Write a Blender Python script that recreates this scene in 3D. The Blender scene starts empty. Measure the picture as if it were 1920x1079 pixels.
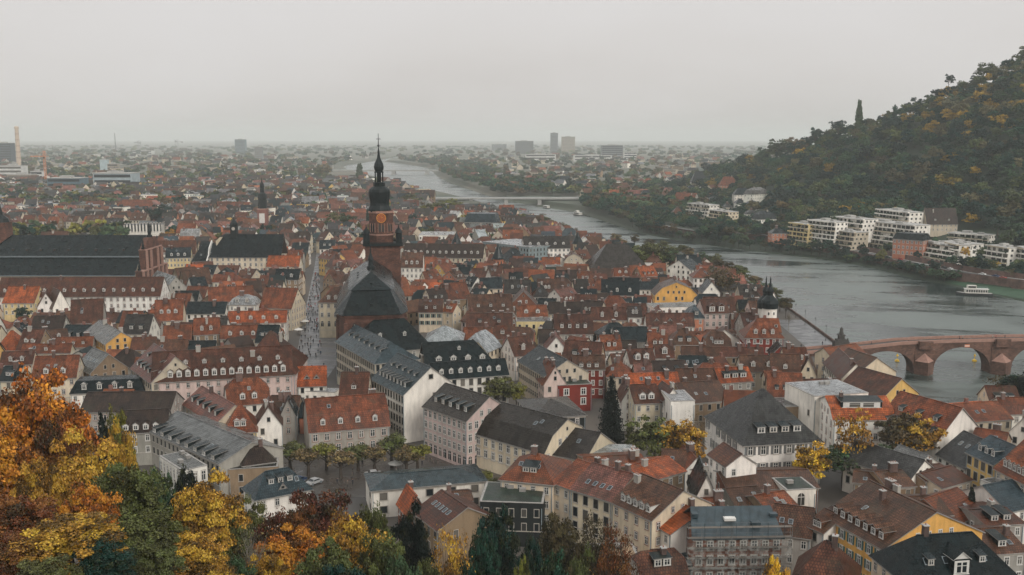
import bpy, math, random
import numpy as np
from mathutils import Vector, Matrix
from mathutils.bvhtree import BVHTree
random.seed(7); RNG = np.random.default_rng(7)
R = math.radians
S = bpy.context.scene
COL = S.collection
# ------------------------------------------------------------------ camera
CAM_H = 85.0; FPX = 1880.0; PITCH = math.atan((539.5 - 258) / FPX)
cd = bpy.data.cameras.new('camera'); cam = bpy.data.objects.new('camera', cd); COL.objects.link(cam)
cam.location = (0, 0, CAM_H); cam.rotation_euler = (R(90) - PITCH, 0, 0)
cd.sensor_width = 36; cd.lens = 36 * FPX / 1920; cd.clip_start = 1; cd.clip_end = 60000
S.camera = cam
# ------------------------------------------------------------------ overcast sky, weak broad sun
SUN_EL, SUN_AZ = R(34), R(146)
W = bpy.data.worlds.new('World'); S.world = W; W.use_nodes = True
wt = W.node_tree; wn = wt.nodes; wl = wt.links; wn.clear()
wo = wn.new('ShaderNodeOutputWorld'); bg = wn.new('ShaderNodeBackground'); wl.new(bg.outputs[0], wo.inputs[0])
sky = wn.new('ShaderNodeTexSky'); sky.sky_type = 'NISHITA'; sky.sun_disc = False
sky.sun_elevation = SUN_EL; sky.sun_rotation = SUN_AZ; sky.dust_density = 4; sky.air_density = 1
hs = wn.new('ShaderNodeHueSaturation'); hs.inputs['Saturation'].default_value = 0.25; wl.new(sky.outputs[0], hs.inputs['Color'])
tc = wn.new('ShaderNodeTexCoord'); sx = wn.new('ShaderNodeSeparateXYZ'); wl.new(tc.outputs['Generated'], sx.inputs[0])
nz = wn.new('ShaderNodeTexNoise'); nz.inputs['Scale'].default_value = 2.6; nz.inputs['Detail'].default_value = 5
mp = wn.new('ShaderNodeMapping'); mp.inputs['Scale'].default_value = (1, 1, 3.5); wl.new(tc.outputs['Generated'], mp.inputs[0]); wl.new(mp.outputs[0], nz.inputs['Vector'])
ad = wn.new('ShaderNodeMath'); ad.operation = 'MULTIPLY_ADD'; wl.new(nz.outputs[0], ad.inputs[0]); ad.inputs[1].default_value = 0.22; wl.new(sx.outputs[2], ad.inputs[2])
rp = wn.new('ShaderNodeValToRGB'); wl.new(ad.outputs[0], rp.inputs[0])
el = rp.color_ramp.elements
SK = 10.8   # overcast cloud luminance in the sky texture's own units
el[0].position = 0.0; el[0].color = (0.49, 0.48, 0.455, 1)
el[1].position = 1.0; el[1].color = (1.0, 1.0, 1.0, 1)  # an overcast sky is brightest overhead
for p_, c_ in ((0.10, (0.53, 0.50, 0.48, 1)), (0.17, (0.605, 0.58, 0.565, 1)), (0.30, (0.67, 0.655, 0.655, 1)), (0.48, (0.75, 0.75, 0.745, 1))):
    e_ = el.new(p_); e_.color = c_
sc_ = wn.new('ShaderNodeVectorMath'); sc_.operation = 'SCALE'; wl.new(rp.outputs[0], sc_.inputs[0]); sc_.inputs['Scale'].default_value = SK
mx = wn.new('ShaderNodeMix'); mx.data_type = 'RGBA'; mx.inputs[0].default_value = 0.93
wl.new(hs.outputs[0], mx.inputs[6]); wl.new(sc_.outputs[0], mx.inputs[7]); wl.new(mx.outputs[2], bg.inputs[0])
bg.inputs[1].default_value = 0.10
sd = bpy.data.lights.new('sun', 'SUN'); sd.energy = 1.5; sd.angle = R(22); sd.color = (1, 0.95, 0.88)
so = bpy.data.objects.new('sun', sd); COL.objects.link(so)
so.rotation_euler = (R(90) - SUN_EL, 0, math.pi - SUN_AZ)
S.view_settings.view_transform = 'Standard'; S.view_settings.look = 'None'; S.view_settings.gamma = 1
S.view_settings.exposure = 0.12
S.render.engine = 'CYCLES'
S.cycles.use_denoising = True
S.cycles.max_bounces = 5; S.cycles.diffuse_bounces = 2; S.cycles.glossy_bounces = 2; S.cycles.volume_bounces = 1
S.cycles.transmission_bounces = 2; S.cycles.transparent_max_bounces = 6
S.cycles.use_adaptive_sampling = True; S.cycles.adaptive_threshold = 0.03
# ------------------------------------------------------------------ photo <-> place
sp_, cp_ = math.sin(PITCH), math.cos(PITCH)
def ray(px, py):
    u = (px - 960) / FPX; v = (539.5 - py) / FPX
    return Vector((u, cp_ + v * sp_, v * cp_ - sp_))
def at(px, py, z=0.0):
    d = ray(px, py); t = (z - CAM_H) / d.z
    return Vector((d.x * t, d.y * t, z))
def atY(px, py, Y):
    d = ray(px, py); t = Y / d.y
    return Vector((d.x * t, Y, CAM_H + d.z * t))
def proj(p):
    dz = p[2] - CAM_H; dep = p[1] * cp_ - dz * sp_
    if dep < 1: dep = 1
    return (960 + FPX * p[0] / dep, 539.5 - FPX * (p[1] * sp_ + dz * cp_) / dep, dep)
# ------------------------------------------------------------------ bookkeeping
def tag(o, label=None, cat=None, group=None, kind=None):
    if label: o['label'] = label
    if cat: o['category'] = cat
    if group: o['group'] = group
    if kind: o['kind'] = kind
    return o
def empty(name, loc, rz=0.0):
    o = bpy.data.objects.new(name, None); o.location = loc; o.rotation_euler = (0, 0, rz); o.empty_display_size = 0.5
    COL.objects.link(o); return o
def link(name, me, parent=None, loc=None, rz=None, color=None, scale=None):
    o = bpy.data.objects.new(name, me); COL.objects.link(o)
    if parent is not None: o.parent = parent
    if loc is not None: o.location = loc
    if rz is not None: o.rotation_euler = (0, 0, rz)
    if scale is not None: o.scale = scale
    if color is not None: o.color = (color[0], color[1], color[2], 1)
    return o
# ------------------------------------------------------------------ mesh builder
class MB:
    def __init__(s): s.v = []; s.f = []; s.m = []; s.c = []; s.M = None; s.col = (1, 1, 1)
    def add(s, vs, fs, m=0, col=None):
        b = len(s.v)
        if s.M is not None: vs = [s.M @ Vector(q) for q in vs]
        s.v.extend([tuple(q) for q in vs])
        for i, f in enumerate(fs):
            s.f.append(tuple(b + k for k in f)); s.m.append(m if not isinstance(m, (list, tuple)) else m[i]); s.c.append(col or s.col)
        return s
    def box(s, x0, x1, y0, y1, z0, z1, m=0, col=None):
        return s.add([(x0,y0,z0),(x1,y0,z0),(x1,y1,z0),(x0,y1,z0),(x0,y0,z1),(x1,y0,z1),(x1,y1,z1),(x0,y1,z1)],
                     [(0,3,2,1),(4,5,6,7),(0,1,5,4),(1,2,6,5),(2,3,7,6),(3,0,4,7)], m, col)
    def lathe(s, prof, seg=12, cx=0, cy=0, m=0, ang0=0.0, col=None):
        vs = []; fs = []
        for r, z in prof:
            for k in range(seg):
                a = ang0 + 2 * math.pi * k / seg; vs.append((cx + r * math.cos(a), cy + r * math.sin(a), z))
        for i in range(len(prof) - 1):
            for k in range(seg):
                k2 = (k + 1) % seg; fs.append((i*seg+k, i*seg+k2, (i+1)*seg+k2, (i+1)*seg+k))
        fs.append(tuple(range(seg))[::-1]); fs.append(tuple((len(prof)-1)*seg + k for k in range(seg)))
        return s.add(vs, fs, m, col)
    def tube(s, p, q, r0, r1, seg=6, m=0, col=None):
        p = Vector(p); q = Vector(q); d = (q - p)
        if d.length < 1e-5: return s
        d.normalize(); a = d.orthogonal().normalized(); b = d.cross(a)
        vs = []
        for c, r in ((p, r0), (q, r1)):
            for k in range(seg):
                t = 2*math.pi*k/seg; vs.append(c + (a*math.cos(t) + b*math.sin(t)) * r)
        fs = [(k, (k+1) % seg, seg+(k+1) % seg, seg+k) for k in range(seg)] + [tuple(range(seg))[::-1], tuple(range(seg, 2*seg))]
        return s.add(vs, fs, m, col)
    def prism(s, poly, axis_vec, m=0, col=None):     # poly: 3D points, extruded
        n = len(poly); a = Vector(axis_vec); vs = [Vector(p) for p in poly] + [Vector(p) + a for p in poly]
        fs = [tuple(range(n))[::-1], tuple(range(n, 2*n))] + [(k, (k+1) % n, n+(k+1) % n, n+k) for k in range(n)]
        return s.add(vs, fs, m, col)
    def solid(s, vs, fs, t, m=0, mt=None, mb=None):      # roof skin given thickness t downwards
        n = len(vs); low = [(q[0], q[1], q[2] - t) for q in vs]
        cnt = {}
        for f in fs:
            for i in range(len(f)):
                a, b = f[i], f[(i+1) % len(f)]; cnt[(a, b)] = cnt.get((a, b), 0) + 1
        s.add(list(vs) + low, list(fs), m)
        bi = len(s.v) - 2*n
        def raw(f, mm): s.f.append(tuple(bi + k for k in f)); s.m.append(mm); s.c.append(s.col)
        for f in fs: raw(tuple(n + k for k in f)[::-1], m if mb is None else mb)
        for (a, b) in cnt:
            if (b, a) not in cnt: raw((b, a, n+a, n+b), m if mt is None else mt)
        return s
    def mesh(s, name, mats, uv=False, smooth=False, vcol=False):
        me = bpy.data.meshes.new(name); me.from_pydata(s.v, [], s.f)
        for mt in mats: me.materials.append(mt)
        me.polygons.foreach_set('material_index', s.m)
        if smooth: me.polygons.foreach_set('use_smooth', [True]*len(s.f))
        if uv: slope_uv(me)
        if vcol:
            ca = me.color_attributes.new('Col', 'FLOAT_COLOR', 'CORNER'); arr = []
            for p, c in zip(s.f, s.c): arr += [c[0], c[1], c[2], 1.0] * len(p)
            ca.data.foreach_set('color', arr)
        me.update(); return me
    def obj(s, name, mats, parent=None, **k):
        kw = {q: k.pop(q) for q in ('uv', 'smooth', 'vcol') if q in k}
        return link(name, s.mesh(name, mats, **kw), parent, **k)
def slope_uv(me):
    uvl = me.uv_layers.new(name='UVMap'); vs = me.vertices; data = uvl.data
    for p in me.polygons:
        n = p.normal; h = Vector((-n.y, n.x, 0))
        if h.length < 0.05: h = Vector((1, 0, 0))
        h.normalize(); up = n.cross(h)
        for li in p.loop_indices:
            q = vs[me.loops[li].vertex_index].co; data[li].uv = (q.dot(h), q.dot(up))
def np_mesh(name, verts, quads, mats, vcol=None, smooth=False):
    me = bpy.data.meshes.new(name); k = quads.shape[1]
    me.vertices.add(len(verts)); me.vertices.foreach_set('co', verts.astype(np.float32).ravel())
    me.loops.add(quads.size); me.loops.foreach_set('vertex_index', quads.astype(np.int32).ravel())
    me.polygons.add(len(quads)); me.polygons.foreach_set('loop_start', np.arange(0, quads.size, k, dtype=np.int32))
    me.polygons.foreach_set('loop_total', np.full(len(quads), k, dtype=np.int32))
    for m in mats: me.materials.append(m)
    me.update(calc_edges=True)
    if smooth: me.polygons.foreach_set('use_smooth', [True]*len(quads))
    if vcol is not None:
        ca = me.color_attributes.new('Col', 'FLOAT_COLOR', 'POINT')
        a = np.ones((len(verts), 4), dtype=np.float32); a[:, :3] = vcol; ca.data.foreach_set('color', a.ravel())
    return me
# ------------------------------------------------------------------ materials
def nt_new(name):
    m = bpy.data.materials.new(name); m.use_nodes = True; t = m.node_tree; b = t.nodes['Principled BSDF']; return m, t, b
def N(t, typ, **kw):
    n = t.nodes.new(typ)
    for k, v in kw.items():
        if k == 'ins':
            for a, b in v.items(): n.inputs[a].default_value = b
        else: setattr(n, k, v)
    return n
def src(t, mode, col=None):
    if mode == 'obj': return N(t, 'ShaderNodeObjectInfo').outputs['Color']
    if mode == 'vc': return N(t, 'ShaderNodeVertexColor', layer_name='Col').outputs['Color']
    r = N(t, 'ShaderNodeRGB'); r.outputs[0].default_value = (*col, 1); return r.outputs[0]
def math_n(t, op, a, b):
    n = N(t, 'ShaderNodeMath', operation=op)
    for i, q in enumerate((a, b)):
        if isinstance(q, (int, float)): n.inputs[i].default_value = q
        else: t.links.new(q, n.inputs[i])
    return n.outputs[0]
def noise(t, vec, scale, detail=3, rough=0.55, stretch=None):
    if stretch:
        m = N(t, 'ShaderNodeMapping'); m.inputs['Scale'].default_value = stretch; t.links.new(vec, m.inputs[0]); vec = m.outputs[0]
    n = N(t, 'ShaderNodeTexNoise', ins={'Scale': scale, 'Detail': detail, 'Roughness': rough}); t.links.new(vec, n.inputs['Vector']); return n.outputs[0]
def remap(t, x, a, b, c, d):
    n = N(t, 'ShaderNodeMapRange', ins={1: a, 2: b, 3: c, 4: d}); t.links.new(x, n.inputs[0]); return n.outputs[0]
def mixc(t, fac, a, b, blend='MIX'):
    n = N(t, 'ShaderNodeMix', data_type='RGBA', blend_type=blend)
    for i, q in ((0, fac), (6, a), (7, b)):
        if isinstance(q, (int, float)): n.inputs[i].default_value = q
        elif isinstance(q, tuple): n.inputs[i].default_value = (*q, 1) if len(q) == 3 else q
        else: t.links.new(q, n.inputs[i])
    return n.outputs[2]
def scalec(t, c, f):
    n = N(t, 'ShaderNodeVectorMath', operation='SCALE'); t.links.new(c, n.inputs[0])
    if isinstance(f, (int, float)): n.inputs['Scale'].default_value = f
    else: t.links.new(f, n.inputs['Scale'])
    return n.outputs[0]
def mat_wall(name, mode='obj', col=None, stain=0.24, rough=0.85):
    m, t, b = nt_new(name); c = src(t, mode, col); g = N(t, 'ShaderNodeNewGeometry').outputs['Position']
    n1 = noise(t, g, 0.12, 4); n2 = noise(t, g, 0.9, 4, stretch=(1, 1, 0.25))
    f = math_n(t, 'MULTIPLY', remap(t, n1, 0.38, 0.62, 1 - stain*0.6, 1.06), remap(t, n2, 0.42, 0.68, 1.03, 1 - stain*0.8))
    c2 = scalec(t, c, f); t.links.new(c2, b.inputs['Base Color']); b.inputs['Roughness'].default_value = rough; b.inputs['Specular IOR Level'].default_value = 0.2
    return m
def mat_roof(name, mode='obj', col=None, rough=0.42, tile=True, moss=0.5, var=0.45, spec=0.16):
    m, t, b = nt_new(name); c = src(t, mode, col)
    pos = N(t, 'ShaderNodeNewGeometry').outputs['Position']
    n0 = noise(t, pos, 0.06, 3); n1 = noise(t, pos, 0.35, 6, 0.7); n2 = noise(t, pos, 2.6, 3, 0.8)
    f = math_n(t, 'MULTIPLY', remap(t, n1, 0.38, 0.62, 1 - var, 1 + var*0.8), remap(t, n2, 0.36, 0.64, 1 - var*0.7, 1 + var*0.7))
    f = math_n(t, 'MULTIPLY', f, remap(t, n0, 0.3, 0.7, 0.8, 1.2))
    if tile:
        uv = N(t, 'ShaderNodeUVMap').outputs[0]
        br = N(t, 'ShaderNodeTexBrick', ins={'Scale': 1.0, 'Brick Width': 0.5, 'Row Height': 0.6, 'Mortar Size': 0.07, 'Color1': (1.25, 1.25, 1.25, 1), 'Color2': (0.8, 0.8, 0.8, 1), 'Mortar': (0.42, 0.42, 0.42, 1)})
        br.offset = 0.5; t.links.new(uv, br.inputs['Vector'])
        sxz = N(t, 'ShaderNodeSeparateXYZ'); t.links.new(br.outputs['Color'], sxz.inputs[0])
        f = math_n(t, 'MULTIPLY', f, sxz.outputs[0])
        n3 = noise(t, uv, 1.0, 4, 0.6, stretch=(0.9, 0.12, 1))
        f = math_n(t, 'MULTIPLY', f, remap(t, n3, 0.42, 0.62, 1.15, 1 - var*0.7))
        bm = N(t, 'ShaderNodeBump', ins={'Strength': 0.5, 'Distance': 0.06}); t.links.new(sxz.outputs[0], bm.inputs['Height']); t.links.new(bm.outputs[0], b.inputs['Normal'])
    c2 = scalec(t, c, f)
    if moss:
        mk = remap(t, noise(t, pos, 0.22, 6, 0.75), 0.52, 0.66, 0.0, moss); c2 = mixc(t, mk, c2, (0.045, 0.04, 0.026))
    b.inputs['Specular IOR Level'].default_value = spec
    t.links.new(c2, b.inputs['Base Color']); b.inputs['Roughness'].default_value = rough
    t.links.new(remap(t, n1, 0.38, 0.62, rough - 0.08, rough + 0.12), b.inputs['Roughness'])
    return m
def mat_plain(name, col, rough=0.6, metal=0.0, var=0.2, sc=0.8, mode=None, spec=None):
    m, t, b = nt_new(name); c = src(t, mode or 'rgb', col); pos = N(t, 'ShaderNodeNewGeometry').outputs['Position']
    f = remap(t, noise(t, pos, sc, 5, 0.65), 0.3, 0.7, 1 - var, 1 + var)
    t.links.new(scalec(t, c, f), b.inputs['Base Color']); b.inputs['Roughness'].default_value = rough; b.inputs['Metallic'].default_value = metal
    if spec is not None: b.inputs['Specular IOR Level'].default_value = spec
    return m
def mat_stone(name, c1, c2, cm, bw=1.1, rh=0.45, rough=0.85):
    m, t, b = nt_new(name); uv = N(t, 'ShaderNodeUVMap').outputs[0]; pos = N(t, 'ShaderNodeNewGeometry').outputs['Position']
    br = N(t, 'ShaderNodeTexBrick', ins={'Scale': 1.0, 'Brick Width': bw, 'Row Height': rh, 'Mortar Size': 0.03, 'Color1': (*c1, 1), 'Color2': (*c2, 1), 'Mortar': (*cm, 1)})
    t.links.new(uv, br.inputs['Vector'])
    f = math_n(t, 'MULTIPLY', remap(t, noise(t, pos, 0.18, 5, 0.7), 0.38, 0.62, 0.55, 1.3), remap(t, noise(t, pos, 1.5, 4, 0.7), 0.3, 0.7, 0.75, 1.25))
    t.links.new(scalec(t, br.outputs['Color'], f), b.inputs['Base Color']); b.inputs['Roughness'].default_value = rough
    return m
def mat_leaf(name, dark=0.25, bright=1.55, hue=0.022, rough=0.6, green=0.75):
    m, t, b = nt_new(name); c = N(t, 'ShaderNodeObjectInfo').outputs['Color']
    vc = N(t, 'ShaderNodeVertexColor', layer_name='Col'); sx_ = N(t, 'ShaderNodeSeparateColor'); t.links.new(vc.outputs[0], sx_.inputs[0])
    c = mixc(t, remap(t, sx_.outputs[1], 0.12, 0.38, green, 0.0), c, (0.045, 0.052, 0.014))
    h = N(t, 'ShaderNodeHueSaturation'); t.links.new(c, h.inputs['Color'])
    t.links.new(remap(t, sx_.outputs[1], 0, 1, 0.5 - hue, 0.5 + hue), h.inputs['Hue'])
    t.links.new(remap(t, sx_.outputs[0], 0, 1, dark, bright), h.inputs['Value'])
    h.inputs['Saturation'].default_value = 1.0
    t.links.new(h.outputs[0], b.inputs['Base Color']); b.inputs['Roughness'].default_value = rough
    b.inputs['Specular IOR Level'].default_value = 0.25
    return m
M = {}
M['wall'] = mat_wall('plaster'); M['trim'] = mat_plain('pale_stone', (0.42, 0.38, 0.33), 0.8, var=0.15)
M['edge'] = mat_plain('verge_zinc', (0.26, 0.245, 0.225), 0.6, var=0.25)
M['tile'] = mat_roof('clay_tiles', rough=0.38); M['slate'] = mat_roof('slates', rough=0.26, moss=0.15, var=0.30, spec=0.15)
M['tile_far'] = mat_roof('clay_tiles_far', 'vc', tile=False, rough=0.5, moss=0.25); M['wall_far'] = mat_wall('plaster_far', 'vc')
M['glass'] = mat_plain('window_glass', (0.018, 0.024, 0.028), 0.10, var=0.3)
_t = M['glass'].node_tree; _r = remap(_t, N(_t, 'ShaderNodeObjectInfo').outputs['Random'], 0.55, 1.0, 0.0, 1.0)   # some windows show pale curtains
_t.links.new(mixc(_t, math_n(_t, 'MULTIPLY', math_n(_t, 'POWER', _r, 2.0), 0.9), (0.014, 0.019, 0.022), (0.20, 0.18, 0.15)), _t.nodes['Principled BSDF'].inputs['Base Color'])
M['frame'] = mat_plain('white_frame', (0.62, 0.60, 0.56), 0.5, var=0.1); M['darkframe'] = mat_plain('dark_frame', (0.05, 0.045, 0.04), 0.5)
M['sill'] = mat_plain('sandstone_surround', (0.30, 0.17, 0.13), 0.8, var=0.2)
M['shutter'] = mat_plain('painted_shutter', (1, 1, 1), 0.6, var=0.1, mode='obj')
M['brick'] = mat_stone('chimney_brick', (0.20, 0.07, 0.045), (0.13, 0.05, 0.035), (0.10, 0.08, 0.07), 0.25, 0.09)
M['red_stone'] = mat_stone('red_sandstone', (0.135, 0.054, 0.033), (0.075, 0.031, 0.021), (0.055, 0.028, 0.02))
M['bridge_stone'] = mat_stone('bridge_sandstone', (0.155, 0.078, 0.052), (0.085, 0.044, 0.032), (0.07, 0.045, 0.035), 1.0, 0.5)
M['wallstone'] = mat_stone('retaining_stone', (0.16, 0.085, 0.065), (0.11, 0.065, 0.05), (0.07, 0.05, 0.04), 1.0, 0.4)
M['copper'] = mat_plain('dark_slate_cladding', (0.007, 0.012, 0.0125), 0.5, var=0.35, sc=0.6, spec=.2)
M['metal'] = mat_plain('dark_metal', (0.03, 0.032, 0.034), 0.45); M['gold'] = mat_plain('gilding', (0.75, 0.33, 0.05), 0.35, 0.6, var=0.1)
M['clock'] = mat_plain('clock_dial', (0.30, 0.075, 0.02), 0.5, var=0.15)
M['zinc'] = mat_plain('zinc_sheet', (0.24, 0.28, 0.30), 0.4, var=0.2)
M['conc'] = mat_plain('concrete', (0.33, 0.32, 0.30), 0.8, var=0.2, sc=0.15)
M['bark'] = mat_plain('bark', (0.055, 0.042, 0.032), 0.9, var=0.35, sc=1.5); M['palebark'] = mat_plain('pale_bark', (0.22, 0.20, 0.17), 0.9, var=0.3, sc=1.5)
M['leaf'] = mat_leaf('autumn_leaves'); M['leaf_far'] = mat_leaf('woodland_leaves', 0.72, 1.22, 0.012, green=0.25); M['needle'] = mat_leaf('needles', 0.6, 1.3, 0.02, green=0.0)
M['paint'] = mat_plain('paint', (1, 1, 1), 0.35, var=0.04, mode='obj'); M['cloth'] = mat_plain('cloth', (1, 1, 1), 0.85, var=0.1, mode='obj')
M['skin'] = mat_plain('skin', (0.5, 0.3, 0.22), 0.6); M['rubber'] = mat_plain('rubber', (0.02, 0.02, 0.02), 0.8)
M['timber'] = mat_plain('dark_timber', (0.06, 0.035, 0.025), 0.7)
# ------------------------------------------------------------------ the land: banks, hill, castle slope
LB = [(2600,940),(2250,880),(1960,840),(1780,800),(1700,768),(1640,728),(1590,690),(1530,642),(1465,592),(1400,550),(1335,516),(1260,492),(1180,478),(1110,466),(1060,449),(1010,423),(960,405),(900,388),(830,369),(762,355),(735,345),(690,334),(655,325),(640,316),(648,310),(690,304)]
RB = [(2900,620),(2400,590),(1920,566),(1850,552),(1790,537),(1690,517),(1635,502),(1540,486),(1400,470),(1300,456),(1200,438),(1120,411),(1085,399),(1000,386),(930,373),(890,359),(850,346),(822,333),(812,323),(800,315),(765,309),(715,303.5)]
WZ = -7.0
def bank(l):
    P = sorted([(at(a, b, WZ).y, at(a, b, WZ).x) for a, b in l]); return np.array([p[0] for p in P]), np.array([p[1] for p in P])
LBy, LBx = bank(LB); RBy, RBx = bank(RB)
def xl(Y): return float(np.interp(Y, LBy, LBx))
def xr(Y): return float(np.interp(Y, RBy, RBx)) if Y > RBy[0] else float(RBx[0] + (RBy[0] - Y) * 1.5)
HU = [1180, 1240, 1280, 1340, 1400, 1450, 1500, 1560, 1620, 1700, 1780, 1850, 1920, 2050, 2400]
HZ = [0, 4, 12, 28, 42, 58, 66, 78, 90, 110, 130, 147, 166, 184, 200]
HYF = [1500, 1350, 1230, 1130, 1030, 960, 900, 850, 820, 780, 750, 730, 715, 690, 640]
HYR = [1700, 1640, 1600, 1540, 1460, 1400, 1340, 1280, 1240, 1190, 1160, 1140, 1120, 1080, 1000]
def vnoise(x, y):
    return (math.sin(x*0.021+1.3)*math.cos(y*0.017+0.4) + 0.5*math.sin(x*0.05+y*0.043) + 0.3*math.sin(x*0.11-y*0.09+2))
def hill(x, y):
    if y < 300 or x < 60: return 0.0
    u = 960 + FPX * x / y
    if u < 1185: return 0.0
    yf = float(np.interp(u, HU, HYF)); yr = float(np.interp(u, HU, HYR)); zr = float(np.interp(u, HU, HZ))
    t = (y - yf) / (yr - yf)
    if t <= 0: return 0.0
    if t < 1: s = t * t * (3 - 2*t) * 0.45 + t * 0.55; return zr * s + 3.0 * vnoise(x, y) * min(1, t*3) * min(1, zr/40)
    return max(0.0, zr * (1 - 0.25 * (t-1)) + 3.0 * vnoise(x, y) * min(1, zr/40)) if t < 5 else 0.0
def castle(x, y):
    w = min(1, max(0, (20 - x) / 60)); edge = 150 + 24*w; s = .30 + .20*w
    return min(44.0, max(0.0, (edge - y) * s + (vnoise(x, y) - .8) * min(1, (edge - y) / 20))) if y < edge else 0.0
RLy, RLx = (lambda P: (np.array([p[0] for p in P]), np.array([p[1] for p in P])))(sorted([(at(a, b, 0).y, at(a, b, 0).x) for a, b in ((2300,560),(1920,527),(1815,514),(1700,492),(1640,478),(1465,447),(1390,436))]))
def xroad(y): return float(np.interp(y, RLy, RLx)) if y < RLy[-1] else xr(y) + 22
def xwall(y): return max(xroad(y) - 5.5, xr(y) + 5)
def terr(x, y):
    return castle(x, y) + hill(x, y)
def mat_ground():
    m, t, b = nt_new('ground_cover'); pos = N(t, 'ShaderNodeNewGeometry').outputs['Position']
    sx_ = N(t, 'ShaderNodeSeparateXYZ'); t.links.new(pos, sx_.inputs[0])
    n1 = noise(t, pos, 0.02, 6, 0.6); n2 = noise(t, pos, 0.35, 5, 0.7)
    town = mixc(t, remap(t, n1, 0.4, 0.6, 0, 1), (0.06, 0.055, 0.05), (0.09, 0.075, 0.06))
    wood = mixc(t, remap(t, n2, 0.35, 0.65, 0, 1), (0.008, 0.022, 0.012), (0.025, 0.038, 0.016))
    c = mixc(t, remap(t, sx_.outputs[2], 0.3, 3.0, 0, 1), town, wood)
    c = mixc(t, N(t, 'ShaderNodeVertexColor', layer_name='Col').outputs[0], wood, c)
    fields = mixc(t, remap(t, noise(t, pos, 0.004, 4), 0.42, 0.58, 0, 1), (0.05, 0.06, 0.035), (0.11, 0.10, 0.07))
    c = mixc(t, remap(t, sx_.outputs[1], 900, 1500, 0, 1), c, mixc(t, remap(t, sx_.outputs[2], 0.5, 4.0, 0, 1), fields, wood))
    t.links.new(c, b.inputs['Base Color']); b.inputs['Roughness'].default_value = 0.8
    return m
ys = []; y = 40.0
while y < 26000:
    ys.append(y); y *= 1.022 if y < 2000 else 1.06
    if 300 < y < 1800: y = ys[-1] + 12
ys = np.array(ys); V = []; nL, nR = 26, 84
for Y in ys:
    a = xl(Y); b_ = max(xr(Y), a + 30); far = 1.15 * Y + 900
    row = []
    for k in range(nL):
        t_ = (k / (nL - 1)) ** 0.6; x = -far * (1 - t_) + (a - 5) * t_; row.append((x, Y, terr(x, Y)))
    wb = 5 if Y < 900 else 8
    w_ = xwall(Y) if 520 < Y < 1300 else b_ + 13
    row += [(a, Y, -0.2), (a + 0.8, Y, -6.0), (a + 4, Y, -9.5), ((a+b_)/2, Y, -11), (b_ - 4, Y, -9.5), (b_ - 1, Y, -7.3), (b_ + 1, Y, -6.3), (w_ - .4, Y, -4.9), (w_ + .2, Y, -.1), (w_ + 1, Y, 0)]
    for k in range(1, nR):
        t_ = (k / (nR - 1)) ** 1.7; x = w_ + 1 + (far - b_) * t_ * (1.25 if Y < 1500 else 1.0); row.append((x, Y, hill(x, Y) * min(1, (x - b_) / 30)))
    V += row
nc = len(row); V = np.array(V); Q = []
for j in range(len(ys) - 1):
    for i in range(nc - 1): Q.append((j*nc+i, j*nc+i+1, (j+1)*nc+i+1, (j+1)*nc+i))
tag(link('ground', np_mesh('ground', V, np.array(Q), [mat_ground()], vcol=np.repeat((np.arange(len(V)) % nc < nL + 3).astype(float)[:,None], 3, 1), smooth=True)), kind='structure')
# river
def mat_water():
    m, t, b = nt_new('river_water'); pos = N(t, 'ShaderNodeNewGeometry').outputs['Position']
    mpp = N(t, 'ShaderNodeMapping'); mpp.inputs['Rotation'].default_value = (0, 0, R(14)); t.links.new(pos, mpp.inputs[0]); pr = mpp.outputs[0]
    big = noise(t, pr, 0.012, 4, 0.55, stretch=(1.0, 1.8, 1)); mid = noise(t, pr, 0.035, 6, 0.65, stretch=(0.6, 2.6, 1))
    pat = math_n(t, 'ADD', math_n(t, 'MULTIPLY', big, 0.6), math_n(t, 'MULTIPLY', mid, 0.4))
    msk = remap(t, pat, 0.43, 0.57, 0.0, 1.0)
    t.links.new(mixc(t, msk, (0.010, 0.020, 0.018), (0.105, 0.125, 0.115)), b.inputs['Base Color']); b.inputs['IOR'].default_value = 1.5  # pale patches: brighter sky reflection of ripples put into the base colour
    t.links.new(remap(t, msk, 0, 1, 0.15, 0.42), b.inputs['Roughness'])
    r1 = noise(t, pr, 0.8, 4, 0.6, stretch=(0.6, 1.6, 1))
    bm = N(t, 'ShaderNodeBump', ins={'Distance': 0.5}); t.links.new(r1, bm.inputs['Height']); t.links.new(remap(t, msk, 0, 1, 0.02, 0.13), bm.inputs['Strength'])
    t.links.new(bm.outputs[0], b.inputs['Normal'])
    return m
RV = []; 
for Y in ys: RV += [(xl(Y) - 3 , Y, WZ), (max(xr(Y), xl(Y)+30) + 6, Y, WZ)]
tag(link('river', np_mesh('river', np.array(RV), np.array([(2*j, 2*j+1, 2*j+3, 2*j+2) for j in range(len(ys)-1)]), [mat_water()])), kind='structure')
def mat_paving(name, c1, c2, rough, wet):
    m, t, b = nt_new(name); pos = N(t, 'ShaderNodeNewGeometry').outputs['Position']
    n1 = noise(t, pos, 0.15, 5, 0.6); n2 = noise(t, pos, 2.0, 3)
    t.links.new(mixc(t, remap(t, n2, 0.3, 0.7, 0, 1), c1, c2), b.inputs['Base Color'])
    t.links.new(remap(t, n1, 0.4, 0.6, wet, rough), b.inputs['Roughness']); return m
M['wet'] = mat_paving('wet_paving', (0.09, 0.09, 0.095), (0.13, 0.13, 0.13), 0.6, 0.3)
M['cobble'] = mat_paving('dark_cobbles', (0.045, 0.04, 0.036), (0.07, 0.06, 0.05), 0.5, 0.2)
M['asphalt'] = mat_paving('asphalt', (0.05, 0.05, 0.052), (0.065, 0.065, 0.066), 0.55, 0.25)
M['grass'] = mat_plain('lawn', (0.022, 0.060, 0.028), 0.9, var=0.3, sc=0.3)
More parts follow.
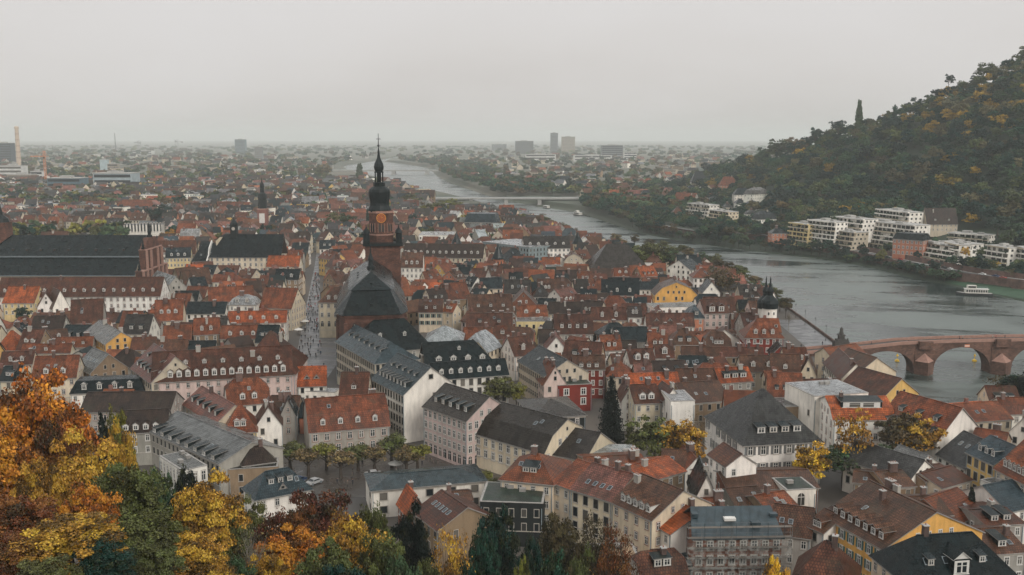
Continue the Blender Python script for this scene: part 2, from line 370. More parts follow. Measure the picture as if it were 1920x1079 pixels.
def sheet(name, pts, z, mat, world=False):
    vs = [(p[0], p[1], z) for p in pts] if world else [tuple(at(p[0], p[1], 0).xy) + (z,) for p in pts]
    me = bpy.data.meshes.new(name); me.from_pydata(vs, [], [tuple(range(len(vs)))]); me.materials.append(mat)
    if me.polygons[0].normal.z < 0: me.flip_normals()
    return tag(link(name, me), kind='structure')
sheet('street', [(548,712),(612,712),(648,660),(640,640),(602,618),(600,560),(600,500),(599,470),(594,470),(590,500),(577,560),(561,640)], 0.06, M['wet'])
SQ = [(500,880),(560,842),(800,848),(900,876),(1010,905),(960,960),(700,935),(560,925)]
sheet('square', SQ, 0.05, M['cobble'])
def strip(name, line, w, z, mat):                   # a road along a line of world points
    vs = []
    for i, p in enumerate(line):
        a = line[max(0, i-1)]; b = line[min(len(line)-1, i+1)]; d = Vector((b[0]-a[0], b[1]-a[1], 0)).normalized(); n = Vector((-d.y, d.x, 0))
        vs += [(p[0]+n.x*w/2, p[1]+n.y*w/2, z), (p[0]-n.x*w/2, p[1]-n.y*w/2, z)]
    return tag(link(name, np_mesh(name, np.array(vs), np.array([(2*i, 2*i+1, 2*i+3, 2*i+2) for i in range(len(line)-1)]), [mat])), kind='structure')
QL = [(xl(Y) - 9, Y) for Y in range(375, 480, 15)]
strip('quay_pavement', QL, 13, 0.05, M['wet'])
RR = [(xroad(Y), Y) for Y in range(570, 1000, 12)]
strip('riverside_road', RR, 8, 0.06, M['asphalt'])
strip('road_marking', RR, 0.2, 0.07, M['frame'])
strip('pavement', [(x + 5.2, Y) for x, Y in RR], 2.4, 0.16, M['conc'])
LW = []
for Y in range(560, 640, 8): LW += [(xr(Y) + 1.5, Y, -6.1), (xwall(Y) - .6, Y, -4.7)]
tag(link('lawn', np_mesh('lawn', np.array(LW), np.array([(2*i, 2*i+1, 2*i+3, 2*i+2) for i in range(len(LW)//2-1)]), [M['grass']])), kind='structure')
# ------------------------------------------------------------------ houses
OCC_V = []; OCC_F = []                 # walls and roofs, to leave out details nothing shows
DEFER = []                             # windows, dormers, chimneys waiting for the visibility test
HOUSES = []                            # every top-level building record
C = dict(red=(0.140,0.044,0.020), dred=(0.098,0.036,0.020), orange=(0.33,0.078,0.022), rust=(0.190,0.056,0.023), brown=(0.096,0.043,0.024), dbrown=(0.040,0.024,0.017),
  pinkr=(0.16,0.066,0.048), slate=(0.010,0.019,0.021), dslate=(0.003,0.0095,0.0105), bslate=(0.030,0.046,0.053), grey=(0.045,0.045,0.043), lgrey=(0.13,0.13,0.125), gbrown=(0.036,0.031,0.026), pale=(0.28,0.29,0.29),
  white=(0.80,0.755,0.68), cream=(0.64,0.54,0.40), beige=(0.50,0.43,0.33), pink=(0.62,0.47,0.42), yellow=(0.62,0.41,0.14), ochre=(0.70,0.39,0.11), salmon=(0.46,0.185,0.11), wgrey=(0.36,0.335,0.295), tan=(0.27,0.19,0.12), redw=(0.20,0.035,0.025), brick=(0.19,0.075,0.045), lyellow=(0.66,0.52,0.27), green=(0.028,0.042,0.032), teal=(0.05,0.12,0.11), glassw=(0.22,0.27,0.28), dark=(0.02,0.024,0.024))
for _k in ('red','dred','orange','rust','brown','dbrown','slate','gbrown','grey'): C[_k] = tuple(v*.88 for v in C[_k])
CW = dict(red='red', dred='dark red', orange='bright orange', rust='rusty red', brown='brown', dbrown='dark brown', pinkr='dusty pink', slate='slate', dslate='dark slate', bslate='blue slate', grey='grey', lgrey='light grey', gbrown='grey-brown', pale='pale', white='white', cream='cream', beige='beige', pink='pink', yellow='yellow', ochre='ochre', salmon='salmon', wgrey='grey', tan='tan', redw='red', brick='brick', lyellow='pale yellow', green='green', teal='green', glassw='glass', dark='dark')
SLATES = {'slate','dslate','bslate','grey','lgrey','gbrown','pale','teal'}
def jit(c, a=0.12):
    k = 1 + random.uniform(-a, a); return (c[0]*k*(1+random.uniform(-a,a)*0.4), c[1]*k, c[2]*k*(1+random.uniform(-a,a)*0.4))
def roof_skin(kind, L, D, he, hr, o=0.45, og=0.3):
    X = L/2 + og; s = hr/(D/2); ze = he - o*s; zr = he + hr
    if kind == 'gable':
        return [(-X,-o,ze),(X,-o,ze),(X,D/2,zr),(-X,D/2,zr),(-X,D+o,ze),(X,D+o,ze)], [(0,1,2,3),(3,2,5,4)]
    if kind in ('hip', 'hipr', 'hipl'):
        X2 = L/2 + o; i = min(D*0.42, L/2 - 0.4) + 0.0; il = i + og if kind != 'hipr' else 0; ir = i + og if kind != 'hipl' else 0
        return [(-X2,-o,ze),(X2,-o,ze),(X2-ir,D/2,zr),(-X2+il,D/2,zr),(-X2,D+o,ze),(X2,D+o,ze)], [(0,1,2,3),(3,2,5,4),(1,5,2),(4,0,3)] if il and ir else ([(0,1,2,3),(3,2,5,4),(1,5,2)] if ir else [(0,1,2,3),(3,2,5,4),(4,0,3)])
    if kind == 'half':
        f = 0.55; y1 = D/2*f; z1 = he + hr*f; i = D/2*(1-f)*0.9
        return [(-X,-o,ze),(X,-o,ze),(X,y1,z1),(X-i,D/2,zr),(-X+i,D/2,zr),(-X,y1,z1),(-X,D+o,ze),(X,D+o,ze),(X,D-y1,z1),(-X,D-y1,z1)], [(0,1,2,3,4,5),(7,6,9,4,3,8),(2,8,3),(9,5,4)]
    if kind == 'mansard':
        b = 0.17*D; zb = he + 0.56*hr; o2 = 0.3
        return [(-X,-o2,he-0.3),(X,-o2,he-0.3),(X,b,zb),(-X,b,zb),(X,D/2,zr),(-X,D/2,zr),(X,D-b,zb),(-X,D-b,zb),(X,D+o2,he-0.3),(-X,D+o2,he-0.3)], [(0,1,2,3),(3,2,4,5),(5,4,6,7),(7,6,8,9)]
    if kind in ('mhip', 'mflat'):
        b = min(0.17*D, 1.6) if kind == 'mhip' else 1.5; zb = he + (0.6 if kind == 'mhip' else 0.93)*hr; o2 = 0.35; X1 = L/2 + o2; X2 = L/2 - b; i = min(D/2 - b, X2 - 0.3)
        v = [(-X1,-o2,he-0.2),(X1,-o2,he-0.2),(X1,D+o2,he-0.2),(-X1,D+o2,he-0.2),(-X2,b,zb),(X2,b,zb),(X2,D-b,zb),(-X2,D-b,zb),(-X2+i,D/2,zr),(X2-i,D/2,zr)]
        return v, [(0,1,5,4),(1,2,6,5),(2,3,7,6),(3,0,4,7),(4,5,9,8),(5,6,9),(6,7,8,9),(7,4,8)]
    if kind == 'shed':
        return [(-X,-o,he-0.1),(X,-o,he-0.1),(X,D+o,he+hr),(-X,D+o,he+hr)], [(0,1,2,3)]
    return [(-X,-o,he),(X,-o,he),(X,D+o,he),(-X,D+o,he)], [(0,1,2,3)]
def gable_prof(kind, D, he, hr):
    if kind == 'gable': return [(0,he),(D/2,he+hr),(D,he)]
    if kind == 'half': return [(0,he),(D/2*0.55,he+hr*0.55),(D-D/2*0.55,he+hr*0.55),(D,he)]
    if kind == 'mansard': return [(0,he),(0.17*D,he+0.56*hr),(D/2,he+hr),(D-0.17*D,he+0.56*hr),(D,he)]
    if kind == 'shed': return [(0,he),(D,he+hr)]
    return [(0,he),(D,he)]
_mc = {}
def win_mesh(style):
    """unit window 1 wide, 1 high, origin at its centre, front towards -y; slots frame, glass, surround"""
    if style in _mc: return _mc[style]
    b = MB(); f, g, s = 0, 1, 2
    if style in ('strip', 'big'):
        b.box(-.5,.5,-.03,.05,-.5,.5,g); nb = 3 if style == 'strip' else 2
        for k in range(nb+1): x = -.5 + k/nb; b.box(x-.03,x+.03,-.07,-.03,-.5,.5,f)
        b.box(-.53,.53,-.07,-.03,.5,.56,f); b.box(-.53,.53,-.07,-.03,-.56,-.5,f)
    elif style == 'arch':
        pts = [(-.5,0,-.5),(.5,0,-.5)] + [(.5*math.cos(a),0,.2+.3*math.sin(a)) for a in [math.pi*k/8 for k in range(9)]]
        b.prism([(p[0],-.03,p[2]) for p in pts], (0,.08,0), g)
        b.prism([(p[0]*1.22,0.01,p[2]*1.1) for p in pts], (0,.05,0), s)
        b.box(-.03,.03,-.06,-.03,-.5,.5,f); b.box(-.5,.5,-.06,-.03,.15,.2,f)
    else:
        b.box(-.44,.44,-.03,.05,-.46,.46,g)
        b.box(-.5,-.41,-.08,-.03,-.5,.5,f); b.box(.41,.5,-.08,-.03,-.5,.5,f); b.box(-.41,.41,-.08,-.03,.44,.5,f); b.box(-.41,.41,-.08,-.03,-.5,-.44,f)
        if style != 'dark': b.box(-.05,.05,-.08,-.03,-.44,.44,f); b.box(-.41,-.05,-.075,-.03,.12,.17,f); b.box(.05,.41,-.075,-.03,.12,.17,f)
        b.box(-.62,-.5,-.05,.05,-.55,.58,s); b.box(.5,.62,-.05,.05,-.55,.58,s); b.box(-.5,.5,-.05,.05,.5,.58,s); b.box(-.66,.66,-.14,.05,-.62,-.55,s)
    fr = M['darkframe'] if style in ('dark', 'strip') else M['frame']
    su = M['sill'] if style in ('sand', 'arch') else (M['frame'] if style in ('plain',) else M['trim'])
    me = b.mesh('window', [fr, M['glass'], su]); _mc[style] = me; return me
def dorm_mesh(w, h, slope, style, roofm):
    key = ('d', round(w,1), round(h,1), round(slope,1), style, roofm)
    if key in _mc: return _mc[key]
    b = MB(); slope = max(slope, 0.35); d = h/slope + 0.3; x = w/2
    b.add([(-x,0,-.3),(x,0,-.3),(x,0,h),(-x,0,h),(-x,d,-.3),(x,d,-.3),(x,d,h),(-x,d,h)], [(0,1,2,3),(1,5,6,2),(4,0,3,7)], 0)
    if style == 'shed':
        b.solid([(-x-.15,-.25,h+.05),(x+.15,-.25,h+.05),(x+.15,d+.9,h+.55),(-x-.15,d+.9,h+.55)], [(0,1,2,3)], .12, 1, 2)
    elif style == 'tri':
        _mc[key] = None; b = MB(); x *= 1.3
        b.add([(-x,0,0),(x,0,0),(0,0,h*1.2)], [(0,1,2)], 2); b.solid([(-x-.2,-.2,-.1),(0,-.2,h*1.2+.15),(0,h*1.2/slope,h*1.2+.15)], [(0,2,1)], .1, 1, 2); b.solid([(x+.2,-.2,-.1),(0,-.2,h*1.2+.15),(0,h*1.2/slope,h*1.2+.15)], [(0,1,2)], .1, 1, 2)
    else:
        r = w*0.42; zz = h + r; dd = zz/slope + .3
        b.add([(-x,-.02,h),(x,-.02,h),(0,-.02,zz)], [(0,1,2)], 2 if style == 'wgable' else 0)
        b.solid([(-x-.18,-.25,h-.05),(0,-.25,zz+.05),(0,dd,zz+.05),(-x-.18,d+.3,h-.05)], [(0,1,2,3)], .1, 1, 2)
        b.solid([(x+.18,-.25,h-.05),(0,-.25,zz+.05),(0,dd,zz+.05),(x+.18,d+.3,h-.05)], [(0,3,2,1)], .1, 1, 2)
    me = b.mesh('dormer', [M['slate'] if style == 'shed' else M['frame'] if style == 'white' else M['slate'], M[roofm], M['edge'] if style != 'wgable' else M['frame']], uv=True); _mc[key] = me; return me
def chim_mesh(k):
    key = ('c', k)
    if key in _mc: return _mc[key]
    b = MB(); w = (0.45, 0.6, 0.4)[k]; l = (0.45, 0.9, 0.7)[k]; h = (1.7, 1.9, 1.4)[k]
    b.box(-l,l,-w,w,-1.6,h,0); b.box(-l-.1,l+.1,-w-.1,w+.1,h,h+.15,1)
    for i in range(-1, 2) if l > .6 else (0,): b.lathe([(.14,h+.15),(.11,h+.5)], 6, i*l*.6, 0, 2)
    me = b.mesh('chimney', [M['brick'] if k != 2 else M['wall'], M['conc'], M['sill']], uv=True); _mc[key] = me; return me
def sky_mesh():
    if 'sk' in _mc: return _mc['sk']
    b = MB(); b.box(-.45,.45,-.65,.65,0,.10,0); b.box(-.36,.36,-.55,.55,.10,.115,1)
    _mc['sk'] = b.mesh('skylight', [M['zinc'], M['glass']]); return _mc['sk']
def house(rec):
    """rec: ridge-parallel frame (origin O at the middle of the near eave side), ex, L, D, he, hr and options -> one building with its parts"""
    O, ex, L, D, he, hr, kind = (rec[k] for k in ('O','ex','L','D','he','hr','kind')); q = rec['opt']
    rz = math.atan2(ex.y, ex.x); g = rec['g']
    root = empty(q.get('name', 'town_house'), (O.x, O.y, g), rz); rec['root'] = root
    Mx = Matrix.Translation((O.x, O.y, g)) @ Matrix.Rotation(rz, 4, 'Z'); rec['M'] = Mx
    wc = jit(C[q['w']], .06); rcname = q['r']; rc = jit(C[rcname], .10) if rcname in C else rcname
    roofm = 'slate' if rcname in SLATES else 'tile'
    prof = gable_prof(kind, D, he, hr); X = L/2; z0 = -1.5
    b = MB()
    def gface(x, out):
        pts = [(x, 0, z0), (x, D, z0)] + [(x, p[0], p[1]) for p in prof[::-1]]
        b.add(pts, [tuple(range(len(pts))) if out > 0 else tuple(range(len(pts)))[::-1]], 0)
    gface(X, 1); gface(-X, -1)
    zb = prof[-1][1]
    b.add([(-X,0,z0),(X,0,z0),(X,0,he),(-X,0,he)], [(0,1,2,3)], 0); b.add([(-X,D,z0),(X,D,z0),(X,D,zb),(-X,D,zb)], [(1,0,3,2)], 0)
    if kind != 'flat':
        b.box(-X-.02,X+.02,-.14,0,he-.55,he-.3,1); b.box(-X-.02,X+.02,D,D+.14,he-.55,he-.3,1)
    if he > 8 and q.get('band', 1): b.box(-X-.01,X+.01,-.06,0,3.3,3.5,1)
    for xx in (-X+.25, X-.25): b.box(xx-.07,xx+.07,-.16,-.02,0,he-.5,2)
    if kind == 'flat': b.box(-X,X,0,D,he-.02,he+.6,0)
    wo = b.obj('wall', [M['wall'], M['trim'], M['zinc']], root, color=wc)
    sv, sf = roof_skin(kind, L, D, he, hr)
    t = 0.22; sv = [(a, c, z + t) for a, c, z in sv]
    rb = MB()
    if kind == 'flat':
        rb.box(-X-.1,X+.1,-.1,D+.1,he+.6,he+.72,1); rb.box(-X+.4,X-.4,.4,D-.4,he+.72,he+.76,0)
        for k in range(int(L/7)+1): xx = random.uniform(-X*.7, X*.7); yy = random.uniform(D*.3, D*.8); rb.box(xx-.7,xx+.7,yy-.5,yy+.5,he+.76,he+1.5,1)
    else: rb.solid(sv, sf, t, 0, 1, 2)
    if kind in ('gable', 'hip', 'half', 'mansard'):      # ridge capping
        zz = he + hr + t; xr_ = X if kind in ('gable', 'mansard') else max(.3, X - D*0.42)
        rb.box(-xr_,xr_,D/2-.16,D/2+.16,zz-.06,zz+.09,0)
    ro = rb.obj('roof', [M[roofm], M['edge'], M['timber']], root, uv=True, color=rc)
    for bb in (b, rb):
        base = len(OCC_V); OCC_V.extend([Mx @ Vector(v) for v in bb.v]); OCC_F.extend([tuple(base + k for k in f) for f in bb.f])
    # windows on every side the camera can see
    slope = hr/(D/2) if hr else 0.01
    if kind == 'mansard' : s_low = 0.56*hr/(0.17*D)
    elif kind in ('mhip','mflat'): s_low = 4.0
    else: s_low = slope
    fh = q.get('fh', 3.1); sp = q.get('sp', 2.7); ws = q.get('ws', random.choice(['plain','plain','stone','sand','dark'])); ww, wh = q.get('wz', (0.95, 1.6))
    def defer(kind_, me, loc, rz2=0, sc=(1,1,1), parent='root', color=None, tilt=0, pts=None):
        Lm = Matrix.Translation(loc) @ Matrix.Rotation(rz2, 4, 'Z') @ Matrix.Rotation(tilt, 4, 'X')
        DEFER.append(dict(n=kind_, me=me, rec=rec, L=Lm, sc=sc, par=parent, col=color, W=Mx @ Lm)); return DEFER[-1]
    camv = Vector((0, 0, CAM_H))
    nfl = max(1, int((he - 0.3)/fh))
    for side, ln, org, dr, rz2 in (('f', L, (-X,0), (1,0), 0), ('r', D, (X,0), (0,1), math.pi/2), ('l', D, (-X,D), (0,-1), -math.pi/2), ('b', L, (X,D), (-1,0), math.pi)):
        nrm = Matrix.Rotation(rz + rz2, 4, 'Z') @ Vector((0,-1,0)); ctr = Mx @ Vector((org[0]+dr[0]*ln/2, org[1]+dr[1]*ln/2, he/2))
        v = camv - ctr; v.z = 0
        if v.normalized().dot(nrm) < 0.10: continue
        if side in q.get('blank', ''): continue
        n = max(1, int(round((ln - 0.8)/sp)))
        if n*nfl > 92: n = 92//nfl
        for k in range(nfl):
            z = he - 1.55 - k*fh - (q.get('drop', 0)); 
            if z < 1.2: continue
            for i in range(n):
                if random.random() < (q.get('skip', .12) if side in 'rl' else q.get('fsk', 0)): continue
                u = (i + .5)/n*ln; st = 'arch' if (q.get('arch') and k == nfl-1) else ws
                d = defer('window', win_mesh(st), (org[0]+dr[0]*u, org[1]+dr[1]*u, z), rz2, (ww, 1, wh*(1.25 if st == 'arch' else 1)))
                if q.get('sh') : d['shut'] = C[q['sh']] if q['sh'] in C else q['sh']
        if side in 'rl' and kind in ('gable','mansard','half') and hr > 3.5 and 'g' not in q.get('blank',''):
            nn = max(1, int(D/5)); 
            for i in range(nn): 
                defer('window', win_mesh(ws), (org[0], org[1]+dr[1]*(D/2 + (i-(nn-1)/2)*2.6), he + (0.24 if nn > 1 else 0.34)*hr), rz2, (ww*.85, 1, wh*.75))
            if hr > 5.5: defer('window', win_mesh('dark'), (org[0], D/2, he + .66*hr), rz2, (.6, 1, .8))
    for (u, z, gw, gh) in q.get('gwin', []):
        defer('window', win_mesh('dark'), (X, u*D, z), math.pi/2, (gw, 1, gh))
    # dormers
    for (nd, frac, w, h, st) in rec.get('dorm', []):
        if kind in ('flat','shed'): break
        for side in (0, 1):
            nrm = Matrix.Rotation(rz, 4, 'Z') @ Vector((0, -1 if side == 0 else 1, 0)); v = camv - (Mx @ Vector((0,D/2,he))); v.z = 0
            if v.normalized().dot(nrm) < -0.15: continue
            if side == 1 and v.normalized().dot(nrm) < 0.0: continue
            zd = he + frac*hr
            if kind == 'mansard' and frac > .56: yy = .17*D + (zd - he - .56*hr)/(.44*hr/(.33*D)); sl = .44*hr/(.33*D)
            else: yy = (zd-he)/s_low; sl = s_low
            inset = 1.4 if kind in ('gable','mansard') else (D*.42*min(1, frac+h/hr*.6) + .6 if kind in ('hip','half') else 1.8)
            nn = max(1, nd); hw = max(.5, X - inset)
            for i in range(nn):
                xx = (-hw + (i+.5)/nn*2*hw) if nn > 1 else 0
                if side == 0: loc = (xx, yy - .25, zd); r2 = 0
                else: loc = (xx, D - yy + .25, zd); r2 = math.pi
                d = defer('dormer', dorm_mesh(w, h, max(sl, .5), st, roofm), loc, r2, color=(rc if st != 'shed' else C['slate']))
                if st != 'tri': d['win'] = ('plain' if st != 'shed' else random.choice(['plain','stone']), w*.72, h*.72, h*.48)
                else: d['win'] = ('dark', w*.5, h*.5, h*.4)
    # chimneys, skylights
    nc_ = q.get('ch', random.choice([1,1,2,3])) if kind != 'flat' else 0
    for i in range(nc_):
        xx = random.uniform(-.42, .42)*L if kind in ('gable','mansard') else random.uniform(-.2,.2)*L; yy = D/2 + random.choice([-1,1])*random.uniform(0, .16)*D
        if kind in ('shed',): zz = he + hr*yy/D
        elif kind in ('mansard', 'mhip', 'mflat'): zz = he + hr*.9
        else: zz = he + hr*(1 - abs(yy-D/2)/(D/2))
        defer('chimney', chim_mesh(random.choice([0,0,1,2])), (xx, yy, zz + .25), random.choice([0, math.pi/2]), parent='roof', color=C['wgrey'])
    ns = q.get('sky', random.choice([0,0,1,2])) if kind in ('gable','hip','half','mansard') else 0
    for i in range(ns):
        fr = random.uniform(.3,.62) if kind != 'mansard' else random.uniform(.68,.85)
        if 'skyrow' in q: xx = (-.35 + .7*(i+.5)/ns)*L; fr = q['skyrow']
        else: xx = random.uniform(-.3,.3)*L
        if kind == 'mansard': yy = .17*D + (fr-.56)/.44*.33*D; sl = math.atan(.44*hr/(.33*D)) 
        else: yy = fr*D/2; sl = math.atan(slope)
        defer('skylight', sky_mesh(), (xx, yy, he + fr*hr + t + .03), 0, parent='roof', tilt=sl)
    HOUSES.append(rec); return rec
def frame_g(ax, ay, bx, by, ry, he, kind, opt):
    """eave line A-B facing the camera side; the ridge runs along it"""
    g = opt.get('g', 0.0)
    for _ in range(8 if opt.get('hill') else 1):
        A = at(ax, ay, g + he); B = at(bx, by, g + he)
        if opt.get('hill'): g = 0.6*g + 0.4*terr((A.x+B.x)/2, (A.y+B.y)/2 + 5)
    e = (B - A); L = e.length; e.normalize(); n = Vector((-e.y, e.x, 0)); mid = (A + B)/2
    if n.dot(mid) < 0: n = -n; 
    D = opt.get('D'); sl = opt.get('s', .95)
    if kind == 'flat': D = D or 12; hr = 0
    elif D is None:
        lo, hi = 2.0, 60.0
        for _ in range(40):
            D = (lo+hi)/2; p = mid + n*D/2 + Vector((0,0,sl*D/2))
            if proj(p)[1] > ry: lo = D
            else: hi = D
        D = min(max(D, 3.5), 26); hr = sl*D/2
    else:
        lo, hi = .3, 40
        for _ in range(40):
            hr = (lo+hi)/2; p = mid + n*D/2 + Vector((0,0,hr))
            if proj(p)[1] > ry: lo = hr
            else: hi = hr
        hr = min(max(hr, 1.0), D*1.1)
    ex = e
    if ex.cross(n).z < 0: ex = -ex
    return dict(O=Vector((mid.x, mid.y, 0)), ex=ex, L=L, D=D, he=he, hr=hr, kind=kind, g=g, opt=opt)
def frame_p(ax, ay, bx, by, ry, he, dep, kind, opt):
    """gable end A-B facing the camera side; the ridge runs away from it"""
    g = opt.get('g', 0.0)
    for _ in range(8 if opt.get('hill') else 1):
        A = at(ax, ay, g + he); B = at(bx, by, g + he)
        if opt.get('hill'): g = 0.6*g + 0.4*terr((A.x+B.x)/2, (A.y+B.y)/2 + 5)
    e = B - A; Wd = e.length; e.normalize(); mid = (A+B)/2; n = Vector((-e.y, e.x, 0))
    if n.dot(mid) < 0: n = -n
    lo, hi = .3, 40
    for _ in range(40):
        hr = (lo+hi)/2
        if proj(mid + Vector((0,0,hr)))[1] > ry: lo = hr
        else: hi = hr
    ex = n; ey = Vector((-ex.y, ex.x, 0)); O = mid + n*dep/2 - ey*Wd/2
    return dict(O=Vector((O.x, O.y, 0)), ex=ex, L=dep, D=Wd, he=he, hr=min(hr, Wd*1.1), kind=kind, g=g, opt=opt)
def Hs(kind, ax, ay, bx, by, ry, he, r, w, dorm=None, **o):
    """kind 'gable','hip'... or 'p:gable' for an end-on house"""
    o.update(r=r, w=w)
    if kind.startswith('p:'): rec = frame_p(ax, ay, bx, by, ry, he, o.get('D', 14), kind[2:], o)
    else: rec = frame_g(ax, ay, bx, by, ry, he, kind, o)
    rec['dorm'] = dorm or []; rec['hero'] = True
    return house(rec)
# ------------------------------------------------------------------ houses one can recognise
d3 = lambda n, f=.28, w=1.2, h=1.5, st='gable': (n, f, w, h, st)
# --- lower left and centre
Hs('gable',285,717,548,702,655,12,'dred','pink',[d3(15,.12,1.5,1.9,'white'),d3(7,.55,1.3,1.0,'wgable')],ws='sand',sp=3.0,ch=2,sky=0,vis=7,lab='long pink palace wing with a red tiled roof and two rows of dormers')
Hs('hip',440,702,553,701,622,12,'dred','pink',[d3(4,.14,1.5,1.8,'white'),d3(1,.45,1.6,1.4,'wgable')],ws='sand',ch=1,sky=0,vis=7,lab='pink house under a tall pyramid-like red hip roof beside the main street')
Hs('gable',246,690,284,718,657,12,'pinkr','beige',[d3(5,.2,1.3,1.3,'shed'),d3(3,.6,1.2,.9,'shed')],ws='dark',sp=2.4,ch=0,vis=7,lab='beige wing with a washed-out pink roof slope meeting the long pink palace wing')  # sky sheen on this slope is put into its pink tile colour
Hs('mflat',132,739,270,733,708,8,'dslate','white',[d3(4,.3,1.5,1.8,'wgable')],D=9,ws='plain',ch=0,lab='low house with a dark green-black mansard and four white arched dormers')
Hs('gable',150,773,318,772,736,10,'dbrown','wgrey',ch=1,sky=0,D=13,lab='long house with a dark brown roof behind the black pine')
Hs('gable',215,813,312,808,770,9,'dbrown','wgrey',[d3(4,.12,1.4,1.4,'white')],ch=0,sky=0,D=11,lab='dark brown roofed house with three white windows low on its roof')
Hs('gable',277,807,412,870,800,9,'lgrey','wgrey',[d3(8,.05,1.6,1.2,'shed')],D=17,blank='rg',ws='dark',sp=2.2,ch=0,sky=3,rm=1,vis=7,lab='long hall with a plain light grey slate roof running diagonally above the autumn trees')
Hs('flat',299,860,342,888,850,8,'lgrey','white',D=6,ws='redw',wz=(1.0,2.4),sp=2.0,lab='white low block with tall dark red windows below the light grey hall')
Hs('hip',420,812,481,808,762,8,'rust','lyellow',[d3(2,.22,1.5,1.7,'wgable')],sky=0,ch=0,ws='dark',lab='pale yellow house with a bright rust-red hipped roof and one tall dormer')
Hs('gable',344,758,404,796,742,9,'pinkr','beige',[d3(5,.3,1.2,1.4,'shed')],D=11,ws='plain',ch=1,sky=0,lab='beige house with a dusty pink roof slope in front of the pink palace wing')
Hs('half',428,761,506,754,710,8,'rust','white',[d3(2,.2,1.5,1.6,'white')],ch=1,sky=1,lab='white house with a rust-red roof and two white dormers below the hip-roofed palace corner')
Hs('p:gable',480,800,528,797,765,8,'dred','white',D=12,ws='dark',skip=.5,lab='small white gabled house with a blank wall left of the long red mansard')
Hs('p:gable',527,778,553,777,752,8.5,'slate','wgrey',D=9,ws='sand',lab='narrow grey slate-roofed gable between the white gable and the long red mansard')
Hs('mansard',580,812,730,799,744,7,'rust','wgrey',[d3(4,.22,1.3,1.5,'white')],D=15,ws='sand',wz=(1.3,1.9),sp=2.8,ch=2,sky=1,vis=7,lab='long grey house with a red mansard roof and four dormers on the tree-lined square')
Hs('gable',558,724,611,722,688,7.5,'orange','white',[d3(2,.35,1.5,1.2,'tri')],s=1.2,ws='dark',ch=0,sky=0,lab='small white house with a bright orange roof and two triangular dormers')
Hs('flat',553,737,628,740,733,5,'pale','white',D=5,ws='dark',lab='low white terrace wall building under the bright orange roof')
Hs('flat',498,722,560,722,716,6,'lgrey','wgrey',D=8,lab='small flat roofed annex left of the bright orange roof')
# academy
Hs('gable',697,711,757,741,676,14,'bslate','white',[d3(8,.22,1.1,1.4,'shed'),d3(5,.62,.9,.7,'shed')],D=17,ws='dark',wz=(1.1,2.0),sp=1.7,ch=0,sky=0,blank='rg',vis=7,gwin=[(.5,18.2,1.3,1.3),(.58,12.3,1.5,2.2),(.72,12.3,1.5,2.2),(.86,12.3,1.5,2.2),(.72,8.8,1.5,2.2),(.72,5.4,1.5,2.2),(.72,2,1.6,2.6)],lab='white gabled academy block with long rows of dark windows and a slate roof')
Hs('hipr',630,641,703,682,628,15,'bslate','beige',[d3(7,.5,.9,.8,'shed')],D=15,ws='dark',wz=(1.1,2.1),sp=1.8,ch=0,sky=0,vis=7,lab='long academy wing with a pale slate roof and dense tall windows facing the main street')
Hs('hip',668,662,812,652,600,13,'dslate','wgrey',[d3(2,.45,1.2,1.2,'wgable')],ch=0,sky=0,lab='big dark hipped slate roof between the church choir and the academy')
Hs('hipr',800,690,930,683,640,12,'dslate','cream',[d3(4,.25,2.0,1.0,'wgable'),d3(1,.65,1,1,'wgable')],ch=0,sky=0,lab='dark slate academy wing with arched white dormers right of the little lantern turret')
Hs('gable',812,712,953,702,678,12,'dslate','white',[d3(7,.30,1.3,1.4,'white')],ws='dark',wz=(1.2,2.2),ch=0,sky=0,vis=7,lab='long dark slate roof with seven white dormers above the olive courtyard tree')
Hs('hip',797,641,866,641,612,12,'pale','cream',ch=0,sky=0,D=16,lab='cream hall under a pale blue-grey metal roof behind the academy')
Hs('p:half',862,655,912,660,628,10,'pale','cream',D=12,ch=0,ws='dark',skip=.8,lab='cream end wall of a pale roofed hall behind the academy')
Hs('gable',794,762,875,790,732,13,'gbrown','pink',[d3(5,.3,1.2,1.4,'shed')],D=15,ws='stone',wz=(1.2,2.0),sp=2.1,ch=0,sky=0,arch=1,vis=7,lab='rose and cream classical house with five dark dormers and an arched doorway on the square')
Hs('mansard',877,809,1020,851,768,9,'gbrown','cream',ws='stone',D=17,sh=None,wz=(1.2,2.1),sp=2.6,ch=0,sky=2,vis=7,lab='long cream classical house with a grey-brown two-step roof and a little pediment')
Hs('gable',1024,850,1096,864,806,8,'gbrown','cream',D=16,ws='plain',sp=2.6,ch=0,sky=1,blank='r',lab='grey-brown roofed hall ending in a blank white wall in front of the spruce')
Hs('flat',1096,862,1198,862,846,8,'pale','white',D=10,ws='dark',skip=1,blank='f',lab='blank white wall building in front of the big spruce')
Hs('hip',1003,785,1098,779,750,10,'gbrown','dark',ws='plain',sp=4,D=20,ch=0,sky=0,lab='wide dark grey-brown hipped roof left of the big spruce')
Hs('hip',697,921,911,902,885,6.5,'bslate','white',D=12,ws='dark',sp=5,wz=(1.6,1.6),ch=0,sky=0,lab='low white pavilion with a long blue-grey slate roof at the near edge of the square')
Hs('hip',480,936,583,916,882,8,'bslate','white',[d3(3,.5,1.3,1.2,'shed'),d3(1,.2,1.5,1.2,'tri')],ch=0,sky=1,lab='blue-grey slate house with three stacked box dormers beside the square')
Hs('gable',776,960,822,995,936,7.5,'dred','tan',D=13,ws='dark',skip=.7,ch=0,sky=5,skyrow=.55,lab='brown tiled house with a row of five skylights among the autumn trees')
Hs('gable',835,943,886,939,924,6.5,'brown','dark',D=7,lab='small brown tiled lean-to house in front of the slate pavilion')
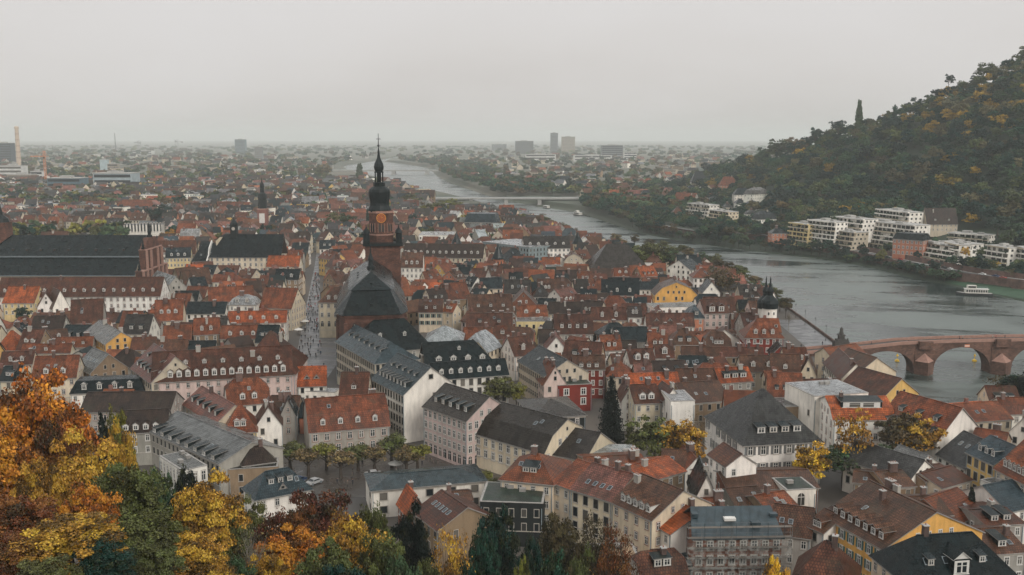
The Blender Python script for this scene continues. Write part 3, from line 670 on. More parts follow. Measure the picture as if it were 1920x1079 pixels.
Hs('flat',900,946,1018,950,936,9,'green','dark',D=12,ws='dark',lab='dark ivy-covered flat block with a planted green roof')
Hs('p:gable',765,965,800,960,932,6,'orange','brick',D=8,lab='tiny orange roof peeking out left of the skylight house')
# --- bottom row
Hs('hip',938,899,1037,909,851,11.5,'rust','cream',[d3(2,.35,1.6,1.2,'shed')],D=16,ws='stone',ch=2,sky=2,lab='cream corner house with a rust-orange hipped roof at the head of the near terrace')
Hs('gable',1037,905,1070,917,868,11.5,'rust','cream',D=15,ws='stone',ch=1,sky=0,lab='narrow cream terrace house with a rust roof right of the corner house')
Hs('gable',1070,917,1147,941,880,11.5,'pinkr','cream',D=15,ws='dark',wz=(1.2,2.0),sp=2.4,ch=3,sky=4,skyrow=.35,lab='cream terrace house with a smooth dusty pink roof and four roof hatches')
Hs('gable',1147,941,1223,976,905,11.5,'brown','cream',[d3(5,.16,1.3,1.5,'white')],D=16,ws='sand',sp=2.8,ch=1,sky=0,lab='cream terrace house with a brown tiled roof and a row of five white dormers')
Hs('gable',1223,980,1258,1002,953,9.5,'orange','white',D=13,ws='plain',ch=1,sky=0,skip=.8,lab='small white house with a bright orange tiled roof at the end of the near terrace')
Hs('half',1203,1087,1290,1077,1032,8,'dred','wgrey',[d3(2,.42,1.6,1.5,'shed')],ch=1,sky=0,lab='dark red roof with two sharp box dormers in front of the near terrace')
Hs('flat',1112,1063,1202,1060,1056,6,'tan','ochre',D=9,ws='dark',skip=1,blank='f',lab='plain ochre box building at the foot of the near terrace')
Hs('gable',1105,884,1215,878,856,9,'rust','tan',D=12,ch=3,sky=0,lab='long rust-red roof with brick chimneys behind the dusty pink roof')
Hs('gable',1210,905,1285,884,866,9,'orange','tan',D=12,ch=1,sky=0,lab='orange tiled roof behind the near terrace gables')
Hs('gable',1240,876,1300,880,845,8.5,'brown','tan',D=11,ch=0,sky=1,lab='brown tiled roof behind the orange tiled roof')
Hs('p:gable',1282,885,1328,883,860,8,'rust','white',D=10,ws='dark',lab='white gable with one small dark window in the near courtyards')
Hs('p:gable',1362,875,1418,870,853,12,'dred','white',D=9,ws='plain',skip=.9,ch=0,lab='white stair tower house under a small dark red saddle roof')
Hs('gable',1365,920,1535,915,884,8,'brown','brick',D=14,ws='dark',sp=4,ch=0,sky=0,lab='long brown roofed brick hall right of the white stair tower house')
Hs('gable',1383,957,1442,952,915,7.5,'brown','wgrey',D=12,ch=0,lab='brown hipped courtyard house below the brick hall')
Hs('p:gable',1303,937,1345,938,893,9,'slate','white',D=13,ch=1,ws='dark',skip=.8,lab='tall white gable with a red brick chimney behind the near terrace')
Hs('gable',1325,973,1368,970,935,8,'rust','cream',D=12,sky=0,lab='rust-red roof between the tall white gable and the scaffolded house')
Hs('p:gable',1352,1000,1385,998,972,6,'brown','wgrey',D=9,lab='low grey gable squeezed beside the scaffolded house')
# --- bottom right
Hs('gable',1540,965,1657,1030,931,11,'brown','ochre',[d3(7,.15,1.3,1.5,'gable')],D=23,ws='plain',sp=2.5,wz=(.95,1.7),sh='teal',ch=3,sky=2,skip=1,lab='big ochre-yellow house with green shutters and a huge brown tiled roof')
Hs('gable',1512,985,1545,1000,962,9.5,'brown','white',[d3(2,.16,1.2,1.4,'gable')],D=10,ws='dark',ch=0,sky=0,lab='narrow white house left of the ochre-yellow house')
Hs('hip',1700,1093,1905,1078,1003,12,'dslate','cream',[d3(1,.1,3.0,2.8,'wgable'),d3(3,.35,1.2,1.2,'shed')],ch=1,sky=4,skyrow=.4,lab='large dark slate hip roof in the lower right corner of the town')
Hs('hip',1482,1100,1600,1120,1016,9,'dred','tan',ch=1,sky=0,lab='dark red hipped roof below the scaffolded house')
Hs('gable',1445,1000,1520,1010,950,8,'brown','wgrey',D=13,ch=0,sky=2,lab='brown ribbed tile roof right of the scaffolded house')
Hs('gable',1445,965,1500,955,926,8,'rust','tan',D=11,lab='rust-red roof between the brick hall and the brown ribbed roof')
Hs('flat',1475,925,1530,922,916,8.5,'green','white',D=8,ws='arch',sp=6,wz=(1.6,2.2),lab='small white flat block with an arched doorway')
Hs('p:gable',1706,900,1756,884,864,8,'grey','white',D=18,ws='dark',skip=.7,ch=0,lab='white gable of a grey slate house below the autumn trees')
Hs('gable',1648,872,1700,892,845,7,'lgrey','white',[d3(2,.4,1.8,1.4,'shed')],D=13,ws='dark',ch=0,sky=0,lab='light grey slate roof with two glazed box dormers')
Hs('gable',1665,915,1716,912,884,7.5,'brown','tan',D=12,ch=1,lab='brown roof in front of the grey slate house')
Hs('gable',1600,905,1660,912,888,7,'brown','tan',D=10,ch=1,lab='low brown roof behind the huge brown tiled roof')
Hs('gable',1735,903,1790,892,876,8,'dred','tan',D=9,ws='plain',sp=6,ch=1,sky=0,lab='tan house with a dark red roof right of the white gable')
Hs('gable',1766,916,1822,900,882,7.5,'dred','cream',D=11,ch=0,lab='cream courtyard house with a dark red roof left of the half-timbered yellow house')
Hs('gable',1715,969,1785,966,932,8.5,'brown','brick',D=12,ch=1,sky=0,lab='brown tiled roof right behind the ochre gable')
Hs('gable',1786,985,1846,962,926,7,'rust','salmon',D=13,ch=0,sky=1,lab='pinkish red roof behind the narrow cypress')
Hs('gable',1850,987,1920,982,956,8,'dred','wgrey',[d3(2,.3,1.8,1.3,'shed')],D=12,ch=1,lab='dark red roof with grey box dormers at the right edge')
Hs('gable',1852,1040,1925,1035,992,8,'brown','wgrey',[d3(1,.3,1.8,1.3,'shed')],D=13,ch=1,lab='brown roof with a balcony dormer behind the dark slate corner roof')
Hs('gable',1813,848,1864,872,829,12,'bslate','yellow',[d3(3,.3,1.2,1.5,'wgable')],D=12,ws='dark',wz=(1.3,2.0),sp=2.2,ch=0,sky=1,lab='bright yellow half-timbered house with a blue slate roof')
Hs('gable',1866,878,1925,908,838,12,'rust','cream',[d3(5,.16,1.3,1.6,'wgable')],D=14,ws='stone',sp=2.5,ch=1,sky=0,lab='cream house with white arched dormers right of the yellow half-timbered house')
Hs('gable',1890,960,1960,945,905,8,'bslate','white',D=13,ch=0,lab='white house with a blue slate roof at the right edge')
Hs('flat',1838,905,1890,925,898,9,'lgrey','white',D=6,ws='sand',skip=.3,sp=5,lab='white slab house with one red framed window')
# --- right, towards the bridge
Hs('hip',1395,835,1540,827,731,11,'grey','white',[d3(4,.20,2.2,1.6,'shed')],D=26,ws='stone',wz=(1.25,2.2),sp=3.4,sh='lgrey',ch=0,sky=0,fh=4.4,vis=7,lab='big white villa with a high dark grey hip roof and grey shutters')
Hs('mansard',1563,787,1678,787,744,11.5,'orange','white',[d3(1,.58,11,1.7,'shed')],D=15,ws='sand',sp=3.4,ch=1,sky=1,vis=7,lab='white apartment house with an orange and blue-grey roof and a wide glazed dormer')
Hs('flat',1527,748,1628,741,738,14,'pale','white',D=16,ws='dark',skip=.9,sp=6,blank='f',lab='tall blank white block behind the orange and blue-grey roof')
Hs('p:gable',1605,703,1680,697,672,10,'brown','cream',D=15,ws='dark',blank='rlfb',ch=0,lab='cream gable without windows near the bridge end')
Hs('p:gable',1654,748,1722,738,711,10,'dred','yellow',D=17,ws='dark',skip=.7,ch=0,sky=2,lab='yellow gable with a dark window band in front of the bridge')
Hs('p:gable',1757,828,1842,810,766,10,'rust','white',[d3(7,.10,1.5,1.5,'shed'),d3(3,.5,1.4,1.1,'shed')],D=19,ws='dark',blank='rlfbg',ch=0,sky=0,lab='large blank white gable whose red roof carries a row of slate dormers')
Hs('gable',1815,792,1898,786,756,9,'rust','cream',D=13,ch=0,sky=2,lab='rust-red roof right of the large blank white gable')
Hs('p:gable',1890,812,1945,822,784,9,'rust','white',D=13,ws='dark',skip=.6,lab='white gable at the right edge above the yellow half-timbered house')
Hs('gable',1757,852,1812,880,822,8,'grey','white',D=14,ws='dark',ch=0,sky=3,skyrow=.6,lab='dark grey slate hall below the large blank white gable')
Hs('gable',1820,835,1880,845,808,9,'rust','tan',D=11,sky=1,lab='rust-red roof behind the yellow half-timbered house')
Hs('gable',1440,743,1505,746,700,9,'rust','tan',[d3(3,.3,1,.8,'shed')],D=14,ch=1,sky=0,lab='rust-red roof with three little porthole dormers')
Hs('gable',1505,747,1590,745,712,9,'dred','wgrey',[d3(2,.35,1.6,1.6,'white')],D=13,ch=1,lab='dark red roof with two white boxed dormers')
Hs('flat',1465,768,1526,766,758,9,'lgrey','tan',D=10,ws='dark',skip=1,blank='f',lab='tan flat-roofed block beside the big white villa')
Hs('gable',1445,699,1500,702,665,10,'brown','tan',[d3(1,.25,1.3,1.3,'white')],D=13,ch=0,lab='brown roof with one white dormer at the bridge foot')
Hs('p:gable',1500,702,1530,704,674,9,'brown','cream',D=9,ws='dark',ch=1,lab='small cream gable beside the brown roof at the bridge foot')
Hs('gable',1545,680,1576,712,668,10,'dred','white',D=9,ws='dark',sp=2.4,ch=1,sky=0,lab='white house seen obliquely left of the blank cream gable')
Hs('gable',1560,672,1590,669,652,10,'rust','cream',D=9,ch=0,sky=0,lab='small rust roof just under the bridge statue')
Hs('gable',1584,668,1622,662,648,10,'rust','cream',D=9,ch=0,sky=0,lab='rust roof touching the first bridge arch')
Hs('hip',1397,633,1470,634,598,11,'rust','redw',[d3(3,.2,1.4,1.5,'wgable')],ws='plain',sp=2.3,ch=1,sky=0,vis=7,lab='red corner house with a rust hipped roof beside the bridge gate')
Hs('p:gable',1446,667,1480,668,650,8,'dslate','redw',D=10,ch=0,lab='black slate roofed house below the bridge gate')
Hs('gable',1321,588,1368,587,562,12,'dred','pink',[d3(2,.12,2.6,2.4,'gable')],D=13,ws='stone',wz=(1.2,1.9),sp=2.5,ch=0,sky=0,vis=7,lab='pale pink riverside house with a dark red mansard and two big dormers')
Hs('mhip',1291,597,1321,597,573,12,'bslate','salmon',[d3(1,.3,1.5,1.5,'shed')],D=12,ws='stone',ch=0,vis=7,lab='salmon house with a green-grey slate roof left of the pale pink house')
Hs('flat',1226,580,1312,578,568,12,'lgrey','white',D=12,ws='dark',lab='white flat-roofed block with terraces left of the salmon house')
Hs('p:gable',1318,549,1350,549,530,11,'dslate','white',D=12,ws='plain',lab='white gable with a black roof beside the riverside trees')
Hs('p:mansard',1228,554,1308,554,530,10,'brown','ochre',D=14,ws='dark',skip=.4,vis=7,lab='bright yellow-ochre gambrel gable')
Hs('gable',1194,543,1227,543,529,9,'slate','white',D=9,ws='dark',wz=(.7,1.1),sp=1.8,lab='white timber-framed house left of the yellow-ochre gambrel')
Hs('gable',1140,553,1198,554,522,9,'dslate','white',[d3(2,.2,1.3,1.6,'white')],D=14,sky=0,lab='dark slate roof with a white left gable and two dormers')
Hs('p:gable',1250,503,1295,507,489,10,'slate','white',D=14,ws='dark',vis=7,lab='white gable overlooking the river behind the yellow-ochre gambrel')
Hs('hip',1300,521,1346,521,504,10,'rust','white',D=12,ws='dark',vis=7,lab='white house with a red hipped roof by the river trees')
Hs('gable',1203,519,1233,517,500,9,'orange','tan',[d3(3,.2,1,1,'shed')],lab='small bright red-orange roof in front of the olive trees')
Hs('hip',1110,503,1215,502,458,9,'gbrown','dark',s=1.0,ws='dark',skip=.5,ch=0,sky=0,lab='huge dark old arsenal roof beside the river')
Hs('gable',983,466,1069,465,444,12,'gbrown','white',[d3(5,.3,1.8,1.2,'white')],D=14,ws='plain',wz=(1.4,1.7),ch=0,vis=7,lab='white house with a dark roof and five box dormers left of the conical turret')
Hs('flat',905,455,992,466,449,13,'pale','glassw',D=30,ws='strip',sp=3,lab='modern glass and steel hall with a flat pale roof')
Hs('flat',785,443,850,443,436,11,'pale','white',D=30,ws='dark',lab='long pale flat roof behind the church tower')
Hs('gable',1017,497,1050,497,483,9,'orange','tan',lab='glowing orange roof in front of the dark arsenal')
Hs('flat',1024,503,1053,503,500,11,'green','green',D=10,ws='dark',lab='dark green box building in front of the glowing orange roof')
Hs('gable',755,482,905,484,458,12,'dbrown','cream',[d3(12,.3,1.4,1.4,'white')],D=15,ws='dark',ch=1,sky=0,lab='long dark red-brown roof with a line of white dormers right of the church tower')
Hs('mansard',752,502,792,502,474,15,'brown','white',[d3(3,.25,1.4,1.5,'white')],D=12,ws='stone',sp=2.2,vis=7,lab='white town house with brown mansard directly right of the tower base')
Hs('p:gable',957,572,1006,572,547,10,'brown','brick',D=13,ws='plain',lab='brick-orange gable with white windows')
Hs('gable',970,594,1026,593,573,10,'rust','tan',[d3(2,.3,1.6,1.3,'white')],lab='rust roof below the brick-orange gable')
Hs('gable',1110,600,1175,600,577,10,'dred','cream',[d3(2,.25,1.3,1.8,'wgable')],sky=0,lab='dark red roof with two round-headed white dormers')
Hs('gable',1030,588,1096,588,567,9,'dbrown','cream',[],ch=2,lab='long sooty brown roof with a white left edge')
Hs('gable',1040,626,1112,626,590,10,'dred','wgrey',[d3(4,.3,1.3,1.6,'gable')],sky=0,lab='wide dark red roof with four narrow dormers')
Hs('gable',1213,612,1302,612,588,10,'dred','white',[d3(3,.4,1.5,1,'tri')],sky=0,lab='dark red roof with three eyebrow dormers left of the salmon house')
Hs('flat',968,606,1034,606,603,9,'lgrey','lyellow',D=9,ws='dark',skip=1,lab='low cream flat building among the red roofs')
Hs('hip',1257,646,1312,646,617,10,'brown','tan',[d3(2,.2,1.5,1.3,'shed')],sky=0,lab='pyramid-like brown roof with twin dormers')
Hs('gable',1155,641,1216,640,614,9,'slate','wgrey',ch=1,lab='grey slate roof among red ones')
Hs('gable',1130,657,1166,656,629,9,'rust','white',[d3(2,.25,1.3,1.6,'gable')],sky=0,lab='small rust-red roof with two arched dormers right of the dark fir')
Hs('p:gable',1023,657,1063,657,633,8.5,'pinkr','white',D=12,ws='dark',vis=7,lab='white half-timbered gable with a pinkish roof')
Hs('gable',965,668,1004,664,632,9,'dred','white',[d3(1,.3,1.5,1.8,'wgable')],lab='dark red roof with one tall white dormer behind the black diagonal roof')
Hs('gable',972,677,1022,706,662,11,'dslate','beige',D=15,ws='dark',sp=1.8,ch=0,sky=1,lab='black slate roof running diagonally above a long beige windowed wall')
Hs('gable',1075,692,1134,692,667,10,'brown','redw',[d3(3,.15,1.3,1.2,'gable')],ws='plain',sky=0,lab='brown roofed red half-timbered house right of the black diagonal roof')
Hs('p:gable',1020,722,1062,720,688,9,'rust','pink',D=13,ws='dark',lab='pink gable with a rust roof in front of the black diagonal roof')
Hs('flat',1046,727,1110,724,722,8,'green','redw',D=8,ws='plain',sp=6,wz=(1.5,2),lab='red rendered block with a planted roof terrace')
Hs('gable',1183,724,1274,721,700,9,'orange','white',ch=1,sky=4,skyrow=.5,lab='bright orange roof with four skylights right of the big spruce')
Hs('gable',1190,757,1240,755,722,10,'dred','cream',[d3(2,.22,1.8,1.5,'white')],D=12,ws='stone',ch=1,sky=0,vis=7,lab='cream house with two white dormers right of the big spruce')
Hs('p:gable',1166,752,1192,752,730,9,'dred','white',D=12,ws='sand',skip=.6,lab='white gable pressed against the right side of the big spruce')
Hs('p:gable',1245,751,1279,749,730,11,'dred','white',D=9,ws='plain',sp=1.4,wz=(.9,1.8),lab='white dormer-like gable above the white cube')
Hs('flat',1258,757,1303,756,750,12,'pale','white',D=12,ws='dark',blank='f',skip=.8,lab='blank white cube house above the bare golden tree')
Hs('gable',1290,757,1371,751,717,9,'brown','tan',D=18,ch=2,sky=2,ws='dark',lab='wide brown roof with a pale chimney left of the big white villa')
Hs('gable',1272,718,1345,717,692,9,'brown','tan',sky=1,lab='brown roof behind the wide brown roof with the pale chimney')
Hs('gable',1350,718,1411,714,690,9,'orange','wgrey',[d3(3,.3,2.2,1.5,'shed')],sky=0,lab='orange roof with three large grey box dormers')
Hs('gable',1182,682,1229,680,655,9,'dred','white',[d3(2,.25,1.7,1.9,'white')],lab='dark red roof with two broad white dormers and white verges')
Hs('gable',1230,671,1264,671,647,9,'dred','white',[d3(1,.3,2,1.9,'wgable')],lab='dark red roof with a single white gabled dormer')
Hs('gable',1275,687,1326,687,668,8,'slate','wgrey',sky=3,ch=0,lab='dark slate roof with small skylights')
Hs('gable',1278,666,1350,668,651,9,'brown','tan',sky=0,lab='long low brown roof behind the dark slate roof')
Hs('gable',1352,668,1432,669,652,9,'dred','tan',sky=0,lab='long low dark red roof near the bridge gate house')
# --- left middle rows
Hs('gable',-8,557,300,555,521,11,'dred','white',[d3(16,.25,1.3,1.4,'white')],D=15,ws='sand',sp=3,ch=1,sky=0,vis=7,lab='very long dark red roof with small white dormers in front of the big slate-roofed church')
Hs('gable',5,568,64,568,538,9,'orange','lyellow',sky=0,vis=7,lab='orange-roofed pale yellow house at the left edge')
Hs('p:gable',70,577,104,575,551,9,'brown','white',D=12,ws='dark',lab='white house with a brown roof right of the orange-roofed yellow house')
Hs('p:gable',99,578,130,575,546,9,'brown','white',D=12,blank='fg',lab='white blank gable right of the small brown-roofed white house')
Hs('gable',132,607,192,604,562,9,'dred','wgrey',ch=0,sky=3,lab='weathered dark red roof below the very long dormered roof')
Hs('gable',289,602,342,600,563,9.5,'rust','cream',[d3(3,.35,1.4,1.4,'white')],sky=0,lab='rust-red roof with three white dormers above a slate band')
Hs('gable',427,606,536,604,584,9,'orange','white',[d3(4,.3,1.4,1.3,'white')],sky=0,lab='bright orange roof with dormers left of the main street')
Hs('gable',392,567,476,563,538,10,'rust','tan',sky=0,vis=7,lab='rust-brown roof above the white house with twin gables')
Hs('mhip',428,572,480,572,553,12,'zinc' if 0 else 'pale','white',[d3(2,.3,1.6,1.6,'wgable')],D=9,ws='plain',lab='white house with twin white gables left of the main street')
Hs('gable',348,588,421,588,567,9,'slate','white',ch=1,sky=0,lab='flat-pitched dark slate roof with white ends')
Hs('gable',306,639,358,637,611,8.5,'rust','wgrey',sky=0,lab='plain rust-orange roof with a toothed white eave')
Hs('gable',363,628,411,626,597,10,'rust','tan',[d3(2,.25,1.2,1.5,'wgable')],sky=0,lab='steep rust roof with two narrow white dormers')
Hs('gable',413,635,492,634,611,9,'rust','beige',[d3(3,.25,1.3,1.4,'white')],sky=0,lab='rust-orange roof with three dormers above a beige terrace')
Hs('gable',245,656,289,655,633,9,'dred','tan',lab='dark red roof left of the plain rust-orange roof')
Hs('gable',290,659,350,658,638,9,'brown','tan',lab='brown roof behind the pink palace wing')
Hs('gable',350,661,402,660,640,8.5,'dslate','wgrey',ch=0,lab='blackish roof box behind the pink palace wing')
Hs('gable',40,663,131,661,646,9,'rust','cream',[d3(1,.3,1.2,1.2,'gable')],lab='long rust roof in the left rows')
Hs('gable',102,652,172,650,633,9,'rust','wgrey',[d3(3,.3,1,1,'gable')],lab='rust roof behind the long rust roof in the left rows')
Hs('gable',58,618,117,617,593,9,'dbrown','wgrey',sky=2,lab='dark brown roof below the dark garden trees')
Hs('gable',60,710,142,707,668,10,'rust','cream',[d3(2,.2,1.4,1.6,'white')],sky=2,ch=1,lab='cream house with a broad rust roof just above the orange autumn tree')
Hs('gable',0,684,60,682,660,9,'dred','cream',[d3(2,.25,1.2,1.4,'wgable')],lab='dark red roof at the left edge above the orange autumn tree')
Hs('gable',142,687,170,700,659,10,'lgrey','tan',D=12,ws='dark',sky=6,skyrow=.5,ch=0,lab='light grey slate roof slope with skylights above the green-black mansard')
Hs('gable',160,622,198,646,612,11,'lgrey','ochre',D=11,ws='dark',skip=.4,sky=2,lab='ochre house with a pale roof squeezed into the left alley')
Hs('gable',272,535,306,548,514,10,'pale','wgrey',D=13,ws='dark',sky=1,ch=0,lab='pale slate roof slope right of the very long dormered roof')
Hs('gable',487,577,546,579,541,10,'rust','cream',sky=0,lab='rust roof against the main street below the orange-red one')
Hs('gable',500,500,560,500,480,10,'orange','cream',sky=0,lab='orange-red roof left of the upper main street')
Hs('hip',597,567,660,567,540,15.5,'brown','cream',[d3(3,.2,1.4,1.4,'wgable')],D=14,ws='stone',sp=2.6,wz=(1.1,1.9),arch=1,fh=3.9,ch=0,sky=0,vis=7,lab='cream four-storey hotel with arched ground floor windows left of the church choir')
Hs('mansard',785,586,829,586,562,9,'dred','cream',[d3(2,.3,1.3,1.3,'gable')],D=12,ws='dark',sh='teal',vis=7,lab='small cream house with dark red mansard right of the church choir')
Hs('gable',275,478,366,476,452,12,'dred','tan',[d3(4,.3,1.2,1.2,'shed')],D=14,lab='dark red roof right of the big church gable')
Hs('mansard',311,484,357,483,465,12,'slate','lyellow',[d3(3,.2,1.4,1.5,'white')],D=11,ws='stone',sp=2,vis=7,lab='pale yellow balconied house right of the big church gable')
Hs('flat',279,480,311,480,474,13,'pale','white',D=10,ws='stone',sp=2,lab='white balconied house beside the pale yellow one')
Hs('hip',360,490,424,488,457,10,'dslate','salmon',D=16,ws='dark',ch=0,lab='hipped slate roof over a salmon wall left of the slate university church')
Hs('gable',75,453,125,452,435,10,'dred','tan',[d3(3,.3,1.2,1.2,'white')],lab='dark red roof above the left church ridge')
Hs('gable',880,586,962,584,553,9,'brown','wgrey',[d3(3,.3,1.3,1.2,'gable')],lab='broad brown roof right of the oblique alley gables')
Hs('gable',875,612,960,612,588,8.5,'dred','wgrey',[d3(2,.3,1.4,1,'shed')],lab='dark red roof below the broad brown roof')

Hs('mflat',872,417,930,418,399,10,'bslate','dark',ws='dark',ch=0,lab='low pavilion with pale glass roofs by the river landing')
Hs('gable',590,409,700,411,399,9,'rust','wgrey',ch=2,D=16,lab='long brownish red roof in the distance left of the tower clock')

Hs('flat',1288,1066,1420,1060,1056,4.5,'bslate','dark',D=6,ws='dark',lab='low blue-black shed roof at the foot of the scaffolded house')

Hs('flat',232,424,304,423,421,11,'pale','white',D=14,ws='dark',wz=(1.2,7),fh=8,sp=2.6,vis=9,ch=0,lab='long white pillared building behind the big church ridge')
Hs('gable',135,378,218,375,368,6,'orange','wgrey',D=16,ch=0,lab='long pale red market roof in the left middle distance')
Hs('gable',272,378,338,378,368,6,'orange','white',D=16,ch=0,lab='second long pale red roof right of the rounded olive tree')
Hs('hip',215,388,290,388,375,9,'rust','tan',ch=2,lab='broad rust hip roof below the rounded olive tree')

Hs('flat',428,886,521,880,874,6.5,'grey','tan',D=7,ws='dark',skip=.6,sp=6,ch=0,lab='tan flat block below the end of the light grey hall')
Hs('hip',456,872,516,864,838,8,'dbrown','wgrey',ch=1,sky=0,lab='small dark brown hipped roof against the end of the light grey hall')
PROT = [(0,285,436,520),(540,900,845,930),(1470,1600,575,655),(1620,1830,650,760),(1190,1340,800,872,300),(1500,1545,850,905,285),(1575,1635,800,890,290),(1655,1755,805,868,300),(900,985,712,750,345),(1345,1385,515,560,520),(1115,1172,740,830,305),(484,503,335,436,925)]

# ------------------------------------------------------------------ churches, towers, bridges
def ring(r, z, n=8, a0=math.pi/8): return [(r*math.cos(a0+2*math.pi*k/n), r*math.sin(a0+2*math.pi*k/n), z) for k in range(n)]
def zt(px, py, Y): return atY(px, py, Y).z
def church():
    Y0 = 350; T = 405; xc = atY(712, 560, 372).x
    th_ = math.atan2(-xc, Y0); root = empty('church', (xc, Y0, 0), th_); tag(root, 'red sandstone church with a steep dark slate choir roof and tall onion-domed tower', 'church')
    ez = zt(712, 590, Y0); bz = zt(712, 546, Y0+4); rzz = zt(712, 508, Y0+15)
    out = [(-9.8,0),(9.8,0),(12.4,7),(12.4,T-Y0),(-12.4,T-Y0),(-12.4,7)]; inn = [(-6.8,4.2),(6.8,4.2),(7.8,8),(7.8,T-Y0),(-7.8,T-Y0),(-7.8,8)]
    b = MB(); n = 6
    vs = [(x,y,-1) for x,y in [(p[0]*.95, p[1]+.6) for p in out]] + [(p[0]*.95, p[1]+.6, ez) for p in out]; b.add(vs, [(i,(i+1)%n,n+(i+1)%n,n+i) for i in range(n)], 0)
    for i in range(6):                                   # buttresses
        for sx_ in (-1,1): b.box(min(sx_*11.7,sx_*12.9),max(sx_*11.7,sx_*12.9),8+i*8,9.2+i*8,-1,ez-3,0)
    for x in (-9.2,-3.2,3.2,9.2): b.box(x-.5,x+.5,-.9,.7,-1,ez-3,0)
    b.box(-9.8,9.8,-.1,.7,ez-1,ez-.4,0)
    bo = b.obj('wall', [M['red_stone']], root, uv=True)
    for x in (-6.2,0,6.2):
        w = MB(); w.prism([(-1,0,-5),(1,0,-5),(1,0,3),(.6,0,4.3),(0,0,5),(-.6,0,4.3),(-1,0,3)], (0,.2,0), 0); w.box(-.08,.08,-.08,0,-5,4.6,1)
        w.obj('window', [M['glass'], M['trim']], root, loc=(x,.42,ez-8))
    r = MB()
    o2 = [(p[0]*1.06, p[1]-.6, ez-.2) for p in out]; i2 = [(p[0], p[1], bz) for p in inn]; i3 = [(p[0]*1.07, p[1]-.35, bz+.35) for p in inn]
    r.add(o2+i2, [(i,(i+1)%n,n+(i+1)%n,n+i) for i in range(n)], 0); r.add(i2+i3, [(i,(i+1)%n,n+(i+1)%n,n+i) for i in range(n)], 1); r.add(o2, [tuple(range(n))[::-1]], 1)
    top = i3 + [(0,13,rzz),(0,T-Y0,rzz)]
    r.add(top, [(0,1,6),(1,2,6),(2,3,7,6),(4,5,6,7),(5,0,6),(3,4,7)], 0)
    for (x,y,z) in ((-5,2.1,ez+3),(0,2.0,ez+3),(5,2.1,ez+3),(0,7.5,bz+2)): r.box(x-.45,x+.45,y-.9,y+.5,z-.4,z+.7,1)
    for y in (20,27,34): 
        for sx_ in (-1,1): r.box(sx_*4.6-.6,sx_*4.6+.6,y-.5,y+.5,bz+1.6,bz+2.9,1)
    r.M = None
    ro = r.obj('roof', [M['slate'], M['copper']], root, uv=True, color=C['dslate'])
    base = len(OCC_V); Mx = Matrix.Translation((xc,Y0,0)) @ Matrix.Rotation(th_,4,'Z'); OCC_V.extend([Mx @ Vector(v) for v in r.v + b.v]); nn = len(r.v); OCC_F.extend([tuple(base+k for k in f) for f in r.f] + [tuple(base+nn+k for k in f) for f in b.f])
    s = MB(); zs = rzz - .5; s.lathe([(1.5,zs),(1.5,zs+1.2),(1.0,zs+1.6),(.75,zs+3.6),(1.15,zs+3.8),(.9,zs+4.4),(.35,zs+6.2),(.12,zs+9.2),(.3,zs+9.5),(.02,zs+9.9)], 8)
    s.obj('ridge_turret', [M['copper']], root, loc=(0, 22, 0))
    # tower
    lp_ = Matrix.Rotation(-th_,4,'Z') @ Vector((atY(718.5, 500, T).x - xc, T - Y0, 0)); tx = lp_.x; ty = lp_.y; pxm = 1 / (FPX / proj(Vector((xc, T, 40)))[2])
    hw = 33 * pxm; z1 = zt(713, 462, T); t = MB()
    t.box(tx-hw,tx+hw,ty-hw+8,ty+hw+8,-1,z1,0)
    for z in (z1-14, z1-28): t.box(tx-hw-.25,tx+hw+.25,ty-hw+7.75,ty+hw+8.25,z,z+.5,0)
    z2 = zt(713, 397, T); ro_ = 22.5 * pxm / math.cos(math.pi/8)
    tc_ = ty + 8; tx8 = tx - .4
    t.add([(tx8+p[0], tc_+p[1], p[2]) for p in ring(ro_, z1) + ring(ro_, z2)], [(k,(k+1)%8,8+(k+1)%8,8+k) for k in range(8)] + [tuple(range(8,16))], 0)
    t.add([(tx8+p[0], tc_+p[1], p[2]) for p in ring(ro_*1.06, z2-1) + ring(ro_*1.06, z2-.2)], [(k,(k+1)%8,8+(k+1)%8,8+k) for k in range(8)] + [tuple(range(8,16))], 1)
    t.add([(tx8+p[0], tc_+p[1], p[2]) for p in ring(ro_*1.05, z1+4.0) + ring(ro_*1.05, z1+4.6)], [(k,(k+1)%8,8+(k+1)%8,8+k) for k in range(8)], 1)
    t.obj('tower', [M['red_stone'], M['sill']], root, uv=True)
    g = MB(); g.box(tx-hw-.9,tx+hw+.9,tc_-hw-.9,tc_+hw+.9,z1,z1+.4,0)
    for a, bb, cc, d in ((-1,1,-1,-1),(-1,1,1,1),(-1,-1,-1,1),(1,1,-1,1)):
        g.box(tx+a*(hw+.8)-.1, tx+bb*(hw+.8)+.1, tc_+cc*(hw+.8)-.1, tc_+d*(hw+.8)+.1, z1+1.35, z1+1.55, 0); g.box(tx+a*(hw+.8)-.06, tx+bb*(hw+.8)+.06, tc_+cc*(hw+.8)-.06, tc_+d*(hw+.8)+.06, z1+.4, z1+1.2, 0)
    g.obj('gallery', [M['copper']], root)
    for sx_ in (-1,1): 
        k = MB(); k.lathe([(1.3,z1+.4),(1.3,z1+5),(1.6,z1+5.2),(1.1,z1+6.4),(.3,z1+7.4),(.1,z1+8.6)], 8, tx+sx_*(hw-.6), tc_-hw+1); k.obj('corner_turret', [M['copper']], root)
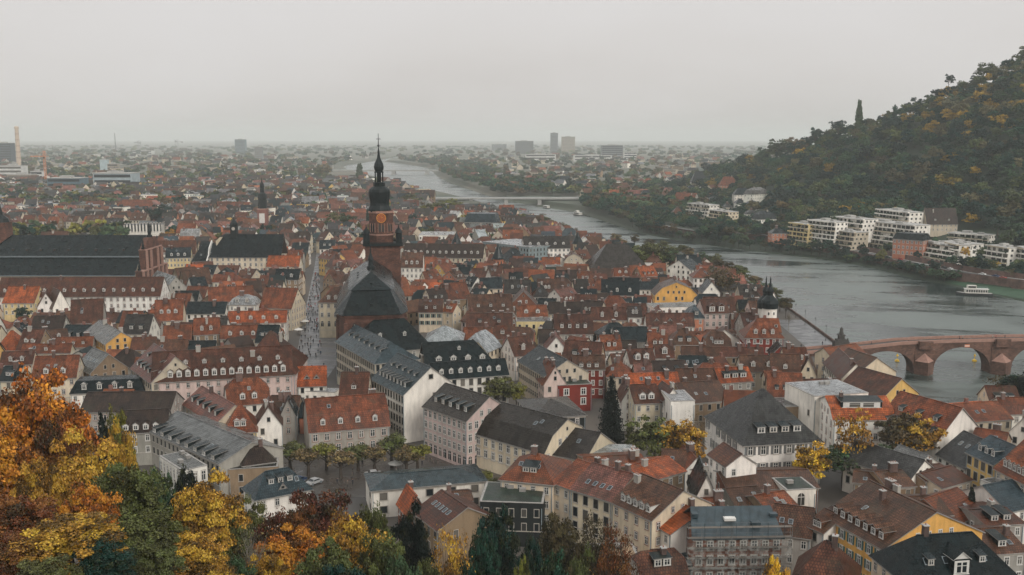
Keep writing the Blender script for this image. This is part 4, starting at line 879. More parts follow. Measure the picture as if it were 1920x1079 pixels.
    for a in range(8):                                   # bell windows and dials
        an = a*math.pi/4; c, s2 = math.cos(an), math.sin(an)
        if s2 > .3: continue
        w = MB(); w.M = Matrix.Translation((tx8 + c*ro_*.93, tc_ + s2*ro_*.93, 0)) @ Matrix.Rotation(an + math.pi/2, 4, 'Z')
        for xo in (-.62, .62): w.prism([(xo-.5,-.1,z1+5.6),(xo+.5,-.1,z1+5.6),(xo+.5,-.1,z2-6.2),(xo,-.1,z2-5.3),(xo-.5,-.1,z2-6.2)], (0,.3,0), 0)
        w.box(-.1,.1,-.2,.1,z1+5.6,z2-5.2,1); w.box(-1.4,-1.2,-.2,.1,z1+5.2,z2-5,1); w.box(1.2,1.4,-.2,.1,z1+5.2,z2-5,1)
        w.obj('window', [M['glass'], M['sill']], root)
        if a == 6:
            dl = MB(); dl.M = w.M @ Matrix.Translation((0,-.2,z2-2.9)) @ Matrix.Rotation(math.pi/2, 4, 'X')
            dl.lathe([(1.75,0),(1.75,.12)], 24, m=0); dl.lathe([(1.95,-.04),(1.95,.08)], 24, m=1)
            for h_ in range(12): a_ = h_*math.pi/6; dl.tube((1.25*math.cos(a_),1.25*math.sin(a_),.18),(1.6*math.cos(a_),1.6*math.sin(a_),.18),.09,.09,4,1)
            dl.tube((0,0,.2),(0,1.3,.2),.08,.05,4,1); dl.tube((0,0,.22),(.8,.3,.22),.1,.06,4,1)
            dl.obj('clock', [M['clock'], M['gold']], root)
    zz = lambda py: zt(713, py, T+8); px_ = 1/(FPX/proj(Vector((xc, T+8, 60)))[2]); cxp = tx - .9
    prof = [(22.5,397),(22,392),(18.3,385),(17.8,380),(18.5,374),(20,367),(20.3,360),(19,355),(14.5,351),(11,349.5)]
    d = MB(); d.lathe([(r_*px_, zz(y_)) for r_, y_ in prof], 16, cxp, tc_, 0); d.obj('bell_dome', [M['copper']], root, smooth=False)
    l = MB(); l.lathe([(11*px_, zz(350)), (11*px_, zz(343)), (9.5*px_, zz(342))], 8, cxp, tc_, 0)
    for k in range(8): a_ = k*math.pi/4+.39; l.tube((cxp+7.4*px_*math.cos(a_), tc_+7.4*px_*math.sin(a_), zz(343)), (cxp+7.4*px_*math.cos(a_), tc_+7.4*px_*math.sin(a_), zz(323)), .28, .28, 5, 0)
    l.lathe([(8.6*px_, zz(324)), (8.6*px_, zz(322)), (6.5*px_, zz(321))], 8, cxp, tc_, 0); l.lathe([(2.2*px_, zz(343)), (2.2*px_, zz(323))], 6, cxp, tc_, 0)
    l.obj('lantern', [M['copper']], root)
    o = MB(); o.lathe([(r_*px_, zz(y_)) for r_, y_ in ((6.5,322),(8.6,318),(9.2,313),(8,307),(5.6,302),(3.4,297),(2.2,290),(1.3,281),(.6,276))], 14, cxp, tc_, 0); o.obj('onion_dome', [M['copper']], root)
    f = MB(); f.lathe([(.2,zz(276)),(2.0*px_,zz(274.6)),(2.2*px_,zz(273)),(.2,zz(271)),(.11,zz(252)),(.02,zz(250))], 8, cxp, tc_, 0); f.tube((cxp-.9,tc_,zz(261)),(cxp+.9,tc_,zz(261)),.12,.12,5,0); f.obj('weather_cross', [M['metal']], root)
    return root
church()
def big_church():
    Y0 = 500; x0 = atY(-70, 517, Y0).x; x1 = atY(253, 517, Y0).x; root = empty('baroque_church', ((x0+x1)/2, Y0, 0)); tag(root, 'huge baroque church with a two-tier dark slate roof and red sandstone gable front', 'church')
    X = (x1-x0)/2; e1 = zt(100,517,Y0); b1 = zt(100,483,Y0+8); e2 = zt(100,480.5,Y0+7.4); r2 = zt(100,441,Y0+19); Wd = 38
    w = MB(); w.box(-X,X,.5,Wd-.5,-1,e1,0); w.box(-X,X,8,Wd-8,e1,e2,0); w.obj('wall', [M['wall']], root, color=C['beige'])
    r = MB(); r.solid([(-X,-.4,e1),(X,-.4,e1),(X,8,b1),(-X+6,8,b1)], [(0,1,2,3)], .3, 0, 1); r.solid([(-X,Wd+.4,e1),(X,Wd+.4,e1),(X,Wd-8,b1),(-X+6,Wd-8,b1)], [(3,2,1,0)], .3, 0, 1)
    r.box(-X+5,X,7.9,8.4,b1-.8,e2,1)
    r.solid([(-X+7,7.2,e2),(X,7.2,e2),(X,19,r2),(-X+17,19,r2),(X,Wd-7.2,e2),(-X+7,Wd-7.2,e2)], [(0,1,2,3),(3,2,4,5),(0,3,5)], .3, 0, 1)
    r.add([(-X+7,7.2,e2),(-X+17,19,r2),(-X+7.3,7.0,e2+.3),(-X+17.3,18.8,r2+.3)], [(0,1,3,2)], 1)
    r.obj('roof', [M['slate'], M['zinc']], root, uv=True, color=C['dslate'])
    for i in range(10):
        for (yy, z_) in ((4.2, (e1+b1)/2-.6), (10.5, e2+2.3)):
            xx = -X + 12 + i*(2*X-16)/10 + (2 if yy > 5 else 0); m = MB(); m.box(-.55,.55,-.3,1.4,-.3,.9,0); m.solid([(-.75,-.5,.9),(.75,-.5,.9),(.75,1.6,1.3),(-.75,1.6,1.3)], [(0,1,2,3)], .1, 1); m.obj('dormer', [M['timber'], M['copper']], root, loc=(xx,yy,z_))
    f = MB(); zt_ = zt(264,447,Y0+19); f.box(X,X+3.2,1,Wd-1,-1,e1+2,0); f.box(X,X+3.0,7,Wd-7,e1+2,e2+3,0); f.prism([(X,8,e2+3),(X,12,e2+7),(X,14,r2-1),(X,19,zt_+.5),(X,24,r2-1),(X,26,e2+7),(X,Wd-8,e2+3)], (2.8,0,0), 0)
    for yy in (2,8,14,24,30,Wd-2): f.box(X+3.2,X+4.2,yy-.6,yy+.6,-1,e1+1.5 if yy in (2,Wd-2) else e2+2.5,1)
    f.box(X-.2,X+4.0,1,Wd-1,e1+1.4,e1+2.1,1); f.box(X-.2,X+3.6,7,Wd-7,e2+2.6,e2+3.2,1)
    f.obj('gable_front', [M['red_stone'], M['sill']], root, uv=True)
    for yy, z_ in ((2.5,e1+2),(9,e2+3.2),(19,zt_),(29,e2+3.2)):
        u = MB(); k = 1.6 if yy == 19 else 1; u.lathe([(.9*k,z_-.5),(.9*k,z_+1*k),(.5*k,z_+1.2*k),(.65*k,z_+2.2*k),(.35*k,z_+3.4*k),(.5*k,z_+3.8*k),(.1,z_+5.2*k)], 8, X+1.5, yy); u.obj('finial', [M['copper']], root)
    t = MB(); tx = atY(-8, 400, Y0+30).x - (x0+x1)/2; t.box(tx-4,tx+4.4,30,38,-1,zt(0,418,530),0); t.lathe([(4.9,zt(0,418,530)),(4.2,zt(0,411,530)),(1.6,zt(0,404,530)),(1.4,zt(0,398,530)),(.1,zt(0,380,530))], 8, tx, 34, 1); t.obj('tower', [M['red_stone'], M['copper']], root, uv=True)
big_church()
def uni_church():
    r = Hs('hipl',392,482,526,482,440,15,'dslate','cream',ws='stone',sp=3.2,wz=(1.2,1.9),ch=0,sky=0,D=18,vis=6,lab='long slate-roofed university church with a dark clock cupola on its ridge',name='church')
    z = r['he']+r['hr']; yy = r['D']/2; xx = atY(442,440,r['O'].y+12).x - r['O'].x
    k = MB(); k.box(-1.9,1.9,-1.9,1.9,-2,5.4,0); k.box(-2.2,2.2,-2.2,2.2,5.4,5.8,0); k.lathe([(2.4,5.8),(2.2,7),(1.2,8.2),(.3,9.2),(.05,11)], 8, ang0=math.pi/8); k.obj('cupola', [M['copper']], r['root'], loc=(xx,yy,z))
    c = MB(); c.M = Matrix.Rotation(math.pi/2, 4, 'X'); c.lathe([(1.0,0),(1.0,.15)], 16); o = c.obj('clock', [M['trim']], r['root'], loc=(xx,yy-1.95,z+3.6))
    p = MB(); X = r['L']/2; p.prism([(-X-.4,-3,r['he']-2),(-X-.4,1,r['he']+1),(-X-.4,3,r['he']+5),(-X-.4,9,r['he']+9),(-X-.4,10,r['he']+8),(-X-.4,5,r['he']+3),(-X-.4,2,r['he']-2)], (-.6,0,0)); p.obj('curved_gable_coping', [M['frame']], r['root'])
def baroque_tower():
    Y = 930; root = empty('church_tower', tuple(at(493,437,0).xy)+(0,)); Y = root.location.y; root.location.x = atY(493,400,Y).x
    tag(root, 'slim baroque church spire with a dark onion top rising above the far roofs', 'church tower'); s = 1/(FPX/Y); z = lambda py: zt(493,py,Y)
    b = MB(); b.box(-8.5*s,8.5*s,-4,4,-1,z(393),0); b.box(-9*s,9*s,-4.3,4.3,z(393),z(391),1); b.obj('tower', [M['wall'], M['sill']], root, color=(.22,.10,.08))
    w = MB(); w.box(-5*s,5*s,-4.3,-4.02,z(418),z(400),0); w.obj('scaffold_net', [M['frame']], root)
    d = MB(); d.lathe([(8.5*s,z(391)),(7.5*s,z(375)),(8.5*s,z(371)),(7.5*s,z(364)),(4*s,z(361)),(3.6*s,z(352)),(4.5*s,z(350)),(3.4*s,z(345)),(1.2*s,z(341)),(.3*s,z(333))], 8, ang0=.39); d.obj('dome', [M['copper']], root)
def cone_turret(px, pyt, pye, pyb, hw, wall, label, z0=0, he=14):
    p = at(px, pye, he); Y = p.y; s = Y/FPX; root = empty('turret', (p.x, Y, 0)); tag(root, label, 'turret')
    b = MB(); b.lathe([(hw*.8*s*1.02,-1),(hw*.8*s*1.02,he)], 12); b.obj('wall', [M['wall']], root, color=C[wall])
    r = MB(); zt_ = zt(px,pyt,Y); r.lathe([(hw*1.1*s,he-.4),(hw*.95*s,he+.3),(hw*.45*s,he+(zt_-he)*.5),(.05,zt_)], 12); r.obj('roof', [M['slate']], root, uv=True, color=C['slate'])
    for a in (-2.2,-1.57,-.9): w = MB(); w.box(-.4,.4,-.12,.05,-.7,.7,0); w.obj('window', [M['glass']], root, loc=(hw*.82*s*math.cos(a), hw*.82*s*math.sin(a), he-2.5), rz=a+math.pi/2)
uni_church(); baroque_tower()
cone_turret(1083,434,456,475,11,'cream','cream round turret with a pointed dark cone roof by the river')
cone_turret(856,434,458,462,11,'wgrey','grey cone-roofed turret left of the modern glass hall')
cone_turret(934,456,484,505,12,'salmon','reddish round turret with a pointed slate cone in front of the glass hall')
def gate_tower(px, Y, k):
    x = atY(px,577,Y).x; root = empty('gate_tower', (x,Y,0)); tag(root, ('nearer' if k else 'farther')+' white round bridge gate tower with a black bulbous helm', 'gate tower', 'twin bridge gate towers')
    z1 = zt(px,577,Y); b = MB(); b.lathe([(3.0,-1),(2.9,z1)], 20); b.obj('wall', [M['wall']], root, color=C['white'], smooth=False)
    d = MB(); s = Y/FPX; z = lambda py: zt(px,py,Y); d.lathe([(3.3,z1-.2),(3.35,z(572)),(3.5,z(568)),(3.2,z(563)),(2.0,z(558)),(1.2,z(554)),(1.15,z(549)),(1.45,z(546)),(1.2,z(542)),(.65,z(538)),(.4,z(532)),(.2,z(526)),(.35,z(525)),(.08,z(519))], 14); d.obj('helm', [M['copper']], root)
    for a in (-1.9,-1.2): w = MB(); w.box(-.25,.25,-.1,.1,-.5,.5,0); w.obj('window', [M['glass']], root, loc=(2.95*math.cos(a),2.95*math.sin(a),z1-2), rz=a+math.pi/2)
gate_tower(1435, 407, 0); gate_tower(1443, 393, 1)
# old stone bridge
BY = 389.0
def deckz(x): 
    px = 960 + FPX*x/BY*1.0; py = np.interp(px, [1440,1500,1590,1700,1800,1920,2100,2500], [661,657,650,638,634,631.5,630,640]); return zt(px, py+4, BY)
def old_bridge():
    root = empty('stone_bridge', (atY(1728,640,BY).x, BY, WZ)); tag(root, 'old red sandstone arch bridge with heavy piers and cutwaters crossing the river', 'bridge')
    ox, oy, oz = root.location; X = lambda px: atY(px, 660, BY).x
    piers = [(X(1583),X(1606)),(X(1708),X(1744)),(X(1850),X(1888)),(X(1992),X(2030)),(X(2134),X(2170)),(X(2275),X(2310))]
    spans = [(piers[i][1], piers[i+1][0]) for i in range(len(piers)-1)]; xs = np.arange(X(1478), X(2400), .5); Wd = 7.6
    def bot(x):
        for a, b_ in spans:
            if a < x < b_:
                m = (a+b_)/2; h = (b_-a)/2; top = deckz(m) - 2.2; spring = WZ + 1.2; return spring + (top-spring)*math.sqrt(max(0, 1-((x-m)/h)**2))**.9
        return WZ - 3 if x > X(1590) else -1.5
    b = MB(); v = []; n = len(xs)
    for x in xs: t = deckz(x); bo = bot(x); v += [(x-ox,-Wd/2,bo-oz),(x-ox,-Wd/2,t-oz),(x-ox,Wd/2,t-oz),(x-ox,Wd/2,bo-oz)]
    f = []; mm = []
    for i in range(n-1): a = 4*i; c = 4*(i+1); f += [(a,c,c+1,a+1),(a+1,c+1,c+2,a+2),(a+2,c+2,c+3,a+3),(a+3,c+3,c,a)]; mm += [0,1,0,0]
    b.add(v, f, mm); b.obj('arch_body', [M['bridge_stone'], M['cobble']], root, uv=True)
    for a, c in piers[:5]:                             # piers with cutwaters
        m = (a+c)/2-ox; h = (c-a)/2; tp = deckz((a+c)/2)-oz; p = MB(); p.box(m-h*.98,m+h*.98,-Wd/2-.3,Wd/2+.3,-3,tp-2.4,0)
        for s in (-1,1):
            pl = [(m-h*.98,s*(Wd/2+.3),-3),(m+h*.98,s*(Wd/2+.3),-3),(m,s*(Wd/2+4.2),-3)]
            if s < 0: pl = [pl[0],pl[2],pl[1]]; pl = pl[::-1]
            p.prism(pl, (0,0,8.2), 0)
            b0 = len(p.v); p.add([(m-h*.98,s*(Wd/2+.3),5.2),(m+h*.98,s*(Wd/2+.3),5.2),(m,s*(Wd/2+4.2),5.2),(m,s*(Wd/2+.2),8.4)], [(0,2,3),(2,1,3)], 1)
            p.box(m-h*.7,m+h*.7,s*(Wd/2+.2) if s>0 else -Wd/2-1.5,Wd/2+1.5 if s>0 else -(Wd/2+.2),tp-2.2,tp+.9,0)
        p.obj('pier', [M['bridge_stone'], M['sill']], root, uv=True)
    for s in (-1,1):
        p = MB(); v = []
        for x in xs: t = deckz(x)-oz; y0 = s*(Wd/2); y1 = s*(Wd/2-.4); v += [(x-ox,y0+s*.12,t-.25),(x-ox,y0+s*.12,t+1.0),(x-ox,y1,t+1.0),(x-ox,y1,t-.2)]
        f = []
        for i in range(n-1): a = 4*i; c = 4*(i+1); f += [(a,c,c+1,a+1),(a+1,c+1,c+2,a+2),(a+2,c+2,c+3,a+3)]
        p.add(v, f, 0); p.obj('parapet', [M['sill']], root, uv=True)
    # signs on the arches: small red and white navigation boards
    for px in (1804, 1916):
        t = MB(); x = X(px)-ox; z = deckz(X(px))-oz-1.6; t.box(x-1.0,x+1.0,-Wd/2-.22,-Wd/2-.14,z-.5,z+.5,0)
        t.box(x-1.0,x+1.0,-Wd/2-.26,-Wd/2-.22,z-.5,z-.2,1); t.box(x-1.0,x+1.0,-Wd/2-.26,-Wd/2-.22,z+.2,z+.5,1); t.obj('navigation_board', [M['frame'], M['signred']], root)
    return root
M['signred'] = mat_plain('sign_orange', (0.75, 0.20, 0.05), 0.5, var=.05); M['yellow'] = mat_plain('buoy_yellow', (0.8, 0.5, 0.03), 0.5, var=.1)
old_bridge()
def person_mesh(pose=0, seed=0):
    st = .22 if pose == 0 else .05
    V = [((0,0,.95),.16),((0,0,1.15),.15),((0,0,1.38),.17),((0,0,1.52),.07),((0,.01,1.64),.105),((0,.01,1.74),.085),
         ((.10,0,.86),.11),((.10,st*.6,.48),.08),((.10,st*-.3+st*.9,.08),.055),((.10,st+.10,.04),.045),
         ((-.10,0,.86),.11),((-.10,-st*.3,.48),.08),((-.10,-st,.09),.055),((-.10,-st+.10,.04),.045),
         ((.20,0,1.40),.075),((.26,-.05,1.14),.055),((.25,.08,.92),.045),((-.20,0,1.40),.075),((-.26,.05,1.14),.055),((-.24,.16,.95),.045)]
    E = [(0,1),(1,2),(2,3),(3,4),(4,5),(0,6),(6,7),(7,8),(8,9),(0,10),(10,11),(11,12),(12,13),(2,14),(14,15),(15,16),(2,17),(17,18),(18,19)]
    me = bpy.data.meshes.new('tmp'); me.from_pydata([p for p, _ in V], E, []); o = bpy.data.objects.new('tmp', me); COL.objects.link(o)
    md = o.modifiers.new('s', 'SKIN'); md.use_smooth_shade = True
    for i, (_, r_) in enumerate(V): sv = me.skin_vertices[0].data[i]; sv.radius = (r_, r_*.8); sv.use_root = (i == 0)
    o.modifiers.new('d', 'SUBSURF').levels = 1
    dg = bpy.context.evaluated_depsgraph_get(); dg.update(); out = bpy.data.meshes.new_from_object(o.evaluated_get(dg)); bpy.data.objects.remove(o)
    out.name = 'person'; out.materials.clear()
    for m in (M['cloth'], M['darkcloth'], M['skin'], M['hair']): out.materials.append(m)
    for p in out.polygons:
        c = p.center; p.material_index = 3 if c.z > 1.70 or (c.z > 1.6 and c.y < -.02) else 2 if c.z > 1.54 or (c.z < .98 and abs(c.x) > .21) else 1 if c.z < .62 else 0
    return out
M['darkcloth'] = mat_plain('dark_trousers', (.025,.027,.032), .9); M['hair'] = mat_plain('hair', (.05,.03,.02), .8)
def monument():
    p = Vector((atY(1574,650,BY).x, BY-1.5, 0)); z0 = deckz(p.x); root = empty('monument', (p.x, p.y, z0-2)); tag(root, 'weathered dark stone monument with a robed statue on a pedestal above the bridge pier', 'statue')
    z = lambda py: zt(1574,py,p.y) - z0 + 2
    b = MB(); b.box(-3.6,3.6,-2,2,-6,2,0); b.box(-2.9,2.9,-1.6,1.6,2,z(640),0); b.box(-1.9,1.9,-1.3,1.3,z(640),z(636),0); b.box(-1.1,1.1,-1.0,1.0,z(636),z(629),0); b.box(-1.4,1.4,-1.2,1.2,z(629),z(628),0)
    for x in (-2.4,2.4): b.lathe([(.5,z(641)),(.6,z(639)),(.3,z(637)),(.35,z(635)),(.1,z(634))], 8, x, -.6)
    b.obj('pedestal', [M['darkstone']], root, uv=True)
    me = person_mesh(1); me.materials.clear(); me.materials.append(M['darkstone'])
    for q in me.polygons: q.material_index = 0
    link('statue_figure', me, root, loc=(0,0,z(628)), rz=math.pi, scale=(2.1,1.9,(z(612)-z(628))/1.8))
    r = MB(); r.lathe([(.85,z(628)),(.95,z(626)),(.62,z(620)),(.55,z(617))], 10); r.obj('robe', [M['darkstone']], root)
M['darkstone'] = mat_plain('weathered_dark_stone', (.055,.05,.045), .9, var=.4, sc=1.2)
monument()
def wall_line(name, fn, ys_, z0, z1, th, mat, label, cat):
    b = MB(); pts = [fn(y_) for y_ in ys_]; n = len(pts); v = []
    for i, p in enumerate(pts):
        zz0, zz1 = (z0, z1) if not callable(z1) else (z0, z1(p)); v += [(p[0],p[1],zz0),(p[0],p[1],zz1),(p[0]+th,p[1],zz1),(p[0]+th,p[1],zz0)]
    f = []
    for i in range(n-1): a = 4*i; c = a+4; f += [(a,a+1,c+1,c),(a+1,a+2,c+2,c+1),(a+2,a+3,c+3,c+2)]
    b.add(v, f, 0); o = b.obj(name, [mat], uv=True); tag(o, label, cat); return o
wall_line('quay_wall', lambda y: (xl(y)-1.6, y), range(378, 900, 8), WZ-2, .95, .5, M['wallstone'], 'low reddish stone quay wall along the town side of the river', 'quay wall')
wall_line('retaining_wall', lambda y: (xwall(y)-.3, y), range(556, 1000, 8), -6.5, .95, .5, M['wallstone'], 'long dark red retaining wall carrying the road along the far bank', 'retaining wall')
wall_line('garden_wall', lambda y: (xroad(y)+7, y), range(600, 900, 8), -.5, 3.4, .6, M['wallstone'], 'red stone garden wall between the riverside road and the villas', 'garden wall')
# modern bridges
def girder_bridge(name, pa, pb, pyd, piers, label, z=2.0, arches=(), Wd=20, th=1.6):
    Y = (at(pa, pyd, z).y + at(pb, pyd, z).y)/2; xa = atY(pa,pyd,Y).x; xb = atY(pb,pyd,Y).x; root = empty(name, ((xa+xb)/2, Y, WZ)); tag(root, label, 'bridge'); cx = (xa+xb)/2; oz = WZ
    b = MB(); b.box(xa-cx,xb-cx,0,Wd,z-th-oz,z-oz,0); b.box(xa-cx,xb-cx,-.6,0,z-.8-oz,z+.1-oz,0); b.obj('deck', [M['conc']], root)
    r = MB()
    for yy in (-.4, Wd-.2): r.box(xa-cx,xb-cx,yy,yy+.12,z+.9-oz,z+1.05-oz,0); [r.box(xa-cx+i*3,xa-cx+i*3+.15,yy,yy+.12,z-oz,z+.9-oz,0) for i in range(int((xb-xa)/3))]
    r.obj('railing', [M['zinc']], root)
    for px in piers:
        p = MB(); x = atY(px,pyd,Y).x-cx; w = 1.8*Y/1000; p.box(x-w,x+w,1,Wd-1,-4,z-1.6-oz,0); p.box(x-w*1.4,x+w*1.4,.4,Wd-.4,-4,1.5,0); p.obj('pier', [M['conc']], root)
    for i, px in enumerate(np.linspace(pa+20, pb-8, 7 if Wd > 15 else 4)):
        p = MB(); x = atY(px,pyd,Y).x-cx; p.tube((x,1,z-oz),(x,1,z-oz+9),.14,.08,5); p.tube((x,1,z-oz+9),(x,3.2,z-oz+9.3),.07,.05,4); p.obj('lamp_post', [M['zinc']], root)
    return root
girder_bridge('road_bridge', 800, 1090, 372, (883, 949, 1012), 'flat grey road bridge on stone piers across the river bend', z=3.5)
girder_bridge('far_bridge', 610, 830, 319, (680, 737, 800), 'faint far girder bridge crossing the pale river in the haze', z=5.0, th=3.5)
# ------------------------------------------------------------------ landmark masks and town filling
from math import floor
GW, GH = 480, 270
owner = np.full((GH, GW), 0.0)       # depth of the recognisable building shown in each cell
def rec_corners(r):
    ey = Vector((-r['ex'].y, r['ex'].x, 0)); return [r['O'] + r['ex']*(sx_*r['L']/2) + ey*(d_*r['D']) for sx_, d_ in ((-1,0),(1,0),(1,1),(-1,1))]
def poly_cells(pts):
    """grid cells inside the convex hull of screen points"""
    P = sorted(set((p[0]/4, p[1]/4) for p in pts)); 
    def half(P):
        h = []
        for p in P:
            while len(h) > 1 and (h[-1][0]-h[-2][0])*(p[1]-h[-2][1]) - (h[-1][1]-h[-2][1])*(p[0]-h[-2][0]) <= 0: h.pop()
            h.append(p)
        return h[:-1]
    H = half(P) + half(P[::-1]); x0 = max(0, int(min(p[0] for p in H))); x1 = min(GW-1, int(max(p[0] for p in H))); y0 = max(0, int(min(p[1] for p in H))); y1 = min(GH-1, int(max(p[1] for p in H)))
    if x1 < x0 or y1 < y0: return None
    X, Y = np.meshgrid(np.arange(x0, x1+1)+.5, np.arange(y0, y1+1)+.5); ins = np.ones(X.shape, bool)
    for a, b in zip(H, H[1:]+H[:1]): ins &= (b[0]-a[0])*(Y-a[1]) - (b[1]-a[1])*(X-a[0]) >= 0
    return (slice(y0, y1+1), slice(x0, x1+1), ins)
def protect(r, vis=None):
    cs = rec_corners(r); g = r['g']; he, hr = r['he'], r['hr']; vis = r['opt'].get('vis', 4 if r['O'].y < 330 else 1.0)
    pts = [proj(c + Vector((0,0,g+he-vis))) for c in cs] + [proj(c + Vector((0,0,g+he))) for c in cs]
    a = (cs[0]+cs[3])/2; b = (cs[1]+cs[2])/2; pts += [proj(a + Vector((0,0,g+he+hr))), proj(b + Vector((0,0,g+he+hr)))]
    c = poly_cells(pts); dep = proj(r['O'])[2]
    if c: sub = owner[c[0], c[1]]; sub[c[2] & ((sub == 0) | (sub > dep))] = dep
FOOT = []
def add_foot(cs, m=0.6):
    c = sum((Vector(q) for q in cs), Vector())/len(cs); P = []
    for q in cs:
        d = Vector(q) - c; l = d.length; P.append((c + d*((l+m)/l)).xy)
    FOOT.append((P, min(p.x for p in P), max(p.x for p in P), min(p.y for p in P), max(p.y for p in P)))
def sat(A, B):
    for P in (A, B):
        for i in range(len(P)):
            e = P[(i+1) % len(P)] - P[i]; n = Vector((-e.y, e.x)); a = [n.dot(q) for q in A]; b = [n.dot(q) for q in B]
            if max(a) <= min(b) or max(b) <= min(a): return False
    return True
def hits(P):
    x0, x1, y0, y1 = min(p.x for p in P), max(p.x for p in P), min(p.y for p in P), max(p.y for p in P)
    for F in FOOT:
        if F[1] > x1 or F[2] < x0 or F[3] > y1 or F[4] < y0: continue
        if sat(P, F[0]): return True
    return False
def inpoly(x, y, P):
    c = False; j = len(P)-1
    for i in range(len(P)):
        if (P[i][1] > y) != (P[j][1] > y) and x < (P[j][0]-P[i][0])*(y-P[i][1])/(P[j][1]-P[i][1]) + P[i][0]: c = not c
        j = i
    return c
for r in HOUSES: protect(r); add_foot(rec_corners(r), -.3)
for px0, px1, py0, py1, *dd_ in PROT:                      # church bodies, street, open views
    sub_ = owner[int(py0/4):int(py1/4), int(px0/4):int(px1/4)]; sub_[sub_ == 0] = dd_[0] if dd_ else 5000
    if not dd_: sub_[:] = 5000
WATER = [(620,308),(800,308),(830,335),(900,360),(1000,386),(1085,400),(1200,440),(1300,458),(1560,494),(1930,566),(1930,628),(1600,640),(1560,630),(1480,575),(1440,540),(1400,520),(1330,490),(1230,470),(1120,440),(1060,425),(1000,400),(950,384),(890,384),(830,362),(760,345),(735,330),(625,325)]
for j_ in range(GH):
    for i_ in range(GW):
        if inpoly(i_*4+2, j_*4+2, WATER) or (815 < i_*4+2 < 1085 and 362 < j_*4+2 < 384) or (622 < i_*4+2 < 822 and 311 < j_*4+2 < 328): owner[j_, i_] = 90000
NOGO = [[tuple(at(a, b, 0).xy) for a, b in poly] for poly in (
    [(545,730),(640,730),(656,655),(640,625),(608,612),(604,560),(600,500),(599,460),(592,460),(587,500),(571,560),(552,640)], SQ,
    [(640,650),(860,650),(860,745),(700,745),(620,700)],
    [(-300,1079),(620,1079),(620,900),(470,870),(260,830),(170,790),(-300,740)], [(620,1200),(1120,1200),(1120,940),(620,940)], [(1250,1079),(1500,1079),(1500,985),(1250,985)])]
for (fx0, fx1, fy0, fy1) in ((atY(712,560,372).x-14, atY(712,560,372).x+14, 346, 432), (atY(-80,517,500).x, atY(253,517,500).x+6, 497, 542)):
    add_foot([Vector((fx0,fy0,0)), Vector((fx1,fy0,0)), Vector((fx1,fy1,0)), Vector((fx0,fy1,0))], 0)
STP = [(548,712),(612,712),(648,660),(640,640),(604,618),(603,560),(601,500),(600,470),(592,470),(588,500),(574,560),(560,640)]
for j_ in range(100, 190):
    for i_ in range(130, 165):
        if inpoly(i_*4+2, j_*4+2, STP): owner[j_, i_] = 5000
CHP = [(686,455),(700,350),(713,250),(726,350),(752,455),(752,510),(785,592),(782,640),(655,640),(648,592),(684,520)]
for j_ in range(62, 162):
    for i_ in range(160, 198):
        if inpoly(i_*4+2, j_*4+2, CHP): owner[j_, i_] = max(owner[j_, i_], 380)
SLO = at(597,470,0); SHI = at(590,720,0)
roofpick = ['red']*4 + ['dred']*6 + ['rust']*4 + ['brown']*6 + ['dbrown']*3 + ['orange']*1 + ['slate']*3 + ['dslate']*2 + ['gbrown']*2 + ['pinkr']*1
wallpick = ['cream']*4 + ['white']*5 + ['beige']*4 + ['pink']*1 + ['wgrey']*3 + ['tan']*3 + ['yellow']*1 + ['salmon']*1
farpick = ['pale']*1 + ['dred']*3 + ['brown']*5 + ['dbrown']*4 + ['gbrown']*3 + ['slate']*3 + ['grey']*3 + ['red']*2 + ['pinkr']*3 + ['lgrey']*2 + ['bslate']*2 + ['rust']*2
farpick2 = ['gbrown']*4 + ['grey']*4 + ['slate']*3 + ['brown']*4 + ['dbrown']*3 + ['pinkr']*3 + ['lgrey']*3 + ['bslate']*2 + ['dred']*2 + ['rust']*1
cand = []
rowY = 222.0
while rowY < 1900:
    step = 12.8 if rowY < 700 else 17 if rowY < 1100 else 24
    x = -0.54*rowY - 25 + random.uniform(0, 9); xe = min(xl(rowY) - 12, 0.54*rowY + 20)
    while x < xe:
        w = random.uniform(7, 15.5) * (1 if rowY < 1100 else 1.3)
        px, py, _ = proj(Vector((x + w/2, rowY, 0)))
        a = random.gauss(0, .07)
        if 600 < px < 960 and rowY < 1000 and random.random() < .5: a += random.choice([-.75, -.5, .55, .9])
        elif random.random() < (.22 if rowY < 600 else .5): a += random.choice([.6, -.6, math.pi/2, .3, -.3])
        if px < 600 and rowY < 700 and abs(px - 580) < 45: a = math.pi/2 if random.random() < .5 else 0
        cand.append((x + w/2, rowY + random.uniform(-2, 2), w, random.uniform(9.5, 12.8) * (1 if rowY < 1100 else 1.2), a)); x += w + (random.choice([-.3,-.3,0,3.5]) if rowY < 700 else random.choice([0,2,6,14]))
    rowY += step
FILL = []
